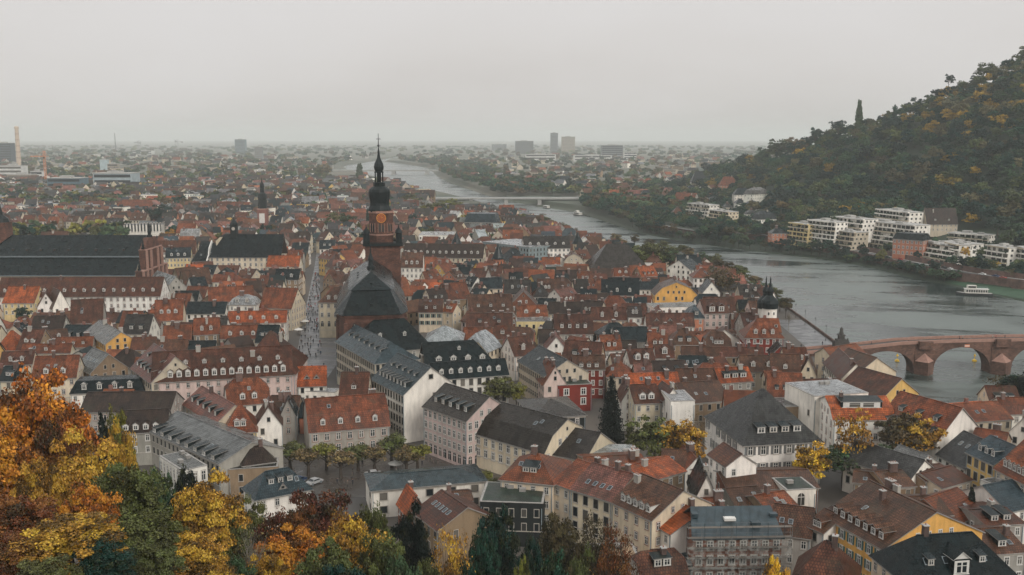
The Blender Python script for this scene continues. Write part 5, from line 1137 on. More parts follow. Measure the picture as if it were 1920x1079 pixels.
for (cx, cy, w, dep, a) in cand:
    if any(inpoly(cx, cy, P) for P in NOGO): continue
    if castle(cx, cy - 4) > .5: continue
    ex = Vector((math.cos(a), math.sin(a), 0)); ey = Vector((-ex.y, ex.x, 0))
    for tries in range(4):
        O = Vector((cx, cy, 0)) - ey*dep/2; cs = [O + ex*(s_*w/2) + ey*(d_*dep) for s_, d_ in ((-1,0),(1,0),(1,1),(-1,1))]; P = [c.xy for c in cs]
        if not hits(P): break
        w *= .72; dep *= .85
    else: continue
    if w < 5 or dep < 4.5: continue
    he = random.choice([6.5, 9, 9, 10, 11]) * (1 if cy < 1100 else .9); sl = random.uniform(.75, 1.15); kind = random.choice(['gable']*8 + ['half','hip','mansard','gable'])
    hr = sl*dep/2; ok = False; fl_ = cy > 950 and random.random() < .30
    if fl_: kind = 'flat'; hr = 0; he *= random.uniform(.9, 1.5)
    for _ in range(4):
        r = dict(O=O, ex=ex, L=w, D=dep, he=he, hr=hr, kind=kind, g=0.0, opt={})
        pts = [proj(c + Vector((0,0,1))) for c in cs] + [proj(c + Vector((0,0,he))) for c in cs] + [proj((cs[0]+cs[3])/2 + Vector((0,0,he+hr))), proj((cs[1]+cs[2])/2 + Vector((0,0,he+hr)))]
        c = poly_cells(pts); d0 = proj(O)[2]
        if not c: ok = False; break
        sub = owner[c[0], c[1]][c[2]]; bad = (sub > d0 + 2).sum()
        if bad <= max(1, .06*len(sub)): ok = True; break
        he *= .75; hr *= .85
        if he < 4: break
    if not ok: continue
    FOOT.append((P, min(p.x for p in P), max(p.x for p in P), min(p.y for p in P), max(p.y for p in P)))
    px = sum(p[0] for p in pts)/len(pts); py = sum(p[1] for p in pts)/len(pts)
    if px < -60 or px > 1980 or py > 1110: continue
    r['opt'] = dict(r=random.choice(['pale','lgrey','grey','bslate']) if fl_ else random.choice(roofpick if cy < 700 else farpick if cy < 950 else farpick2), w=random.choice(wallpick)); r['px'] = (px, py); FILL.append(r)
# how much of each filler can be seen: paint near to far on the coarse grid
dep_img = owner.copy(); order = sorted(FILL, key=lambda r: r['O'].y)
zimg = np.where(owner > 0, owner, 1e9)
for r in order:
    cs = rec_corners(r); he, hr = r['he'], r['hr']
    pts = [proj(c + Vector((0,0,1))) for c in cs] + [proj(c + Vector((0,0,he))) for c in cs] + [proj((cs[0]+cs[3])/2 + Vector((0,0,he+hr))), proj((cs[1]+cs[2])/2 + Vector((0,0,he+hr)))]
    c = poly_cells(pts); d0 = proj(r['O'])[2]; sub = zimg[c[0], c[1]]; m = c[2] & (sub > d0); r['vis'] = int(m.sum()); sub[m] = d0
n_hero = len(HOUSES); NIND = 296 - n_hero
big = sorted([r for r in FILL if r['vis'] > 1], key=lambda r: -r['vis'])
ind = [r for r in big[:NIND]]; rest = [r for r in FILL if r not in ind and (r['vis'] > 0)]
for r in ind:
    q = r['opt']; n = random.choice([0,0,1,2,3,2]); q['ws'] = random.choice(['plain','stone','dark']); q['sp'] = random.uniform(2.2, 3.2); q['wz'] = (random.uniform(.8,1.15), random.uniform(1.3,1.75)); q['fsk'] = .06; q['ch'] = random.choice([0,1,1,2]); q['sky'] = random.choice([0,0,0,1,2])
    r['dorm'] = [(n, random.uniform(.2,.4), random.choice([1.1,1.3,1.5]), random.choice([1.1,1.4]), random.choice(['gable','shed','wgable','white']))] if n and r['L'] > 2.2*n and r['hr'] > 3 else []
    r['dorm_n'] = r['dorm'][0][0] if r['dorm'] else 0
    r['opt']['auto'] = True; house(r)
# the remaining far houses as one mass
def mass(recs, name, label):
    b = MB(); camv = Vector((0,0,CAM_H))
    for r in recs:
        ex = r['ex']; rz = math.atan2(ex.y, ex.x); b.M = Matrix.Translation((r['O'].x, r['O'].y, r['g'])) @ Matrix.Rotation(rz, 4, 'Z')
        L, D, he, hr, kind = r['L'], r['D'], r['he'], r['hr'], r['kind']; X = L/2
        wc = jit(C[r['opt']['w']], .1); rc = jit(C[r['opt']['r']], .2)
        b.col = wc; prof = gable_prof(kind, D, he, hr)
        for x, out in ((X,1),(-X,-1)):
            pts = [(x,0,-1),(x,D,-1)] + [(x,p[0],p[1]) for p in prof[::-1]]; b.add(pts, [tuple(range(len(pts))) if out > 0 else tuple(range(len(pts)))[::-1]], 0)
        b.add([(-X,0,-1),(X,0,-1),(X,0,he),(-X,0,he)], [(0,1,2,3)], 0); b.add([(-X,D,-1),(X,D,-1),(X,D,he),(-X,D,he)], [(1,0,3,2)], 0)
        b.col = rc
        if kind == 'flat': b.box(-X-.1,X+.1,-.1,D+.1,he,he+.5,1); b.box(-X*.3,X*.2,D*.3,D*.6,he+.5,he+2.5,1)
        else: sv, sf = roof_skin(kind, L, D, he, hr); b.solid([(a,c,z+.2) for a,c,z in sv], sf, .2, 1)
        n = max(1, int(L/3.0)); dist = r['O'].y
        for k in range(min(int(he/3.1), 4) if dist < 1500 else min(int(he/3.3), 8)):
            z = he - 1.7 - 3.1*k
            if dist > 1300: b.box(-X*.85, X*.85, -.1, -.02, z-.6, z+.6, 2, (0,0,0)); continue
            for i in range(n): u = -X + (i+.5)/n*L; b.box(u-.5,u+.5,-.08,-.02,z-.8,z+.8,2)
        if kind == 'gable' and dist < 1100:
            for i in range(max(1, int(D/4))): u = (i+.5)/max(1, int(D/4))*D; b.box(X+.02,X+.08,u-.5,u+.5,he-2.4,he-.9,2); b.box(-X-.08,-X-.02,u-.5,u+.5,he-2.4,he-.9,2)
        if kind != 'flat' and dist < 1300:
            if random.random() < .7: xx = random.uniform(-X*.7, X*.7); b.col = (.2,.1,.08); b.box(xx-.5,xx+.5,D/2-.4,D/2+.4,he+hr-1,he+hr+1.3,0)
            for i in range(random.choice([0,0,1,2,3])):
                xx = random.uniform(-X*.7,X*.7); zz = he + .3*hr; yy = (zz-he)/(hr/(D/2)); b.col = rc; b.box(xx-.75,xx+.75,yy-.3,yy+2,zz,zz+1.5,1); b.col = (.6,.58,.54); b.box(xx-.6,xx+.6,yy-.36,yy-.31,zz+.2,zz+1.3,0); b.box(xx-.4,xx+.4,yy-.4,yy-.37,zz+.3,zz+1.2,2)
    b.M = None
    return tag(b.obj(name, [M['wall_far'], M['tile_far'], M['glass']], vcol=True), label, 'houses', kind='stuff')
print('heroes', n_hero, 'fill', len(FILL), 'ind', len(ind), 'rest', len(rest))
# ------------------------------------------------------------------ villas on the far bank, skyline, boats, cars, people
Hs('mflat',1674,448,1731,452,437,14,'slate','salmon',g=0,ws='stone',wz=(1.3,2.0),sp=3.0,D=14,fh=3.9,ch=0,lab='salmon-orange villa block with a slate mansard by the riverside road',name='villa')
VT = []
def flats(ax, ay, bx, by, fl, label, g=0.0, setb=1.6, D=14, fh=3.3, col='white', lo=0):
    A = at(ax, ay, g); B_ = at(bx, by, g); e = B_ - A; Wd = e.length; rz = math.atan2(e.y, e.x); P = (A + B_)/2; root = empty('terraced_flats', (P.x, P.y, g), rz); tag(root, label, 'flats'); X = Wd/2
    w = MB()
    for k in range(fl):
        y0 = k*setb; z = k*fh; w.box(-X,X,y0+1.2,D+fl*setb,z if k else -2-lo,z+fh,0)
    w.obj('wall', [M['wall']], root, color=C[col])
    rr = random.Random(len(label)*7 + fl)
    for k in range(fl):
        y0 = k*setb; z = k*fh; b = MB(); b.box(-X-.2,X+.2,y0-.6,y0+1.2,z+fh-.35,z+fh-.1,0)
        xa = -X-.3 + (rr.random()*.25*Wd if k == fl-1 else 0); xb = X+.3 - (rr.random()*.2*Wd if k >= fl-2 else 0)
        if k < fl-1 or setb < .5: b.box(xa,xb,y0-.75,y0-.6,z+fh-.4,z+fh+.6,0)
        b.box(-X-.35,-X-.15,y0-.6,y0+1.2,z+fh-.35,z+fh+.6,0); b.box(X+.15,X+.35,y0-.6,y0+1.2,z+fh-.35,z+fh+.6,0)
        b.obj('balcony', [M['wall']], root, color=C[col] if k % 3 else C['beige'])
        n = max(2, int(Wd/4.2))
        for i in range(n):
            if rr.random() < .12: continue
            wd_ = rr.choice([.5,.74,.74,.84]); x0 = -X + (i+.1)/n*Wd; x1 = x0 + wd_/n*Wd; b = MB(); b.box(x0,x1,y0+1.08,y0+1.2,z+.3,z+fh-.55,1); b.box((x0+x1)/2-.06,(x0+x1)/2+.06,y0+1.02,y0+1.08,z+.3,z+fh-.55,0)
            b.box(x0,x1,y0+1.02,y0+1.08,z+.3,z+.4,0); b.obj('window', [M['darkframe'], M['glass']], root)
        for s_ in (-1,1):
            for i in range(3): b = MB(); yy = y0+3+i*4; b.box(s_*X-.05,s_*X+.05,yy,yy+1.6,z+1,z+2.5,1); b.obj('window', [M['darkframe'], M['glass']], root)
    for i in range(int(X*2.4)):                          # planted balcony edges
        k = rr.randrange(fl); xx = rr.uniform(-X,X); q = link('planter', PLANT, root, loc=(xx, k*setb-.35, k*fh+fh*.05 if k == 0 else k*fh), scale=(rr.uniform(.8,2.2),.5,rr.uniform(.9,1.5)), color=(.02,.045,.018))
    r = MB(); zz = fl*fh; r.box(-X-.3,X+.3,(fl-1)*setb-.5,D+fl*setb+.2,zz,zz+.4,0); r.box(-X*.5,-X*.1,D*.6,D,zz+.4,zz+1.9,0); r.box(X*.3,X*.55,D*.5,D*.8,zz+.4,zz+1.5,0); r.obj('roof', [M['conc']], root)
def plant_mesh():
    rg = np.random.default_rng(5); n = 90; q = rg.normal(size=(n,3))*.38; q[:,2] = np.abs(q[:,2]) + .2; a = rg.normal(size=(n,3))*.22; b = rg.normal(size=(n,3))*.22
    V_ = np.stack([q-a,q-b,q+a,q+b],1).reshape(-1,3); return np_mesh('planter', V_, np.arange(n*4).reshape(-1,4), [M['cloth']])
PLANT = plant_mesh()
flats(1590,459,1702,474,6,'large white terraced flats with long balconies beneath the wooded hill',setb=.9,D=16)
flats(1552,430,1612,437,3,'upper white flats with roof gardens behind the large terraced flats',g=12,setb=1.5,lo=6)
flats(1640,415,1700,423,3,'white penthouse blocks stepping up above the large terraced flats',g=16,setb=.4,lo=10)
flats(1476,456,1510,461,5,'pale yellow riverside flats with small balconies',col='lyellow',setb=.3,D=12)
flats(1510,459,1560,466,6,'white corner flats with a low domed dormer left of the large terraced flats',setb=.3,D=13)
flats(1560,465,1592,470,4,'narrow planted flats with grey balconies between two white blocks',col='beige',setb=1.4,D=12)
flats(1776,453,1851,459,2,'long low white modern villa with ribbon windows above a terrace',g=6,setb=.3,D=12,lo=6)
flats(1757,470,1810,477,2,'flat white villa with a projecting terrace below the long low villa',g=3,setb=1.6,lo=3)
flats(1704,485,1775,497,4,'low white riverside villa with three long sweeping terraces',setb=2.4,D=10,fh=2.9)
flats(1769,491,1791,497,4,'small white cube villa right of the sweeping terraces',setb=.2,D=9)
flats(1843,497,1884,504,4,'white riverside house with stacked balconies near the right edge',setb=.4,D=12)
flats(1890,500,1940,509,4,'white modern cube house with big square windows at the right edge',setb=.0,D=12)
flats(1283,411,1322,416,5,'white stepped flats among the trees of the far bank',setb=1.0,D=12)
flats(1323,419,1358,424,4,'cream stepped flats right of the white stepped flats',setb=1.0,D=12,col='cream')
V2 = dict(name='villa', hill=True, ch=1, sky=0, ws='stone', sp=3.2)
Hs('gable',1738,420,1796,420,391,9,'dbrown','beige',[d3(2,.2,1.6,1.4,'gable')],D=13,lab='half-timbered beige villa with a steep dark brown roof on the hill foot',**V2)
Hs('hip',1447,438,1476,438,428,8,'slate','salmon',D=12,lab='salmon house with a slate roof left of the pale yellow riverside flats',**V2)
Hs('mhip',1422,412,1456,411,396,9,'slate','white',D=12,lab='white villa with a slate mansard below the wooded hill',**V2)
Hs('hip',1297,341,1326,341,322,10,'slate','white',D=14,lab='white villa with a high green-grey hip roof on the lower hillside',**V2)
Hs('hip',1350,349,1384,349,333,10,'rust','salmon',D=14,lab='pinkish villa with a red roof on the lower hillside',**V2)
Hs('hip',1377,365,1410,365,353,9,'slate','white',D=12,lab='white villa with dark roof below the pinkish villa',**V2)
Hs('mhip',1412,365,1440,363,352,9,'lgrey','white',D=12,lab='white villa with a pale roof at the forest edge',**V2)
Hs('gable',1262,376,1300,378,362,8,'rust','wgrey',D=14,lab='broad red roofed house among the riverside trees of the far bank',**V2)
Hs('hip',1262,400,1281,400,388,9,'brown','tan',D=12,lab='tan villa left of the white stepped flats',**V2)
Hs('hip',1200,368,1225,368,357,9,'slate','cream',D=13,lab='cream villa with slate hip roof across the river bend',**V2)
Hs('gable',1640,220,1672,214,209,7,'slate','white',D=11,lab='white villa with a blue-grey roof near the hilltop right of the poplar',**V2)
for i_, (a_, b__, y_, h_, rf, wl, kd) in enumerate(((1118,1137,361,7,'slate','white','hip'),(1141,1161,367,8,'rust','cream','hip'),(1165,1186,374,9,'brown','white','gable'),(1186,1201,352,7,'slate','beige','hip'),(1206,1223,346,8,'red','white','hip'),(1227,1246,353,9,'grey','white','mhip'),(1248,1263,344,7,'rust','beige','hip'),(1158,1176,351,7,'red','white','gable'),(1330,1350,376,8,'slate','white','mhip'),(1358,1373,389,8,'grey','cream','hip'),(1380,1399,381,8,'slate','white','hip'),(1402,1424,384,7,'bslate','white','mhip'),(1232,1250,377,7,'brown','cream','hip'),(1288,1308,356,8,'slate','white','hip'),(1096,1112,352,7,'rust','white','hip'),(1325,1342,400,7,'slate','beige','hip'),(1400,1420,402,8,'grey','white','mhip'))):
    Hs(kd,a_,y_,b__,y_,y_-8,h_,rf,wl,D=12,auto2=True,**V2)
# skyline
def slab(px0, px1, pyt, pyb, col, label, cat='office block', D=None, rough=None, bands=True, top=None, name='office_block'):
    P = at((px0+px1)/2, pyb, 0); dep = proj(P)[2]; Wd = (px1-px0)/FPX*dep; h = zt((px0+px1)/2, pyt, P.y); D = D or min(max(Wd*.6, 12), 40)
    root = empty(name, (P.x, P.y, 0), 0); tag(root, label, cat); X = Wd/2
    b = MB(); b.box(-X,X,0,D,-1,h,0); b.obj('wall', [M['wall']], root, color=col)
    if bands:
        g = MB(); n = max(2, int(h/7)); 
        for k in range(n): z = (k+.35)/n*h; g.box(-X*.94,X*.94,-.5,-.02,z,z+h/n*.5,0)
        g.obj('window_bands', [M['glass']], root)
    r = MB(); r.box(-X-.3,X+.3,-.3,D+.3,h,h+1,0); r.box(-X*.4,X*.3,D*.3,D*.7,h+1,h+4,0); r.obj('roof', [M['conc']], root)
    return root
dk = (.06,.075,.09); gy = (.18,.19,.20); wh = (.62,.61,.58); tn = (.33,.28,.22); bl = (.10,.16,.19)
slab(-8,22,269,310,dk,'dark blue office slab at the far left skyline')
slab(441,460,262,288,bl,'lone bluish tower block on the hazy skyline behind the town')
slab(966,1000,265,289,dk,'broad dark grey slab block on the skyline beside the slim tower')
slab(1032,1046,250,288,gy,'slim blue-grey tower, tallest block on the skyline','tower')
slab(1053,1078,257,289,tn,'tan tower block just right of the slim blue-grey tower','tower')
slab(1003,1022,284,292,wh,'small pale block below the dark slab on the skyline')
slab(985,1042,290,305,wh,'long white clinic slab in front of the skyline towers')
slab(1076,1147,292,303,wh,'long white low building right of the skyline towers')
slab(1128,1168,273,300,gy,'grey office block right of the tan tower')
slab(1170,1194,286,303,wh,'bright white stepped block at the right of the skyline')
slab(922,950,271,283,gy,'grey flat-topped block left of the dark slab on the skyline')
slab(0,42,312,340,wh,'white office block at the far left below the chimney')
slab(58,80,322,344,wh,'small white office block right of the crane')
slab(14,58,328,346,tn,'cream office wing in front of the white block')
slab(90,152,335,362,bl,'long blue-green glazed hall in the left distance','hall')
slab(176,248,326,358,(.34,.40,.42),'big pale blue industrial hall in the left distance','hall')
slab(188,202,300,325,(.42,.50,.52),'pale blue silo block behind the industrial hall','silo',bands=False)
slab(202,221,308,325,tn,'tan block beside the pale blue silo')
slab(228,256,331,352,gy,'grey windowed block right of the pale blue hall')
slab(425,452,312,320,wh,'row of white gabled flats left of the distant spires')
slab(455,480,308,318,wh,'white flats just left of the baroque spire')
slab(208,226,277,284,wh,'white hall under the far mast')
slab(245,285,283,290,wh,'long white hall near the far cranes')
slab(355,405,287,291,wh,'thin white warehouse line on the plain')
slab(1105,1115,296,306,gy,'small grey block behind the white low building')
slab(478,492,276,300,gy,'grey church-like block on the plain','tower')
def chimney_stack():
    P = at(36,312,0); s = proj(P)[2]/FPX; root = empty('power_station_chimney', (P.x,P.y,0)); tag(root, 'tall pale yellow power station chimney on the left skyline', 'chimney'); h = zt(36,237,P.y)
    b = MB(); b.lathe([(4.4*s,-1),(3.3*s,h*.93),(4.0*s,h*.935),(4.0*s,h*.975),(2.6*s,h)], 16); b.obj('shaft', [M['paint']], root, color=(.50,.38,.28))
    g = MB(); [g.lathe([(4.3*s-k*.16*s,h*(.2+.15*k)),(4.3*s-k*.16*s,h*(.2+.15*k)+2)], 16) for k in range(5)]; g.obj('band', [M['sill']], root)
chimney_stack()
def crane(px, pyt, pyb, jl, jr, col, label, s0=1.0):
    P = at(px,pyb,0); s = proj(P)[2]/FPX; h = zt(px,pyt,P.y); root = empty('tower_crane', (P.x,P.y,0)); tag(root, label, 'crane', 'tower cranes in the distance'); w = 1.1*s0*max(1,s*.9)
    m = MB(); 
    for x in (-w,w):
        for y in (-w,w): m.tube((x,y,0),(x,y,h),.18*s0,.18*s0,4)
    n = int(h/(2*w)); 
    for k in range(n): z = k*h/n; z2 = (k+1)*h/n; q = 1 if k % 2 else -1; m.tube((-w*q,-w,z),(w*q,-w,z2),.14*s0,.14*s0,4); m.tube((-w,-w*q,z),(-w,w*q,z2),.14*s0,.14*s0,4); m.tube((w,w*q,z),(w,-w*q,z2),.14*s0,.14*s0,4)
    m.obj('mast', [M['paint']], root, color=col)
    j = MB(); hj = h*.84; j.tube((-jl*s,0,hj),(jr*s,0,hj),.5*s0,.4*s0,4); j.tube((-jl*s,0,hj+1.6*s),(0,0,hj+1.9*s),.2*s0,.2*s0,4); j.tube((0,0,h),(-jl*.7*s,0,hj),.15*s0,.15*s0,4); j.tube((0,0,h),(jr*s,0,hj),.15*s0,.15*s0,4)
    for k in range(14): x = -jl*s*(k/14); j.tube((x,0,hj),(x-jl*s/28,0,hj+1.6*s),.14*s0,.14*s0,4)
    j.obj('jib', [M['paint']], root, color=col); c = MB(); c.box(jr*s*.7,jr*s,-1.2,1.2,hj-3*s*.6,hj,0); c.obj('counterweight', [M['conc']], root); c = MB(); c.box(-1.2,1.2,-2.4,-.6,hj-3,hj-.5,0); c.obj('cab', [M['glass']], root)
crane(87,283,352,26,8,(.62,.22,.08),'orange tower crane standing over the white offices at the left',1.3)
crane(332,262,288,3,12,(.25,.25,.25),'faint grey crane in the haze left of the lone bluish tower block',2.5)
crane(262,264,290,10,3,(.25,.25,.25),'faint grey crane near the far mast',2.5)
def mast():
    P = at(217,285,0); root = empty('radio_mast', (P.x,P.y,0)); tag(root, 'thin grey radio mast on the hazy plain', 'mast'); h = zt(217,250,P.y); b = MB(); b.lathe([(4,0),(2.6,h*.3),(1.8,h)], 6); b.obj('pole', [M['metal']], root)
mast()
# boats, buoys
def boat(px, py, L, Wd, ang, label, big=True):
    P = at(px, py, WZ); root = empty('passenger_boat' if big else 'moored_boat', (P.x,P.y,WZ), ang); tag(root, label, 'boat')
    h = MB(); n = 10; v = []
    for i in range(n+1):
        t = i/n; x = -L/2 + t*L; w = Wd/2*(1 - max(0,(t-.7)/.3)**2*.95)*(1 - max(0,(.1-t)/.1)*.25); d = .5*max(0,(t-.75)/.25); v += [(x,-w*.8,-.4),(x,-w,1.1+d),(x,w,1.1+d),(x,w*.8,-.4)]
    f = [(4*i,4*i+4,4*i+5,4*i+1) for i in range(n)] + [(4*i+1,4*i+5,4*i+6,4*i+2) for i in range(n)] + [(4*i+2,4*i+6,4*i+7,4*i+3) for i in range(n)] + [(0,1,2,3)]
    h.add(v, f, [0]*n + [1]*n + [0]*(n+1)); h.obj('hull', [M['metal'], M['conc']], root)
    c = MB(); c.box(-L*.36,L*.26,-Wd*.38,Wd*.38,1.1,3.5,0); c.obj('cabin', [M['wall']], root, color=(.55,.53,.48))
    if big: u = MB(); u.box(-L*.05,L*.2,-Wd*.3,Wd*.3,3.65,5.6,0); u.obj('wheelhouse', [M['wall']], root, color=(.6,.58,.52))
    r = MB(); r.box(-L*.39,L*.28,-Wd*.42,Wd*.42,3.5,3.65,0); r.obj('upper_deck', [M['frame']], root)
    g = MB()
    for s in (-1,1):
        for k in range(9): x = -L*.34 + k*L*.066; y0 = s*Wd*.38; g.box(x,x+L*.045,min(y0,y0+s*.06),max(y0,y0+s*.06),1.8,3.1,0)
        if big: g.box(-L*.03,L*.18,min(s*Wd*.3,s*Wd*.3+s*.06),max(s*Wd*.3,s*Wd*.3+s*.06),4.2,5.3,0)
    g.obj('cabin_glazing', [M['glass']], root)
    q = MB(); [q.tube((-L*.38+k*L*.06,s*Wd*.41,3.65),(-L*.38+k*L*.06,s*Wd*.41,4.6),.05,.05,4) for k in range(6) for s in (-1,1)]; [q.tube((-L*.38,s*Wd*.41,4.6),(-L*.08,s*Wd*.41,4.6),.05,.05,4) for s in (-1,1)]; q.obj('railing', [M['zinc']], root)
boat(1826,553,20,5,R(168),'white and dark passenger boat moored at the grassy far bank')
boat(1083,404,24,6,R(110),'white river boat with a red stripe moored below the road bridge')
boat(1024,391,22,5,R(110),'small grey boat moored under the road bridge',False)
def buoy(px, py, lab):
    P = at(px,py,WZ); root = empty('buoy', tuple(P)); tag(root, lab, 'buoy', 'yellow navigation buoys'); b = MB(); b.lathe([(.9,-.4),(1.0,.2),(.8,.7),(.25,.9)], 10); b.obj('float', [M['yellow']], root)
    t = MB(); t.lathe([(.14,.9),(.12,2.2)], 6); t.lathe([(.6,2.2),(.05,3.3)], 4); t.obj('topmark', [M['yellow']], root)
buoy(1682,678,'yellow buoy seen through the left bridge arch'); buoy(1827,678,'yellow buoy seen through the middle bridge arch')
# cars on the far bank road
def car_parts():
    b = MB(); pr = [(-2.1,.35),(-2.15,.75),(-1.9,.95),(-1.25,1.0),(-.75,1.42),(.75,1.45),(1.25,1.02),(2.0,.88),(2.15,.7),(2.1,.35)]
    b.prism([(x,-.85,z) for x,z in pr], (0,1.7,0)); body = b.mesh('car_body', [M['paint']])
    g = MB(); g.prism([(-1.12,-.87,1.03),(-.72,-.87,1.36),(.70,-.87,1.38),(1.1,-.87,1.05)], (0,1.74,0)); g.prism([(.74,-.72,1.4),(1.24,-.72,1.05),(1.29,-.72,1.08),(.8,-.72,1.43)], (0,1.44,0)); g.prism([(-1.26,-.72,1.03),(-.78,-.72,1.40),(-.84,-.72,1.43),(-1.31,-.72,1.06)], (0,1.44,0)); gl = g.mesh('car_glass', [M['glass']])
    w = MB(); w.M = Matrix.Rotation(math.pi/2, 4, 'X'); w.lathe([(.33,-.1),(.33,.1)], 12, m=0); w.lathe([(.2,-.11),(.2,.11)], 8, m=1); return body, gl, w.mesh('wheel', [M['rubber'], M['zinc']])
CB, CG, CWh = car_parts()
def car(x, y, z, rz, col, lab):
    r = empty('parked_car', (x,y,z), rz); tag(r, lab, 'car', 'cars on the riverside road'); link('body', CB, r, color=col); link('glazing', CG, r)
    for a in (-1.3,1.3):
        for c in (-.8,.8): link('wheel', CWh, r, loc=(a,c,.33))
cc = [('white',(.7,.7,.68)),('black',(.02,.02,.02)),('silver',(.35,.36,.37)),('red',(.35,.03,.02)),('dark blue',(.02,.04,.10)),('white',(.7,.7,.68)),('grey',(.12,.12,.13))]
CARS = []
for i, y in enumerate([576,584,592,604,612,620,633,645,652,670,698,730,765,790,803,822,838,860]):
    nm, c = cc[i % 7]; a = math.atan2(10, xroad(y+5)-xroad(y-5)); side = (-2.2, 2.2, 3.0)[i % 3]; CARS.append((nm, i)); x = xroad(y)+side
    u = proj(Vector((x,y,4)))[0]; lm = min((('the right-edge cube house',1905),('the sweeping white terraces',1745),('the salmon villa block',1700),('the large terraced flats',1645),('the pale yellow riverside flats',1490),('the small boathouse',1385)), key=lambda q: abs(q[1]-u))[0]
    car(x, y, .07, a, c, (nm, lm))
cn = {}
for o in [o for o in COL.objects if o.name.startswith('parked_car')]: pass
for (px, py, rz_, c_, l_) in ((700,893,.3,(.5,.5,.5),'silver car parked under the pollarded trees on the square'),(722,899,.4,(.02,.02,.025),'black car beside the silver one on the square'),(770,893,.2,(.6,.6,.58),'white car parked near the right end of the tree row'),(560,905,1.0,(.03,.05,.10),'dark blue car at the left end of the square'),(850,893,2.7,(.3,.03,.03),'dark red car below the rose classical house'),(590,908,.9,(.35,.35,.35),'grey car next to the dark blue one on the square')):
    P_ = at(px,py,0); car(P_.x, P_.y, .06, rz_, c_, l_)
# people: main street crowd, quay and bridge
PM = [person_mesh(0), person_mesh(1)]
def person(p, rz, col, lab, grp, pose=0): o = link('person', PM[pose], loc=tuple(p), rz=rz, color=col, scale=(1,1,1)); tag(o, lab, 'person', grp); return o
coats = [(.02,.02,.025),(.03,.035,.05),(.05,.045,.04),(.12,.10,.08),(.25,.03,.03),(.35,.33,.30),(.03,.06,.09)]; cl_ = ['black','dark blue','dark brown','khaki','red','pale','dark teal']
for i in range(175):
    t = random.random()**.8; py = 702 - t*190; wdt = np.interp(py, [512,600,650,702], [5,12,24,26]); cxp = np.interp(py, [512,560,600,650,702], [595,590,584,583,582]); px = cxp + random.uniform(-1,1)*wdt; k = random.choice([0,0,0,1,1,2,3,4,5,6]); p = at(px,py,0); p.z = .06
    where = 'far up' if py < 560 else 'in the middle of' if py < 620 else 'at the wide lower end of'
    person(p, random.choice([0,math.pi])+random.gauss(0,.4), coats[k], 'pedestrian in a %s coat %s the wet main street' % (cl_[k], where), 'pedestrians %s the main street, %s coats' % (where, cl_[k]), random.choice([0,0,1]))
for px, py, k, l in ((1502,653,0,'dark-clothed person on the quay just left of the bridge monument'),(1542,648,1,'second dark figure by the monument, closer to it')):
    p = at(px,py,0); p.z = .06; person(p, .4, coats[k], l, 'people on the quay', 1)
for px, k, l in ((1800,0,'dark figure walking over the middle bridge arch'),(1806,5,'pale-coated figure beside the dark one on the middle arch'),(1862,5,'person in a white coat above the second bridge pier'),(1868,4,'person in a red coat above the second bridge pier'),(1885,0,'dark figure at the right end of the visible bridge'),(1635,1,'lone dark figure on the rising left part of the bridge')):
    x = atY(px,640,BY).x; person((x, BY+.5, deckz(x)+.02), 1.5, coats[k], l, 'people on the old bridge')
for i in range(22):
    px = random.uniform(600,860); py = random.uniform(868,915); p = at(px,py,0); p.z = .05; k = random.choice([0,0,1,2,3,5]); person(p, random.uniform(0,6.28), coats[k], 'person in a %s coat crossing the tree-lined square' % cl_[k], 'people on the square, %s coats' % cl_[k], random.choice([0,1]))
# street furniture
def lamp(x, y, z, h, lab, grp):
    r = empty('street_lamp', (x,y,z)); tag(r, lab, 'street lamp', grp); b = MB(); b.lathe([(.16,0),(.12,.5),(.06,.8),(.05,h)], 6); b.obj('pole', [M['metal']], r); k = MB(); k.lathe([(.12,h),(.26,h+.5),(.30,h+.55),(.05,h+.8)], 6); k.obj('lantern', [M['metal']], r)
ords = ['first','second','third','fourth','fifth','sixth','seventh','eighth','ninth','tenth','eleventh','twelfth','thirteenth','fourteenth','fifteenth','sixteenth','seventeenth','eighteenth','nineteenth','twentieth']
for i, y in enumerate(range(398, 560, 18)): lamp(xl(y)-4, y, .05, 6, 'thin dark street lamp on the quay, %s from the old bridge' % ords[i], 'lamps along the quay')
def parasol(px, py, lab, col=(.6,.58,.54)):
    p = at(px,py,0); r = empty('parasol', (p.x,p.y,.05)); tag(r, lab, 'parasol', 'parasols in the main street'); b = MB(); b.lathe([(.05,0),(.04,2.6)], 6); b.obj('pole', [M['metal']], r); c = MB(); c.lathe([(2.0,2.2),(1.95,2.3),(.1,3.0)], 8); c.obj('canopy', [M['cloth']], r, color=col)
parasol(572,612,'white parasol along the left side of the main street'); parasol(568,604,'second white parasol, farther up the left side of the street'); parasol(560,628,'white parasol nearest the palace corner in the main street')
parasol(653,872,'pale parasol under the pollarded trees on the square, left one'); parasol(742,885,'low pale parasol under the right pollarded trees on the square')
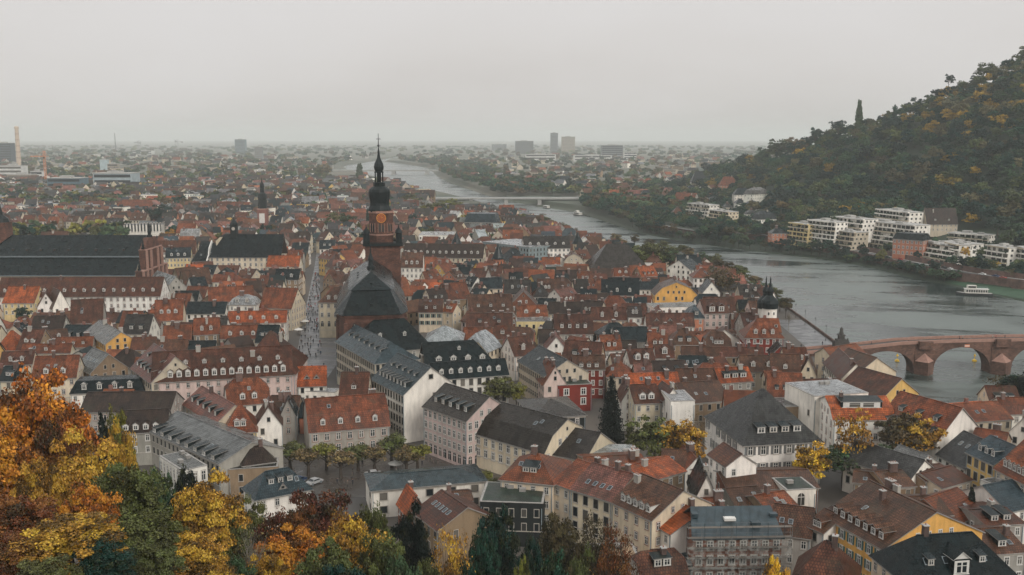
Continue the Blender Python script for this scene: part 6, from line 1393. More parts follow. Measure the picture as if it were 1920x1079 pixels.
def lantern_turret():
    r = next(h for h in HOUSES if 'lantern turret' in h['opt'].get('lab','')); Y = r['O'].y + 3; P = atY(796,690,Y); z = lambda py: zt(796,py,Y) - r['g']
    Li = r['M'].inverted() @ Vector((P.x, P.y, 0)); s = Y/FPX; b = MB(); b.box(-7.5*s,7.5*s,-7.5*s,7.5*s,z(698),z(685),0); b.box(-6.5*s,6.5*s,-6.5*s,6.5*s,z(685),z(684),1)
    for a in (-5.3,5.3):
        for c in (-5.3,5.3): b.box(a*s-.18,a*s+.18,c*s-.18,c*s+.18,z(684),z(666),1)
    b.box(-2*s,2*s,-2*s,2*s,z(684),z(668),2); b.box(-7.5*s,7.5*s,-7.5*s,7.5*s,z(666),z(664),1); b.lathe([(6.5*s,z(664)),(5.5*s,z(660)),(2*s,z(656)),(1.2*s,z(653)),(.05,z(647))], 8, m=0); b.obj('lantern_turret', [M['copper'], M['trim'], M['glass']], r['root'], loc=(Li.x, Li.y, 0))
lantern_turret()
def scaffold():
    A = at(1283,1068,0); Bp = at(1490,1040,0); he = 12; A = at(1290,1003,he); B_ = at(1486,1000,he); e = (B_-A); L = e.length; rz = math.atan2(e.y,e.x); r = empty('scaffolded_house', ((A.x+B_.x)/2,(A.y+B_.y)/2,0), rz); tag(r, 'house under repair wrapped in pale scaffolding with a blue-grey sheeted roof', 'house'); X = L/2
    b = MB(); b.box(-X+1.5,X-1.5,1.5,13,-1,he-1.5,0); b.obj('wall', [M['wall']], r, color=C['brick'])
    f = MB(); f.solid([(-X+1,1.2,he-1.5),(X-1,1.2,he-1.5),(X-2,7.5,he+2.6),(-X+2,7.5,he+2.6),(X-1,13.5,he-1.5),(-X+1,13.5,he-1.5)], [(0,1,2,3),(3,2,4,5)], .2, 0); [f.box(x0,x0+w0,y0,y0+1.3,he+z0,he+z0+h0,1 if w0 > 2 else 0) for x0,w0,y0,z0,h0 in ((-2,2.2,4,.9,.5),(3,1.6,2.8,.3,.7),(-8,1.2,5,1.2,.8),(7,1.5,5,1.3,.5))]; [f.tube((x0,2,he-.9),(x0+1.5,7,he+2.9),.05,.05,4,0) for x0 in np.arange(-X+2,X-3,1.7)]; [f.tube((x0,-.2,he-1),(x0,-.2,he+2.2),.035,.035,4,0) for x0 in np.arange(-X,X,3)]; f.obj('roof', [M['tarp'], M['frame']], r)
    s = MB(); n = int(L/2.5)
    for i in range(n+1):
        x = -X + i*L/n
        for y in (0, 1.1): s.tube((x,y,-.5),(x,y,he+1.6),.035,.035,4)
    for k in range(7):
        z = k*2.0 + 1.2
        for y in (0,): s.tube((-X,y,z),(X,y,z),.03,.03,4); s.tube((-X,y,z+1),(X,y,z+1),.025,.025,4)
        s.box(-X,X,.1,1.0,z-.12,z-.05,1)
    for i in range(0, n, 2): x = -X + i*L/n; s.tube((x,0,0),(x+L/n,0,he),.04,.04,4)
    s.obj('scaffolding', [M['metal2'], M['scafboard']], r)
    t = MB(); t.box(-X,X,-.12,-.1,0,he-1,0); t.obj('netting', [M['net']], r)
    for i in range(8):
        for z in (3,6.3,9.2): w = win_mesh('stone'); link('window', w, r, loc=(-X+2.5+i*(L-5)/7,1.46,z), scale=(1.1,1,1.8))
m, t, b_ = nt_new('debris_net'); M['net'] = m; b_.inputs['Base Color'].default_value = (.42,.42,.39,1)
_n = noise(t, N(t, 'ShaderNodeNewGeometry').outputs['Position'], 1.2, 4); t.links.new(remap(t, _n, .42, .62, .0, .22), b_.inputs['Alpha'])
M['metal2'] = mat_plain('galvanised_tube', (.14,.15,.15), .5); M['tarp'] = mat_plain('sheeting', (.025,.042,.05), .45, var=.5, sc=.5); M['scafboard'] = mat_plain('scaffold_board', (.12,.10,.08), .8)
scaffold()
# ------------------------------------------------------------------ trees
def crown_mesh(seed, clumps, per, leaf, kind='broad', name='crown', sparse=0.0):
    rg = np.random.default_rng(seed); H = 2.63; cz = .62*H; rz_ = .38*H; P = []; G = []; ctrs = []
    if kind in ('broad', 'sparse', 'pollard', 'shrub'):
        for i in range(clumps):
            th = math.acos(1 - 1.7*(i+.5)/clumps); ph = i*2.39996 + rg.normal(0,.25); rr = rg.uniform(.5,.95) if i % 3 else rg.uniform(.1,.6)
            c = np.array([rr*math.sin(th)*math.cos(ph), rr*math.sin(th)*math.sin(ph), cz + rr*rz_*math.cos(th)*(1 if kind != 'pollard' else .6)])
            if kind == 'shrub': c[2] = c[2]*.85 - .25
            cr = rg.uniform(.18,.36)*(1.25 if clumps < 30 else (.72 if clumps > 90 else 1)); ctrs.append(c)
            n = int(per*rg.uniform(.5,1.3)); d = rg.normal(size=(n,3)); d /= np.linalg.norm(d, axis=1)[:,None]; d[:,2] = np.abs(d[:,2])*.75 + d[:,2]*.25
            q = c + d*cr*rg.uniform(.55,1.08,(n,1)); P.append((q, d)); G.append(np.full(n, rg.uniform()))
    elif kind == 'poplar':
        for i in range(clumps):
            z = .08 + .9*(i/clumps); w = .9*min(1, z*7)*(1-z)**.33; ph = rg.uniform(0,6.28); c = np.array([.5*w*math.cos(ph), .5*w*math.sin(ph), z*H]); n = per; d = rg.normal(size=(n,3)); d /= np.linalg.norm(d, axis=1)[:,None]
            q = c + d*np.array([.42*w,.42*w,.16*H*.6])*rg.uniform(.6,1,(n,1)); P.append((q, d)); G.append(np.full(n, rg.uniform())); ctrs.append(c)
    else:                                              # conifer: tiers of drooping branches
        tiers = clumps
        for i in range(tiers):
            z = .06 + .93*i/tiers; w = (1-z)**.85*(1 if kind == 'spruce' else .9) + .03; nb = int(9 + 5*(1-z))
            for k in range(nb):
                ph = 6.283*k/nb + rg.uniform(0,1); L_ = w*rg.uniform(.7,1.1); n = max(4, int(per*L_)); t_ = rg.uniform(.1,1,n)**.7
                q = np.stack([L_*t_*math.cos(ph), L_*t_*math.sin(ph), z*H - .22*L_*t_**1.5 + rg.normal(0,.02,n)], 1) + rg.normal(0,.045,(n,3))*np.array([1,1,.5]); d = np.tile(np.array([.3*math.cos(ph),.3*math.sin(ph),1.]),(n,1)) + rg.normal(0,.5,(n,3)); d /= np.linalg.norm(d, axis=1)[:,None]
                P.append((q, d)); G.append(np.full(n, rg.uniform()))
    Q = np.concatenate([p for p,_ in P]); D = np.concatenate([d for _,d in P]); Gc = np.concatenate(G); n = len(Q)
    nr = D*.9 + rg.normal(0,.55,(n,3)); nr /= np.linalg.norm(nr, axis=1)[:,None]; a = np.cross(nr, rg.normal(size=(n,3))); a /= np.linalg.norm(a, axis=1)[:,None]+1e-9; b = np.cross(nr, a); s = leaf*rg.uniform(.6,1.3,(n,1))
    V = np.stack([Q-a*s-b*s*.6, Q+a*s-b*s*.6, Q+a*s*.7+b*s*.8, Q-a*s*.7+b*s*.8], 1).reshape(-1,3); V[:,2] /= H
    vc = np.zeros((n*4,3)); vc[:,0] = np.repeat(np.clip(rg.normal(.5,.22,n) + (Gc-.5)*.5, 0, 1), 4); vc[:,1] = np.repeat(np.clip(Gc + rg.normal(0,.15,n), 0, 1), 4)
    return np_mesh(name, V, np.arange(n*4).reshape(-1,4), [M['needle' if kind in ('spruce','pine') else 'leaf_far' if leaf > .08 else 'leaf']], vc), ctrs
def trunk_mesh(ctrs, kind='broad', rt=.05, mat='bark', twigs=0, seed=1):
    b = MB(); H = 2.63; rg = random.Random(seed)
    if kind in ('spruce','pine','poplar'): b.tube((0,0,-.05),(0,0,H*.5),rt,rt*.6,7); b.tube((0,0,H*.5),(0,0,H*.95),rt*.6,rt*.1,6)
    else:
        p1 = Vector((.03,.02,H*.28)); p2 = Vector((-.02,.04,H*.48)); b.tube((0,0,-.12),p1,rt*1.2,rt*.9,8); b.tube(p1,p2,rt*.9,rt*.6,7); b.tube(p2,(0,0,H*.8),rt*.6,rt*.15,6)
        for i, c in enumerate(ctrs[::max(1, len(ctrs)//16)]):
            st = p1.lerp(p2, rg.random()) if i % 2 else p2.lerp(Vector((0,0,H*.75)), rg.random()*.8); mid = st.lerp(Vector(c), .5) + Vector((0,0,-.04)); b.tube(st,mid,rt*.42,rt*.25,5); b.tube(mid,c,rt*.25,rt*.08,4)
            for k in range(twigs): b.tube(Vector(mid).lerp(Vector(c), rg.random()), Vector(c)+Vector((rg.uniform(-.3,.3),rg.uniform(-.3,.3),rg.uniform(-.1,.35))), rt*.09, rt*.03, 3)
    me = b.mesh('trunk', [M[mat]]); 
    for v in me.vertices: v.co.z /= H
    return me
PR = {}
def proto(key, seeds, clumps, per, leaf, kind='broad', rt=.05, mat='bark', twigs=0):
    PR[key] = []
    for s_ in seeds: c, ct = crown_mesh(s_, clumps, per, leaf, kind); PR[key].append((c, trunk_mesh(ct, kind, rt, mat, twigs, s_)))
proto('near', (1,2,3,4,8), 120, 260, .022, twigs=3)
proto('nearsparse', (5,6), 75, 90, .022, twigs=10, rt=.045)
proto('bare', (7,), 60, 12, .022, twigs=16, rt=.05, mat='palebark')
proto('town', (11,12,13), 40, 110, .045, twigs=2)
proto('townsparse', (14,15), 36, 34, .045, twigs=6)
proto('pollard', (16,17), 26, 70, .055, 'pollard', rt=.10, twigs=4)
proto('hill', (21,22,23,24,25,26), 15, 66, .085, rt=.05)
proto('shrub', (27,28,29), 16, 34, .11, 'shrub')
proto('poplar', (31,), 60, 40, .09, 'poplar')
proto('spruce', (32,), 46, 34, .035, 'spruce', rt=.05)
proto('firhill', (33,34), 18, 12, .09, 'spruce')
proto('pine', (35,), 30, 30, .04, 'pine')
proto('cypress', (36,), 50, 60, .06, 'poplar', rt=.1)
TC = dict(orange=(.40,.135,.018), gold=(.37,.19,.026), yellow=(.66,.37,.035), olive=(.095,.100,.030), moss=(.045,.076,.032), green=(.015,.052,.028), dgreen=(.007,.031,.020), rust=(.15,.048,.016), drust=(.085,.022,.012), brown=(.075,.052,.024), black=(.004,.009,.006), teal=(.007,.032,.025), tan=(.16,.115,.05), ygreen=(.15,.14,.025))
TREES = []
TN = dict(orange='orange', gold='golden', yellow='bright yellow', olive='olive', moss='moss-green', green='green', dgreen='dark green', rust='rust-red', drust='dark rust', brown='brown', black='blackish', teal='deep green', tan='tan', ygreen='yellow-green')
def tree(key, x, y, z, r, h, col, label=None, name='tree', group=None, cat='tree'):
    c, t = random.choice(PR[key]); root = empty(name, (x,y,z), random.uniform(0, 6.28)); sc = (r,r,h)
    if label: tag(root, label, cat, group)
    else: tag(root, None, cat, group)
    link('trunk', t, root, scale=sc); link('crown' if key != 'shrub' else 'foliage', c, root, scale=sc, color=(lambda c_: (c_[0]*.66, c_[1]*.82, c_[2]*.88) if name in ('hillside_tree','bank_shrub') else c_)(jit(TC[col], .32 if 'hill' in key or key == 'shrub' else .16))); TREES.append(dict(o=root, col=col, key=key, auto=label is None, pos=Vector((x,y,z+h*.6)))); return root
def nt_(px, pyt, Y, rpx, col, key, label, name='autumn_tree', ratio=None):
    p = atY(px, pyt, Y); g = terr(p.x, Y); h = max(p.z - g, 6); r = rpx/FPX*Y; 
    if ratio: h2 = r*ratio; g = p.z - h2; h = h2
    return tree(key, p.x, Y, g, r, h, col, label, name)
nt_(62,690,128,112,'orange','near','large orange maple at the left edge, its top the highest of the slope trees')
nt_(-20,790,112,100,'orange','near','orange tree cut by the left edge below the large orange maple')
nt_(190,768,140,52,'black','pine','black-green pine standing between orange and yellow-green crowns','pine_tree')
nt_(212,762,150,42,'ygreen','near','yellow-green tree behind the black-green pine')
nt_(225,800,141,38,'gold','near','golden tree right of the black-green pine')
nt_(150,820,112,92,'gold','near','olive and orange tree directly in front of the black-green pine')
nt_(232,860,104,82,'olive','near','moss-green spreading tree between the orange maple and the grey hall')
nt_(100,770,120,64,'rust','near','rust-tinged tree beside the pine, low right of the large orange maple')
nt_(30,925,92,92,'rust','near','rust-brown tree in the lower left corner')
nt_(130,965,86,110,'gold','near','gold and green tree at the bottom edge beside the rust-brown corner tree')
nt_(255,955,98,88,'olive','near','olive tree with golden tips at the bottom, left of the long yellow tree')
nt_(352,862,150,32,'black','town','blackish ivy-covered tree against the tall dark red windows')
nt_(318,930,122,55,'dgreen','near','dark green tree in the shade below the white low block')
nt_(388,893,118,78,'gold','near','tall golden tree in front of the light grey hall')
nt_(345,1000,100,84,'gold','near','golden yellow tree at the bottom, leaning under the tall golden tree')
nt_(470,970,112,48,'tan','bare','nearly bare pale-barked tree between the golden and the rust crowns')
nt_(598,912,142,86,'drust','near','broad dark rust-red tree with the roundest crown at the bottom centre')
nt_(545,985,116,90,'orange','near','orange tree at the bottom, left under the dark rust crown')
nt_(655,960,122,80,'gold','near','amber tree right under the dark rust crown')
nt_(610,1010,105,74,'olive','near','olive tree at the bottom edge between orange and amber trees')
nt_(720,990,112,62,'olive','near','olive-brown tree at the bottom right of the amber tree')
nt_(770,948,130,46,'black','near','ivy-dark tree beside the skylight house')
nt_(845,993,118,50,'gold','nearsparse','thin golden tree with its dark forked trunk showing, in front of the round tan wall')
nt_(930,940,150,50,'dgreen','near','tall dark green tree filling the gap left of the brown bushes')
nt_(905,985,128,38,'green','near','deep green bushy tree at the foot of the tall dark green one')
nt_(1040,1026,122,46,'green','near','round green shrub-like tree at the bottom edge')
nt_(1045,958,160,50,'brown','near','brown-olive tree hiding the foot of the cream terrace')
nt_(1120,968,158,50,'brown','nearsparse','thin brown tree before the cream terrace, right of the brown-olive one')
nt_(1155,985,152,42,'rust','nearsparse','amber-rust tree at the foot of the five-dormer terrace house')
nt_(980,1035,118,22,'ygreen','near','small yellow-green sapling at the bottom edge')
nt_(1456,1040,128,38,'yellow','near','brilliant yellow treetop at the bottom edge below the scaffolding')
nt_(800,1040,112,40,'olive','near','low olive crown at the bottom edge left of the thin golden tree')
nt_(440,1040,104,42,'moss','near','low moss-green crown at the bottom edge under the bare tree')
nt_(190,1010,84,62,'dgreen','near','dark green low tree at the bottom left, between deep green and olive crowns')
for i, (px, py, Y, rp, c_, k_) in enumerate(((70,850,104,60,'gold','near'),(300,870,135,34,'moss','near'),(285,1010,92,60,'olive','near'),(430,960,118,44,'olive','near'),(500,1030,106,48,'gold','near'),(165,900,98,60,'orange','near'),(20,1020,84,70,'rust','near'),(80,1045,80,70,'olive','near'),(700,935,130,44,'olive','near'),(560,940,126,50,'rust','near'),(400,1045,98,60,'gold','near'),(745,1030,108,50,'moss','near'),(880,1045,112,34,'dgreen','near'),(1000,1000,140,34,'dgreen','near'),(1095,1030,132,36,'olive','near'),(640,1050,98,70,'dgreen','near'),(250,905,116,46,'dgreen','near'),(325,985,104,50,'olive','near'))):
    nt_(px, py, Y, rp, c_, k_, '%s slope tree filling the gap %s' % (TN[c_].replace('-',' '), ('below the large orange maple','left of the light grey hall','at the bottom under the tall golden tree','right of the tall golden tree','at the bottom beside the bare tree','below the black pine','in the lower left corner','at the bottom left under the rust brown tree','right of the dark rust crown','left under the dark rust crown','at the bottom below the tall golden tree','at the bottom left of the thin golden tree','at the bottom right of the thin golden tree','left of the brown olive terrace tree','at the bottom right of the round green shrub','at the bottom under the amber tree','behind the moss green spreading tree','between the two golden trees')[i]))
nt_(522,948,140,52,'drust','near','dark rust tree in front of the blue-grey slate house'); nt_(470,938,147,40,'olive','near','olive tree left of the blue-grey slate house')
def tt(px, pyt, pyb, rpx, col, key, label, name='tree'):
    p = at(px, pyb, 0); z1 = zt(px, pyt, p.y); return tree(key, p.x, p.y, 0, rpx/FPX*proj(p)[2], max(z1, 2.5), col, label, name)
tt(1145,702,850,36,'black','spruce','big blackish-green spruce in the middle of the town','spruce_tree')
tt(1816,918,1012,15,'black','cypress','narrow dark cypress beside the dark slate corner roof','cypress_tree')
tt(1225,780,893,50,'olive','town','olive-gold courtyard tree right of the big spruce'); tt(1275,785,898,52,'gold','town','golden courtyard tree in front of the blank white cube'); tt(1300,772,885,34,'tan','bare','bare pale tree against the blank white cube house'); tt(1190,800,880,26,'olive','town','olive tree pressed against the spruce on its right side')
tt(1517,830,930,38,'yellow','town','bright yellow tree in front of the big white villa'); tt(1598,765,915,38,'gold','townsparse','sparse golden tree before the orange and blue-grey roofed house'); tt(1580,838,915,52,'moss','town','moss-green tree right of the bright yellow one'); tt(1684,772,890,46,'brown','town','brown autumn tree left of the large blank gable'); tt(1722,778,892,46,'gold','town','golden-brown tree touching the large blank white gable'); tt(1640,835,905,40,'moss','town','low mossy tree behind the grey slate dormer roof')
tt(935,702,775,38,'olive','town','olive courtyard tree at the foot of the seven white dormers'); tt(968,715,770,22,'ygreen','town','yellow-green tree right of the olive courtyard tree'); tt(15,835,880,30,'orange','town','orange crown tucked behind the large maple')
for i, (px, pyb, l) in enumerate(((545,882,'first on the left'),(578,893,'second on the left'),(612,882,'third from the left'),(640,897,'standing a little forward in the middle'),(672,884,'middle, behind the forward one'),(703,888,'right of the middle'),(735,878,'tallest, before the academy gable'),(762,892,'second from the right'),(783,884,'last one on the right, by the classical house'))):
    tt(px,pyb-58 + (-14 if i == 6 else 0),pyb,30,random.choice(['olive','ygreen','olive','tan']),'pollard','pollarded plane tree on the square, '+l,'plane_tree')
tt(905,880,915,24,'ygreen','pollard','lone small pollarded tree below the cream classical house','plane_tree'); tt(930,895,925,22,'olive','pollard','olive tree at the right end of the slate pavilion','plane_tree')
tt(1117,505,545,17,'yellow','town','round yellow tree among the red roofs left of the gambrel'); tt(1185,458,522,34,'olive','town','big olive plane tree in front of the dark arsenal roof'); tt(1222,452,520,32,'olive','town','olive tree right of the arsenal roof, second of the river group'); tt(1255,465,520,28,'moss','town','mossy river tree behind the white river gable'); tt(1290,478,525,26,'brown','town','brown river tree right of the mossy one'); tt(1160,450,500,24,'tan','town','tan tree behind the arsenal roof ridge')
tt(1340,500,566,26,'brown','townsparse','thin brown quay tree left of the riverside lamps'); tt(1365,502,575,28,'brown','townsparse','largest thin brown tree on the quay'); tt(1390,580,628,18,'brown','town','round brown tree between the pink house and the red corner house'); tt(1478,583,622,9,'brown','bare','tiny bare tree on the quay')
tt(1005,540,580,17,'moss','town','mossy tree beside the brick-orange gable'); tt(1090,612,655,22,'brown','town','brown-olive tree behind the dark fir'); tt(1118,622,662,16,'black','firhill','small dark fir among red roofs','fir_tree')
tt(44,575,612,16,'dgreen','town','dark green garden tree by the orange-roofed yellow house'); tt(88,578,606,10,'dgreen','town','small dark tree right of the garden tree'); tt(1865,705,800,28,'brown','townsparse','brown tree on the bank under the second bridge pier'); tt(1900,700,790,40,'dgreen','town','dark ivy-covered tree under the bridge at the right edge'); tt(1925,690,800,36,'black','town','blackish tree cut by the right edge under the bridge')
tt(1895,905,950,14,'dgreen','town','small dark shrub tree by the blue slate roof at the right edge')
tt(243,347,378,22,'olive','town','lone rounded olive tree in the left middle distance'); tt(300,382,432,26,'dgreen','town','dark green park tree behind the big church'); tt(322,395,432,18,'dgreen','town','second dark park tree right behind it'); tt(318,430,470,17,'gold','town','golden tree above the big church gable'); tt(222,436,470,12,'ygreen','town','yellow-green tree on the big church ridge line')
tt(776,400,442,10,'dgreen','town','dark conical tree right of the church tower','fir_tree'); tt(690,390,442,9,'dgreen','firhill','dark fir directly left of the church tower','fir_tree')
tt(820,376,412,22,'olive','town','olive riverbank tree behind the tower, left of two'); tt(850,372,408,20,'ygreen','town','yellow-green riverbank tree right of the olive one'); tt(768,362,395,16,'olive','town','olive riverbank tree nearest the church dome'); tt(790,370,402,13,'moss','town','mossy bank tree between two olive ones')
tt(1000,405,440,22,'brown','town','brown tree left of the white dormered house by the water'); tt(975,400,432,14,'olive','town','olive tree by the town landing'); tt(1078,440,465,9,'brown','bare','bare little tree by the cream turret')
tt(675,308,345,12,'moss','poplar','rounded poplar on the far bank, left of the dome','poplar_tree'); tt(612,305,340,12,'tan','town','yellowish far tree left of the river bridge'); tt(597,310,340,9,'olive','town','olive far tree beside the yellowish one'); tt(650,400,440,20,'moss','town','mossy tree left of the tower clock'); tt(625,396,432,14,'olive','town','olive tree farther left of the tower clock')
for i, Y in enumerate(np.arange(470, 1010, 17)):      # trees along the town bank
    u_ = proj(Vector((xl(Y), Y, 0)))[0]
    if 1100 < u_ < 1175: continue
    r_ = random.uniform(3.8,5.5); o_ = tree('town', xl(Y)-random.uniform(4,9), Y, -.3, r_, random.uniform(7.5,11.5), random.choice(['olive','brown','moss','olive','tan']), None, 'bank_tree', 'trees along the town bank', 'tree')
# hill landmark trees
def ht(px, pyt, Y, rpx, hpx, col, key, label, name='tree'):
    p = atY(px, pyt, Y); s = Y/FPX; return tree(key, p.x, Y, p.z-hpx*s, rpx*s, hpx*s, col, label, name)
ht(1612,190,1230,11,62,'moss','poplar','tall slim poplar standing out on the hill skyline','poplar_tree')
ht(1573,223,1250,16,34,'dgreen','hill','dark spreading pine left of the tall poplar on the skyline','pine_tree')
ht(1530,238,1280,14,40,'dgreen','hill','dark rounded tree on the skyline, left of the spreading pine')
ht(1457,260,1340,20,40,'moss','hill','loose mossy tree at the low left end of the hill skyline')
ht(1492,258,1320,16,34,'tan','hill','tan tree on the skyline between mossy and dark trees')
ht(1780,138,1150,10,30,'dgreen','hill','dark tree rising a little above the upper skyline')
# hill forest: individuals first, the rest one mass
hillp = []
for u in np.arange(1215, 1990, 15.5):
    yf = float(np.interp(u, HU, HYF)); yr = float(np.interp(u, HU, HYR)); y = yf + 14
    while y < yr + 25:
        uu = u + random.uniform(-7,7); yy = y + random.uniform(-5,5); x = (uu-960)/FPX*yy*1.0; z = terr(x, yy); px, py, dd = proj(Vector((x,yy,z+6)))
        if -20 < px < 1950 and py < 520: hillp.append((x,yy,z,px,py,dd))
        y += 18 if u > 1500 else 22
def near_house(x, y, m=9):
    for F in FOOT2:
        if F[0]-m < x < F[1]+m and F[2]-m*2.2 < y < F[3]+m*.6: return True
    return False
FOOT2 = []
for h in HOUSES:
    cs = rec_corners(h)
    if h['O'].y > 500 and h['O'].x > 60: FOOT2.append((min(c.x for c in cs), max(c.x for c in cs), min(c.y for c in cs), max(c.y for c in cs)))
for o in [o for o in COL.objects if o.name.startswith('terraced_flats')]:
    p = o.location; FOOT2.append((p.x-15, p.x+18, p.y-8, p.y+16))
hillp = [p for p in hillp if not near_house(p[0], p[1], 8) and not (1690 < p[3] < 1740 and 278 < p[4] < 300) and not (1895 < p[3] < 1925 and 310 < p[4] < 330)]
random.shuffle(hillp)
hc = ['dgreen']*8 + ['green']*7 + ['moss']*10 + ['olive']*7 + ['brown']*1 + ['tan']*3 + ['gold']*1 + ['teal']*4 + ['dgreen']*2
NT = len(TREES); n_ind = 165
def hcol(px, py): 
    if py < 260 and px > 1690 and random.random() < .35: return random.choice(['tan','olive','moss','olive','gold'])
    return random.choice(hc)
sel = sorted(hillp, key=lambda p: p[5])[:0] + hillp[:n_ind]; rest_h = hillp[n_ind:]
for (x,yy,z,px,py,dd) in sel:
    s = random.choice([.75,.9,1.1,1.3,1.55]); k = 'firhill' if random.random() < .08 else 'hill'; r = (6.9 if k == 'hill' else 3.6)*s
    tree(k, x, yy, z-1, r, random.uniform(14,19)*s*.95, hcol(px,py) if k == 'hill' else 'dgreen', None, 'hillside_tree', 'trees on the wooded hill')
# river bank trees of the far side
FB = []
y = 566
while y < 1500:
    x = xr(y) + (random.uniform(2, 9) if y < 900 else random.uniform(3,13)); px, py, dd = proj(Vector((x,y,0)))
    if not (1795 < px < 1925 and y < 640) and not (960 < px < 1090 and y > 1150): FB.append((x,y,px))
    y += random.uniform(3,6) if y < 1000 else random.uniform(12,20)
for (x,y,px) in FB[:86]:
    k = random.choice(['shrub','shrub','shrub','hill']); r = random.uniform(3.6,6.2); tree(k, x, y, -6.0, r, random.uniform(7,11) if k == 'shrub' else random.uniform(9,14), random.choice(['dgreen','moss','olive','green','brown','moss','dgreen','dgreen','green']), None, 'bank_tree' if k == 'hill' else 'bank_shrub', 'bushes and trees along the far bank', 'tree' if k == 'hill' else 'shrub')
for px, py, Y, r_, h_, c_, l_ in ((1700,498,690,15,30,'olive','large yellow-green bush on the bank below the salmon villa block'),(1893,428,720,20,46,'moss','broad mossy tree above the white riverside house'),(1812,462,665,10,30,'gold','bright orange-gold tree between the white riverside houses'),(1808,518,632,15,24,'olive','rounded olive bush by the right retaining wall'),(1663,455,712,8,26,'dgreen','dark conifer-like tree at the edge of the large terraced flats'),(1630,405,790,12,22,'dgreen','dark tree on the roof terrace level of the white flats'),(1465,375,900,14,26,'tan','tan tree above the salmon house with the slate roof'),(1730,500,655,10,18,'moss','mossy bush below the sweeping terraces'),(1590,478,735,10,16,'dgreen','dark bush under the white corner flats'),(1720,470,690,9,22,'dgreen','dark tree between the salmon villa and the sweeping terraces'),(1835,478,640,10,24,'green','green tree left of the stacked-balcony house'),(1873,405,740,24,40,'dgreen','dark wide tree above the mossy tree'),(1560,405,800,13,20,'moss','mossy tree behind the white corner flats'),(1425,440,860,12,26,'dgreen','dark tree left of the salmon slate-roofed house')):
    p_ = atY(px, py, Y); s_ = Y/FPX; tree('hill' if h_ > 19 else 'shrub', p_.x, Y, p_.z-h_*s_, r_*s_, h_*s_, c_, l_)
DECK = [(790,360),(1095,360),(1095,396),(1000,392),(800,392)]
DECK2 = [(618,309),(825,309),(825,330),(618,330)]
def veil(x, y, h):
    a = proj(Vector((x,y,h))); b_ = proj(Vector((x,y,h*.5)))
    return any(inpoly(q[0], q[1], P) for q in (a, b_) for P in (WATER, DECK, DECK2))
def mass_trees(pts, name, label, lod):
    vs = []; vc = []
    for (x,y,z,r,h,col) in pts:
        c = random.choice(PR['hill'] if lod else PR['lod'])[0]; co, cc_ = lodcache(c)
        a = random.uniform(0,6.28); ca, sa = math.cos(a), math.sin(a); q = np.empty_like(co); q[:,0] = (co[:,0]*ca - co[:,1]*sa)*r + x; q[:,1] = (co[:,0]*sa + co[:,1]*ca)*r + y; q[:,2] = co[:,2]*h + z
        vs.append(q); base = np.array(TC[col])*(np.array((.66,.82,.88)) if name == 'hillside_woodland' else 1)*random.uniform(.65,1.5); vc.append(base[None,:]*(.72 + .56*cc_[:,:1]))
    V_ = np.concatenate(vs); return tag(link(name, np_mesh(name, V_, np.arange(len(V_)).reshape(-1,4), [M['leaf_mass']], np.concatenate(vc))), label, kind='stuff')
_lc = {}
def lodcache(me):
    if me.name not in _lc:
        n = len(me.vertices); co = np.empty(n*3, np.float32); me.vertices.foreach_get('co', co); cl = np.empty(n*4, np.float32); me.color_attributes['Col'].data.foreach_get('color', cl); _lc[me.name] = (co.reshape(-1,3), cl.reshape(-1,4)[:,:3])
    return _lc[me.name]
proto('lod', (41,42,43), 9, 14, .26)
m, t, b_ = nt_new('leaf_mass'); M['leaf_mass'] = m; t.links.new(src(t, 'vc'), b_.inputs['Base Color']); b_.inputs['Roughness'].default_value = .7; b_.inputs['Specular IOR Level'].default_value = .2
pts = []
for (x,yy,z,px,py,dd) in rest_h: s = random.uniform(.8,1.3); pts.append((x,yy,z-1,7.4*s,16*s,hcol(px,py)))
for (x,y,px) in FB[86:]: pts.append((x,y,-1.5,random.uniform(4,7),random.uniform(8,13),random.choice(['dgreen','moss','olive','green','brown'])))
for i in range(1500):                                  # behind the villas, between hill foot and road
    u = random.uniform(1080, 1960); yf = float(np.interp(u, HU, HYF)); y = random.uniform(max(570, yf-270), yf+16); x = (u-960)/FPX*y
    if x < (xroad(y)+8 if y < 870 else xr(y)+6) or near_house(x,y,7) or veil(x, y, 7): continue
    pts.append((x,y,terr(x,y)-.5,random.uniform(3,5.5),random.uniform(6,11),random.choice(hc)))
for i in range(900):
    y = random.uniform(840, 1600); x = xr(y) + random.uniform(3, 150)
    if near_house(x,y,7) or veil(x, y, 8): continue
    pts.append((x,y,terr(x,y)-(3 if x < xr(y)+10 else .5),random.uniform(4,7),random.uniform(8,14),random.choice(['dgreen','moss','teal','olive','green','brown','dgreen'])))
mass_trees(pts, 'hillside_woodland', 'dense mixed autumn woodland between the single trees of the hillside', True)
pts = []
for i in range(6500):                                 # far plain and river park
    v = random.random(); py = 268 + 130*v**1.5; px = random.uniform(-40,1960); p = at(px,py,0); Y = p.y
    if Y < 1150 or Y > 9000: continue
    if xl(Y)-25 < p.x < xr(Y)+12: continue
    if hill(p.x,Y) > 2: continue
    if veil(p.x, Y, 14): continue
    right = p.x > xr(Y); dens = .95 if right and Y < 2600 else (.55 if Y < 2200 else .8)
    if random.random() > dens: continue
    s = 1 + max(0, (Y-2500)/3500); pts.append((p.x,Y,terr(p.x,Y)-1,random.uniform(6,10)*s,random.uniform(11,18)*min(s,1.5),random.choice(['moss','brown','olive','dgreen','green','brown','moss'])))
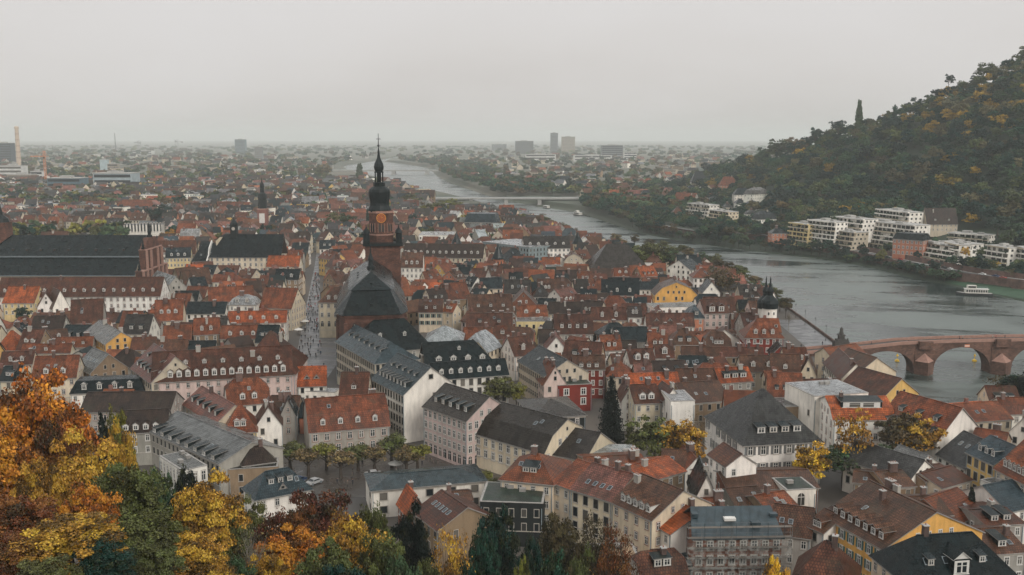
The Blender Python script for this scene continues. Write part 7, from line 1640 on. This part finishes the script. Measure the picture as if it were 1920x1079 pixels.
for Y in np.arange(1150, 3600, 16):                   # dense belts on both banks
    for k in range(4): 
        xx_ = xr(Y)+random.uniform(6,60+Y*.03)
        if not veil(xx_, Y, 13): pts.append((xx_,Y,-.5,random.uniform(6,10),random.uniform(11,18),random.choice(['dgreen','moss','brown','green'])))
    if not veil(xl(Y)-30, Y, 12): pts.append((xl(Y)-random.uniform(25,40),Y,-.5,random.uniform(5,8),random.uniform(8,12),random.choice(['olive','moss','brown'])))
mass_trees(pts, 'distant_trees', 'far tree belts and parks fading into the haze across the plain', False)
pts = []
for i in range(1500):                                  # courtyard greenery too small to single out
    py = 318 + 150*random.random()**1.2; px = random.uniform(-20,1000); p = at(px,py,0)
    if p.y < 700 or p.x > xl(p.y)-20 or any(inpoly(p.x,p.y,P) for P in NOGO): continue
    if p.y < 1100 and hits([Vector((p.x-2,p.y-2)),Vector((p.x+2,p.y-2)),Vector((p.x+2,p.y+2)),Vector((p.x-2,p.y+2))]): continue
    if veil(p.x, p.y, 14): continue
    q_ = proj(Vector((p.x,p.y,12)))
    if owner[max(0,min(GH-1,int(q_[1]/4))), max(0,min(GW-1,int(q_[0]/4)))] > q_[2]: continue
    pts.append((p.x,p.y,-.5,random.uniform(4.5,8.5),random.uniform(10,16),random.choice(['olive','moss','brown','dgreen','ygreen'])))
mass_trees(pts, 'courtyard_trees', 'scattered small courtyard trees among the distant roofs', False)
# far villages: suburb houses beyond the villas and across the river
sub = []
for i in range(750):
    py = 296 + 95*random.random()**1.2; px = random.uniform(-20,1480); p = at(px,py,0); Y = p.y
    if p.x < xr(Y)+40 and p.x > xl(Y)-30: continue
    if Y < 1180 and p.x < xl(Y): continue
    if hill(p.x,Y) > 14 or Y > 5200: continue
    if p.x < xl(Y) and Y < 1900: continue
    if veil(p.x, Y, 6): continue
    s = 1 + max(0,(Y-2200)/3000); w = random.uniform(10,20)*s; dep = random.uniform(9,13)*s; he = random.uniform(6,12)*s**.5; fl = random.random() < (.15 if Y < 2200 else .4)
    a = random.gauss(0,.5); g = terr(p.x,Y); r = dict(O=Vector((p.x,Y,0)), ex=Vector((math.cos(a),math.sin(a),0)), L=w*(1.8 if fl else 1), D=dep, he=he, hr=0 if fl else dep*.45, kind='flat' if fl else random.choice(['gable','hip']), g=g, opt=dict(r=random.choice(['brown','grey','rust','slate','brown','gbrown','pinkr','lgrey']) if not fl else random.choice(['pale','lgrey','grey']), w=random.choice(['white','wgrey','cream','beige','beige','tan']))); sub.append(r)
mass(rest, 'distant_town_houses', 'close-packed small houses of the old town receding into the distance')
mass(sub, 'suburb_houses', 'pale suburb houses scattered across the far plain and the opposite bank')
# ------------------------------------------------------------------ small parts where they can be seen
bvh = BVHTree.FromPolygons(OCC_V, OCC_F)
EYES = [Vector((0,0,CAM_H)), Vector((-7,0,CAM_H)), Vector((7,0,CAM_H)), Vector((0,0,CAM_H+4))]
def seen(W_, hx, hz, back=.35):
    px, py, _ = proj(W_.translation)
    if px < -60 or px > 1980 or py > 1110: return False
    nrm = (W_.to_3x3() @ Vector((0,-1,0))).normalized()
    for e in EYES:
        for dx, dz in ((0,0),(hx,hz),(-hx,hz),(hx,-hz),(-hx,-hz)):
            p = W_ @ Vector((dx, -.2, dz)); p = p + nrm*.15; d = e - p; l = d.length
            if bvh.ray_cast(p, d/l, l-1)[0] is None: return True
    return False
_sb = MB(); _sb.box(-.5,.5,-.06,.02,-.52,.52,0); [_sb.box(-.42,.42,-.08,-.06,-.46+k*.1,-.42+k*.1,0) for k in range(10)]; SHUT = _sb.mesh('shutter', [M['shutter']])
cnt = {}
for d in DEFER:
    rec = d['rec']
    if d['n'] == 'window': ok = seen(d['W'], d['sc'][0]*.5, d['sc'][2]*.5)
    elif d['n'] == 'dormer':
        ok = seen(d['W'] @ Matrix.Translation((0,0,.9)), .5, .5)
    elif d['n'] == 'chimney': ok = seen(d['W'] @ Matrix.Translation((0,0,1.2)), .3, .5)
    else: ok = seen(d['W'] @ Matrix.Translation((0,0,.4)), .2, .2)
    if not ok: continue
    root = rec['root']; par = root
    if d['par'] == 'roof': par = rec.get('roofo') or next(c for c in root.children if c.name.startswith('roof')); rec['roofo'] = par
    o = link(d['n'], d['me'], par, color=d['col']); o.matrix_local = d['L'] @ Matrix.Diagonal((*d['sc'],1)); cnt[d['n']] = cnt.get(d['n'],0)+1
    if d.get('win'):
        st, w, h, z = d['win']; q = link('window', win_mesh(st), o, loc=(0,-.06,z), scale=(w,1,h)); cnt['dw'] = cnt.get('dw',0)+1
    if d.get('shut'):
        for s in (-1,1):
            q = link('shutter', SHUT, o, loc=(s*.86,-.02,0), scale=(.5,1,1), color=d['shut'])
    rec[d['n']+'_n'] = rec.get(d['n']+'_n',0)+1
print('parts', cnt)
# ------------------------------------------------------------------ labels
LM = [('the domed church tower',713,380),('the church choir',713,560),('the academy gable',790,740),('the big spruce',1145,770),('the bridge gate towers',1440,570),('the ochre gambrel gable',1268,545),('the dark arsenal roof',1160,480),('the slate university church',455,462),('the huge baroque church',130,480),('the long pink palace',410,700),('the big white villa',1460,790),('the long red mansard',655,780),('the modern glass hall',945,458),('the slim baroque spire',493,380),('the pale pink riverside house',1344,600),('the upper main street',597,500),('the bridge monument',1574,640),('the near cream terrace',1150,940),('the blank cream gable',1642,690),('the ochre-yellow house',1600,990),('the wide four-dormer roof',1075,610),('the brick-orange gable',982,560)]
LMH = [('the tall hill poplar',1612,225),('the half-timbered villa',1767,405),('the large terraced flats',1645,445),('the salmon villa block',1702,465),('the hillside meadow',1717,290),('the green-grey roofed villa',1311,335),('the pinkish hillside villa',1367,345),('the right edge of the hill',1900,230),('the white slate-mansard villa',1439,408),('the dark skyline tree',1780,150),('the long low white villa',1813,440),('the moored passenger boat',1826,545),('the road bridge',1060,380),('the white stepped flats',1302,400),('the white riverside house',1862,480),('the pale yellow riverside flats',1493,450),('the hilltop white villa',1655,212)]
used = {}
def rel(px, py, lms):
    L_, lx, ly = min(lms, key=lambda q: (q[1]-px)**2 + ((q[2]-py)*1.6)**2); dx, dy = px-lx, py-ly
    if abs(dx) > abs(dy)*1.3: r = 'right of' if dx > 0 else 'left of'
    else: r = 'in front of' if dy > 0 else 'behind'
    return r, L_, math.hypot(dx, dy*1.6)
ORD = ['','second ','third ','fourth ','fifth ','sixth ','seventh ','eighth ','ninth ','tenth ','eleventh ','twelfth ','thirteenth ','fourteenth ','fifteenth ','sixteenth ','seventeenth ','eighteenth ','nineteenth ','twentieth ','twenty-first ','twenty-second ','twenty-third ','twenty-fourth ','twenty-fifth ']
pend = []
for h in HOUSES:
    o = h['root']; q = h['opt']
    if q.get('lab'): tag(o, q['lab'], 'church' if 'church' in o.name else 'villa' if 'villa' in o.name else 'boathouse' if 'boat' in o.name else 'house')
    else:
        cpos = h['O'] + Vector((0,0,h['he'])); px, py, _ = proj(cpos); nd = h.get('dormer_n',0); ch = h.get('chimney_n',0)
        f = ['','one-dormer ','two-dormer ','three-dormer '][min(nd,3)]
        pend.append((o, '%s%s house with %s roof' % (f, CW[q['w']], CW[q['r']]), px, py, 'villa' if q.get('auto2') else 'house', LMH if q.get('auto2') else LM, 'villas on the far bank' if q.get('auto2') else 'town houses in the old town roofscape'))
for t_ in TREES:
    if t_['auto']:
        px, py, _ = proj(t_['pos']); o = t_['o']; k = t_['key']; nm = {'firhill':'pointed fir','shrub':'bank shrub','hill':'tree','town':'bank tree'}[k]
        pend.append((o, '%s %s' % (TN[t_['col']], nm), px, py, o['category'], LMH + LM if k == 'town' else LMH, o['group']))
keys = {}
for p in pend:
    r_, l_, d_ = rel(p[2], p[3], p[5]); keys.setdefault((p[1], r_, l_), []).append((d_, p))
for (b0, r_, l_), L_ in keys.items():
    L_.sort(key=lambda q: q[0])
    for i, (d_, p) in enumerate(L_): tag(p[0], b0 + (', %snearest %s %s' % (ORD[min(i,24)], r_, l_) if len(L_) > 1 else ' %s %s' % (r_, l_)), p[4], p[6])
ck = {}
for o in COL.objects:
    if o.name.startswith('parked_car') and not isinstance(o.get('label'), str):
        nm, lm = tuple(o['label']); ck.setdefault((nm,lm),[]).append(o)
for (nm,lm), L_ in ck.items():
    for i, o in enumerate(sorted(L_, key=lambda o: o.location.y)): o['label'] = '%s car on the riverside road below %s%s' % (nm, lm, '' if len(L_) == 1 else ', %snearest' % ORD[i])
# ------------------------------------------------------------------ haze
hz = MB(); hz.box(-9500, 9500, -60, 26500, -14, 235, 0)
m = bpy.data.materials.new('haze'); m.use_nodes = True; t = m.node_tree; t.nodes.clear(); out = t.nodes.new('ShaderNodeOutputMaterial'); pv = t.nodes.new('ShaderNodeVolumePrincipled'); t.links.new(pv.outputs[0], out.inputs['Volume'])
pv.inputs['Color'].default_value = (0.88, 0.915, 0.90, 1); pv.inputs['Density'].default_value = 0.000105; pv.inputs['Anisotropy'].default_value = 0.0
ho = hz.obj('haze', [m]); tag(ho, 'pale grey autumn haze lying over the valley and town', kind='stuff')
print('objects', len(COL.objects))
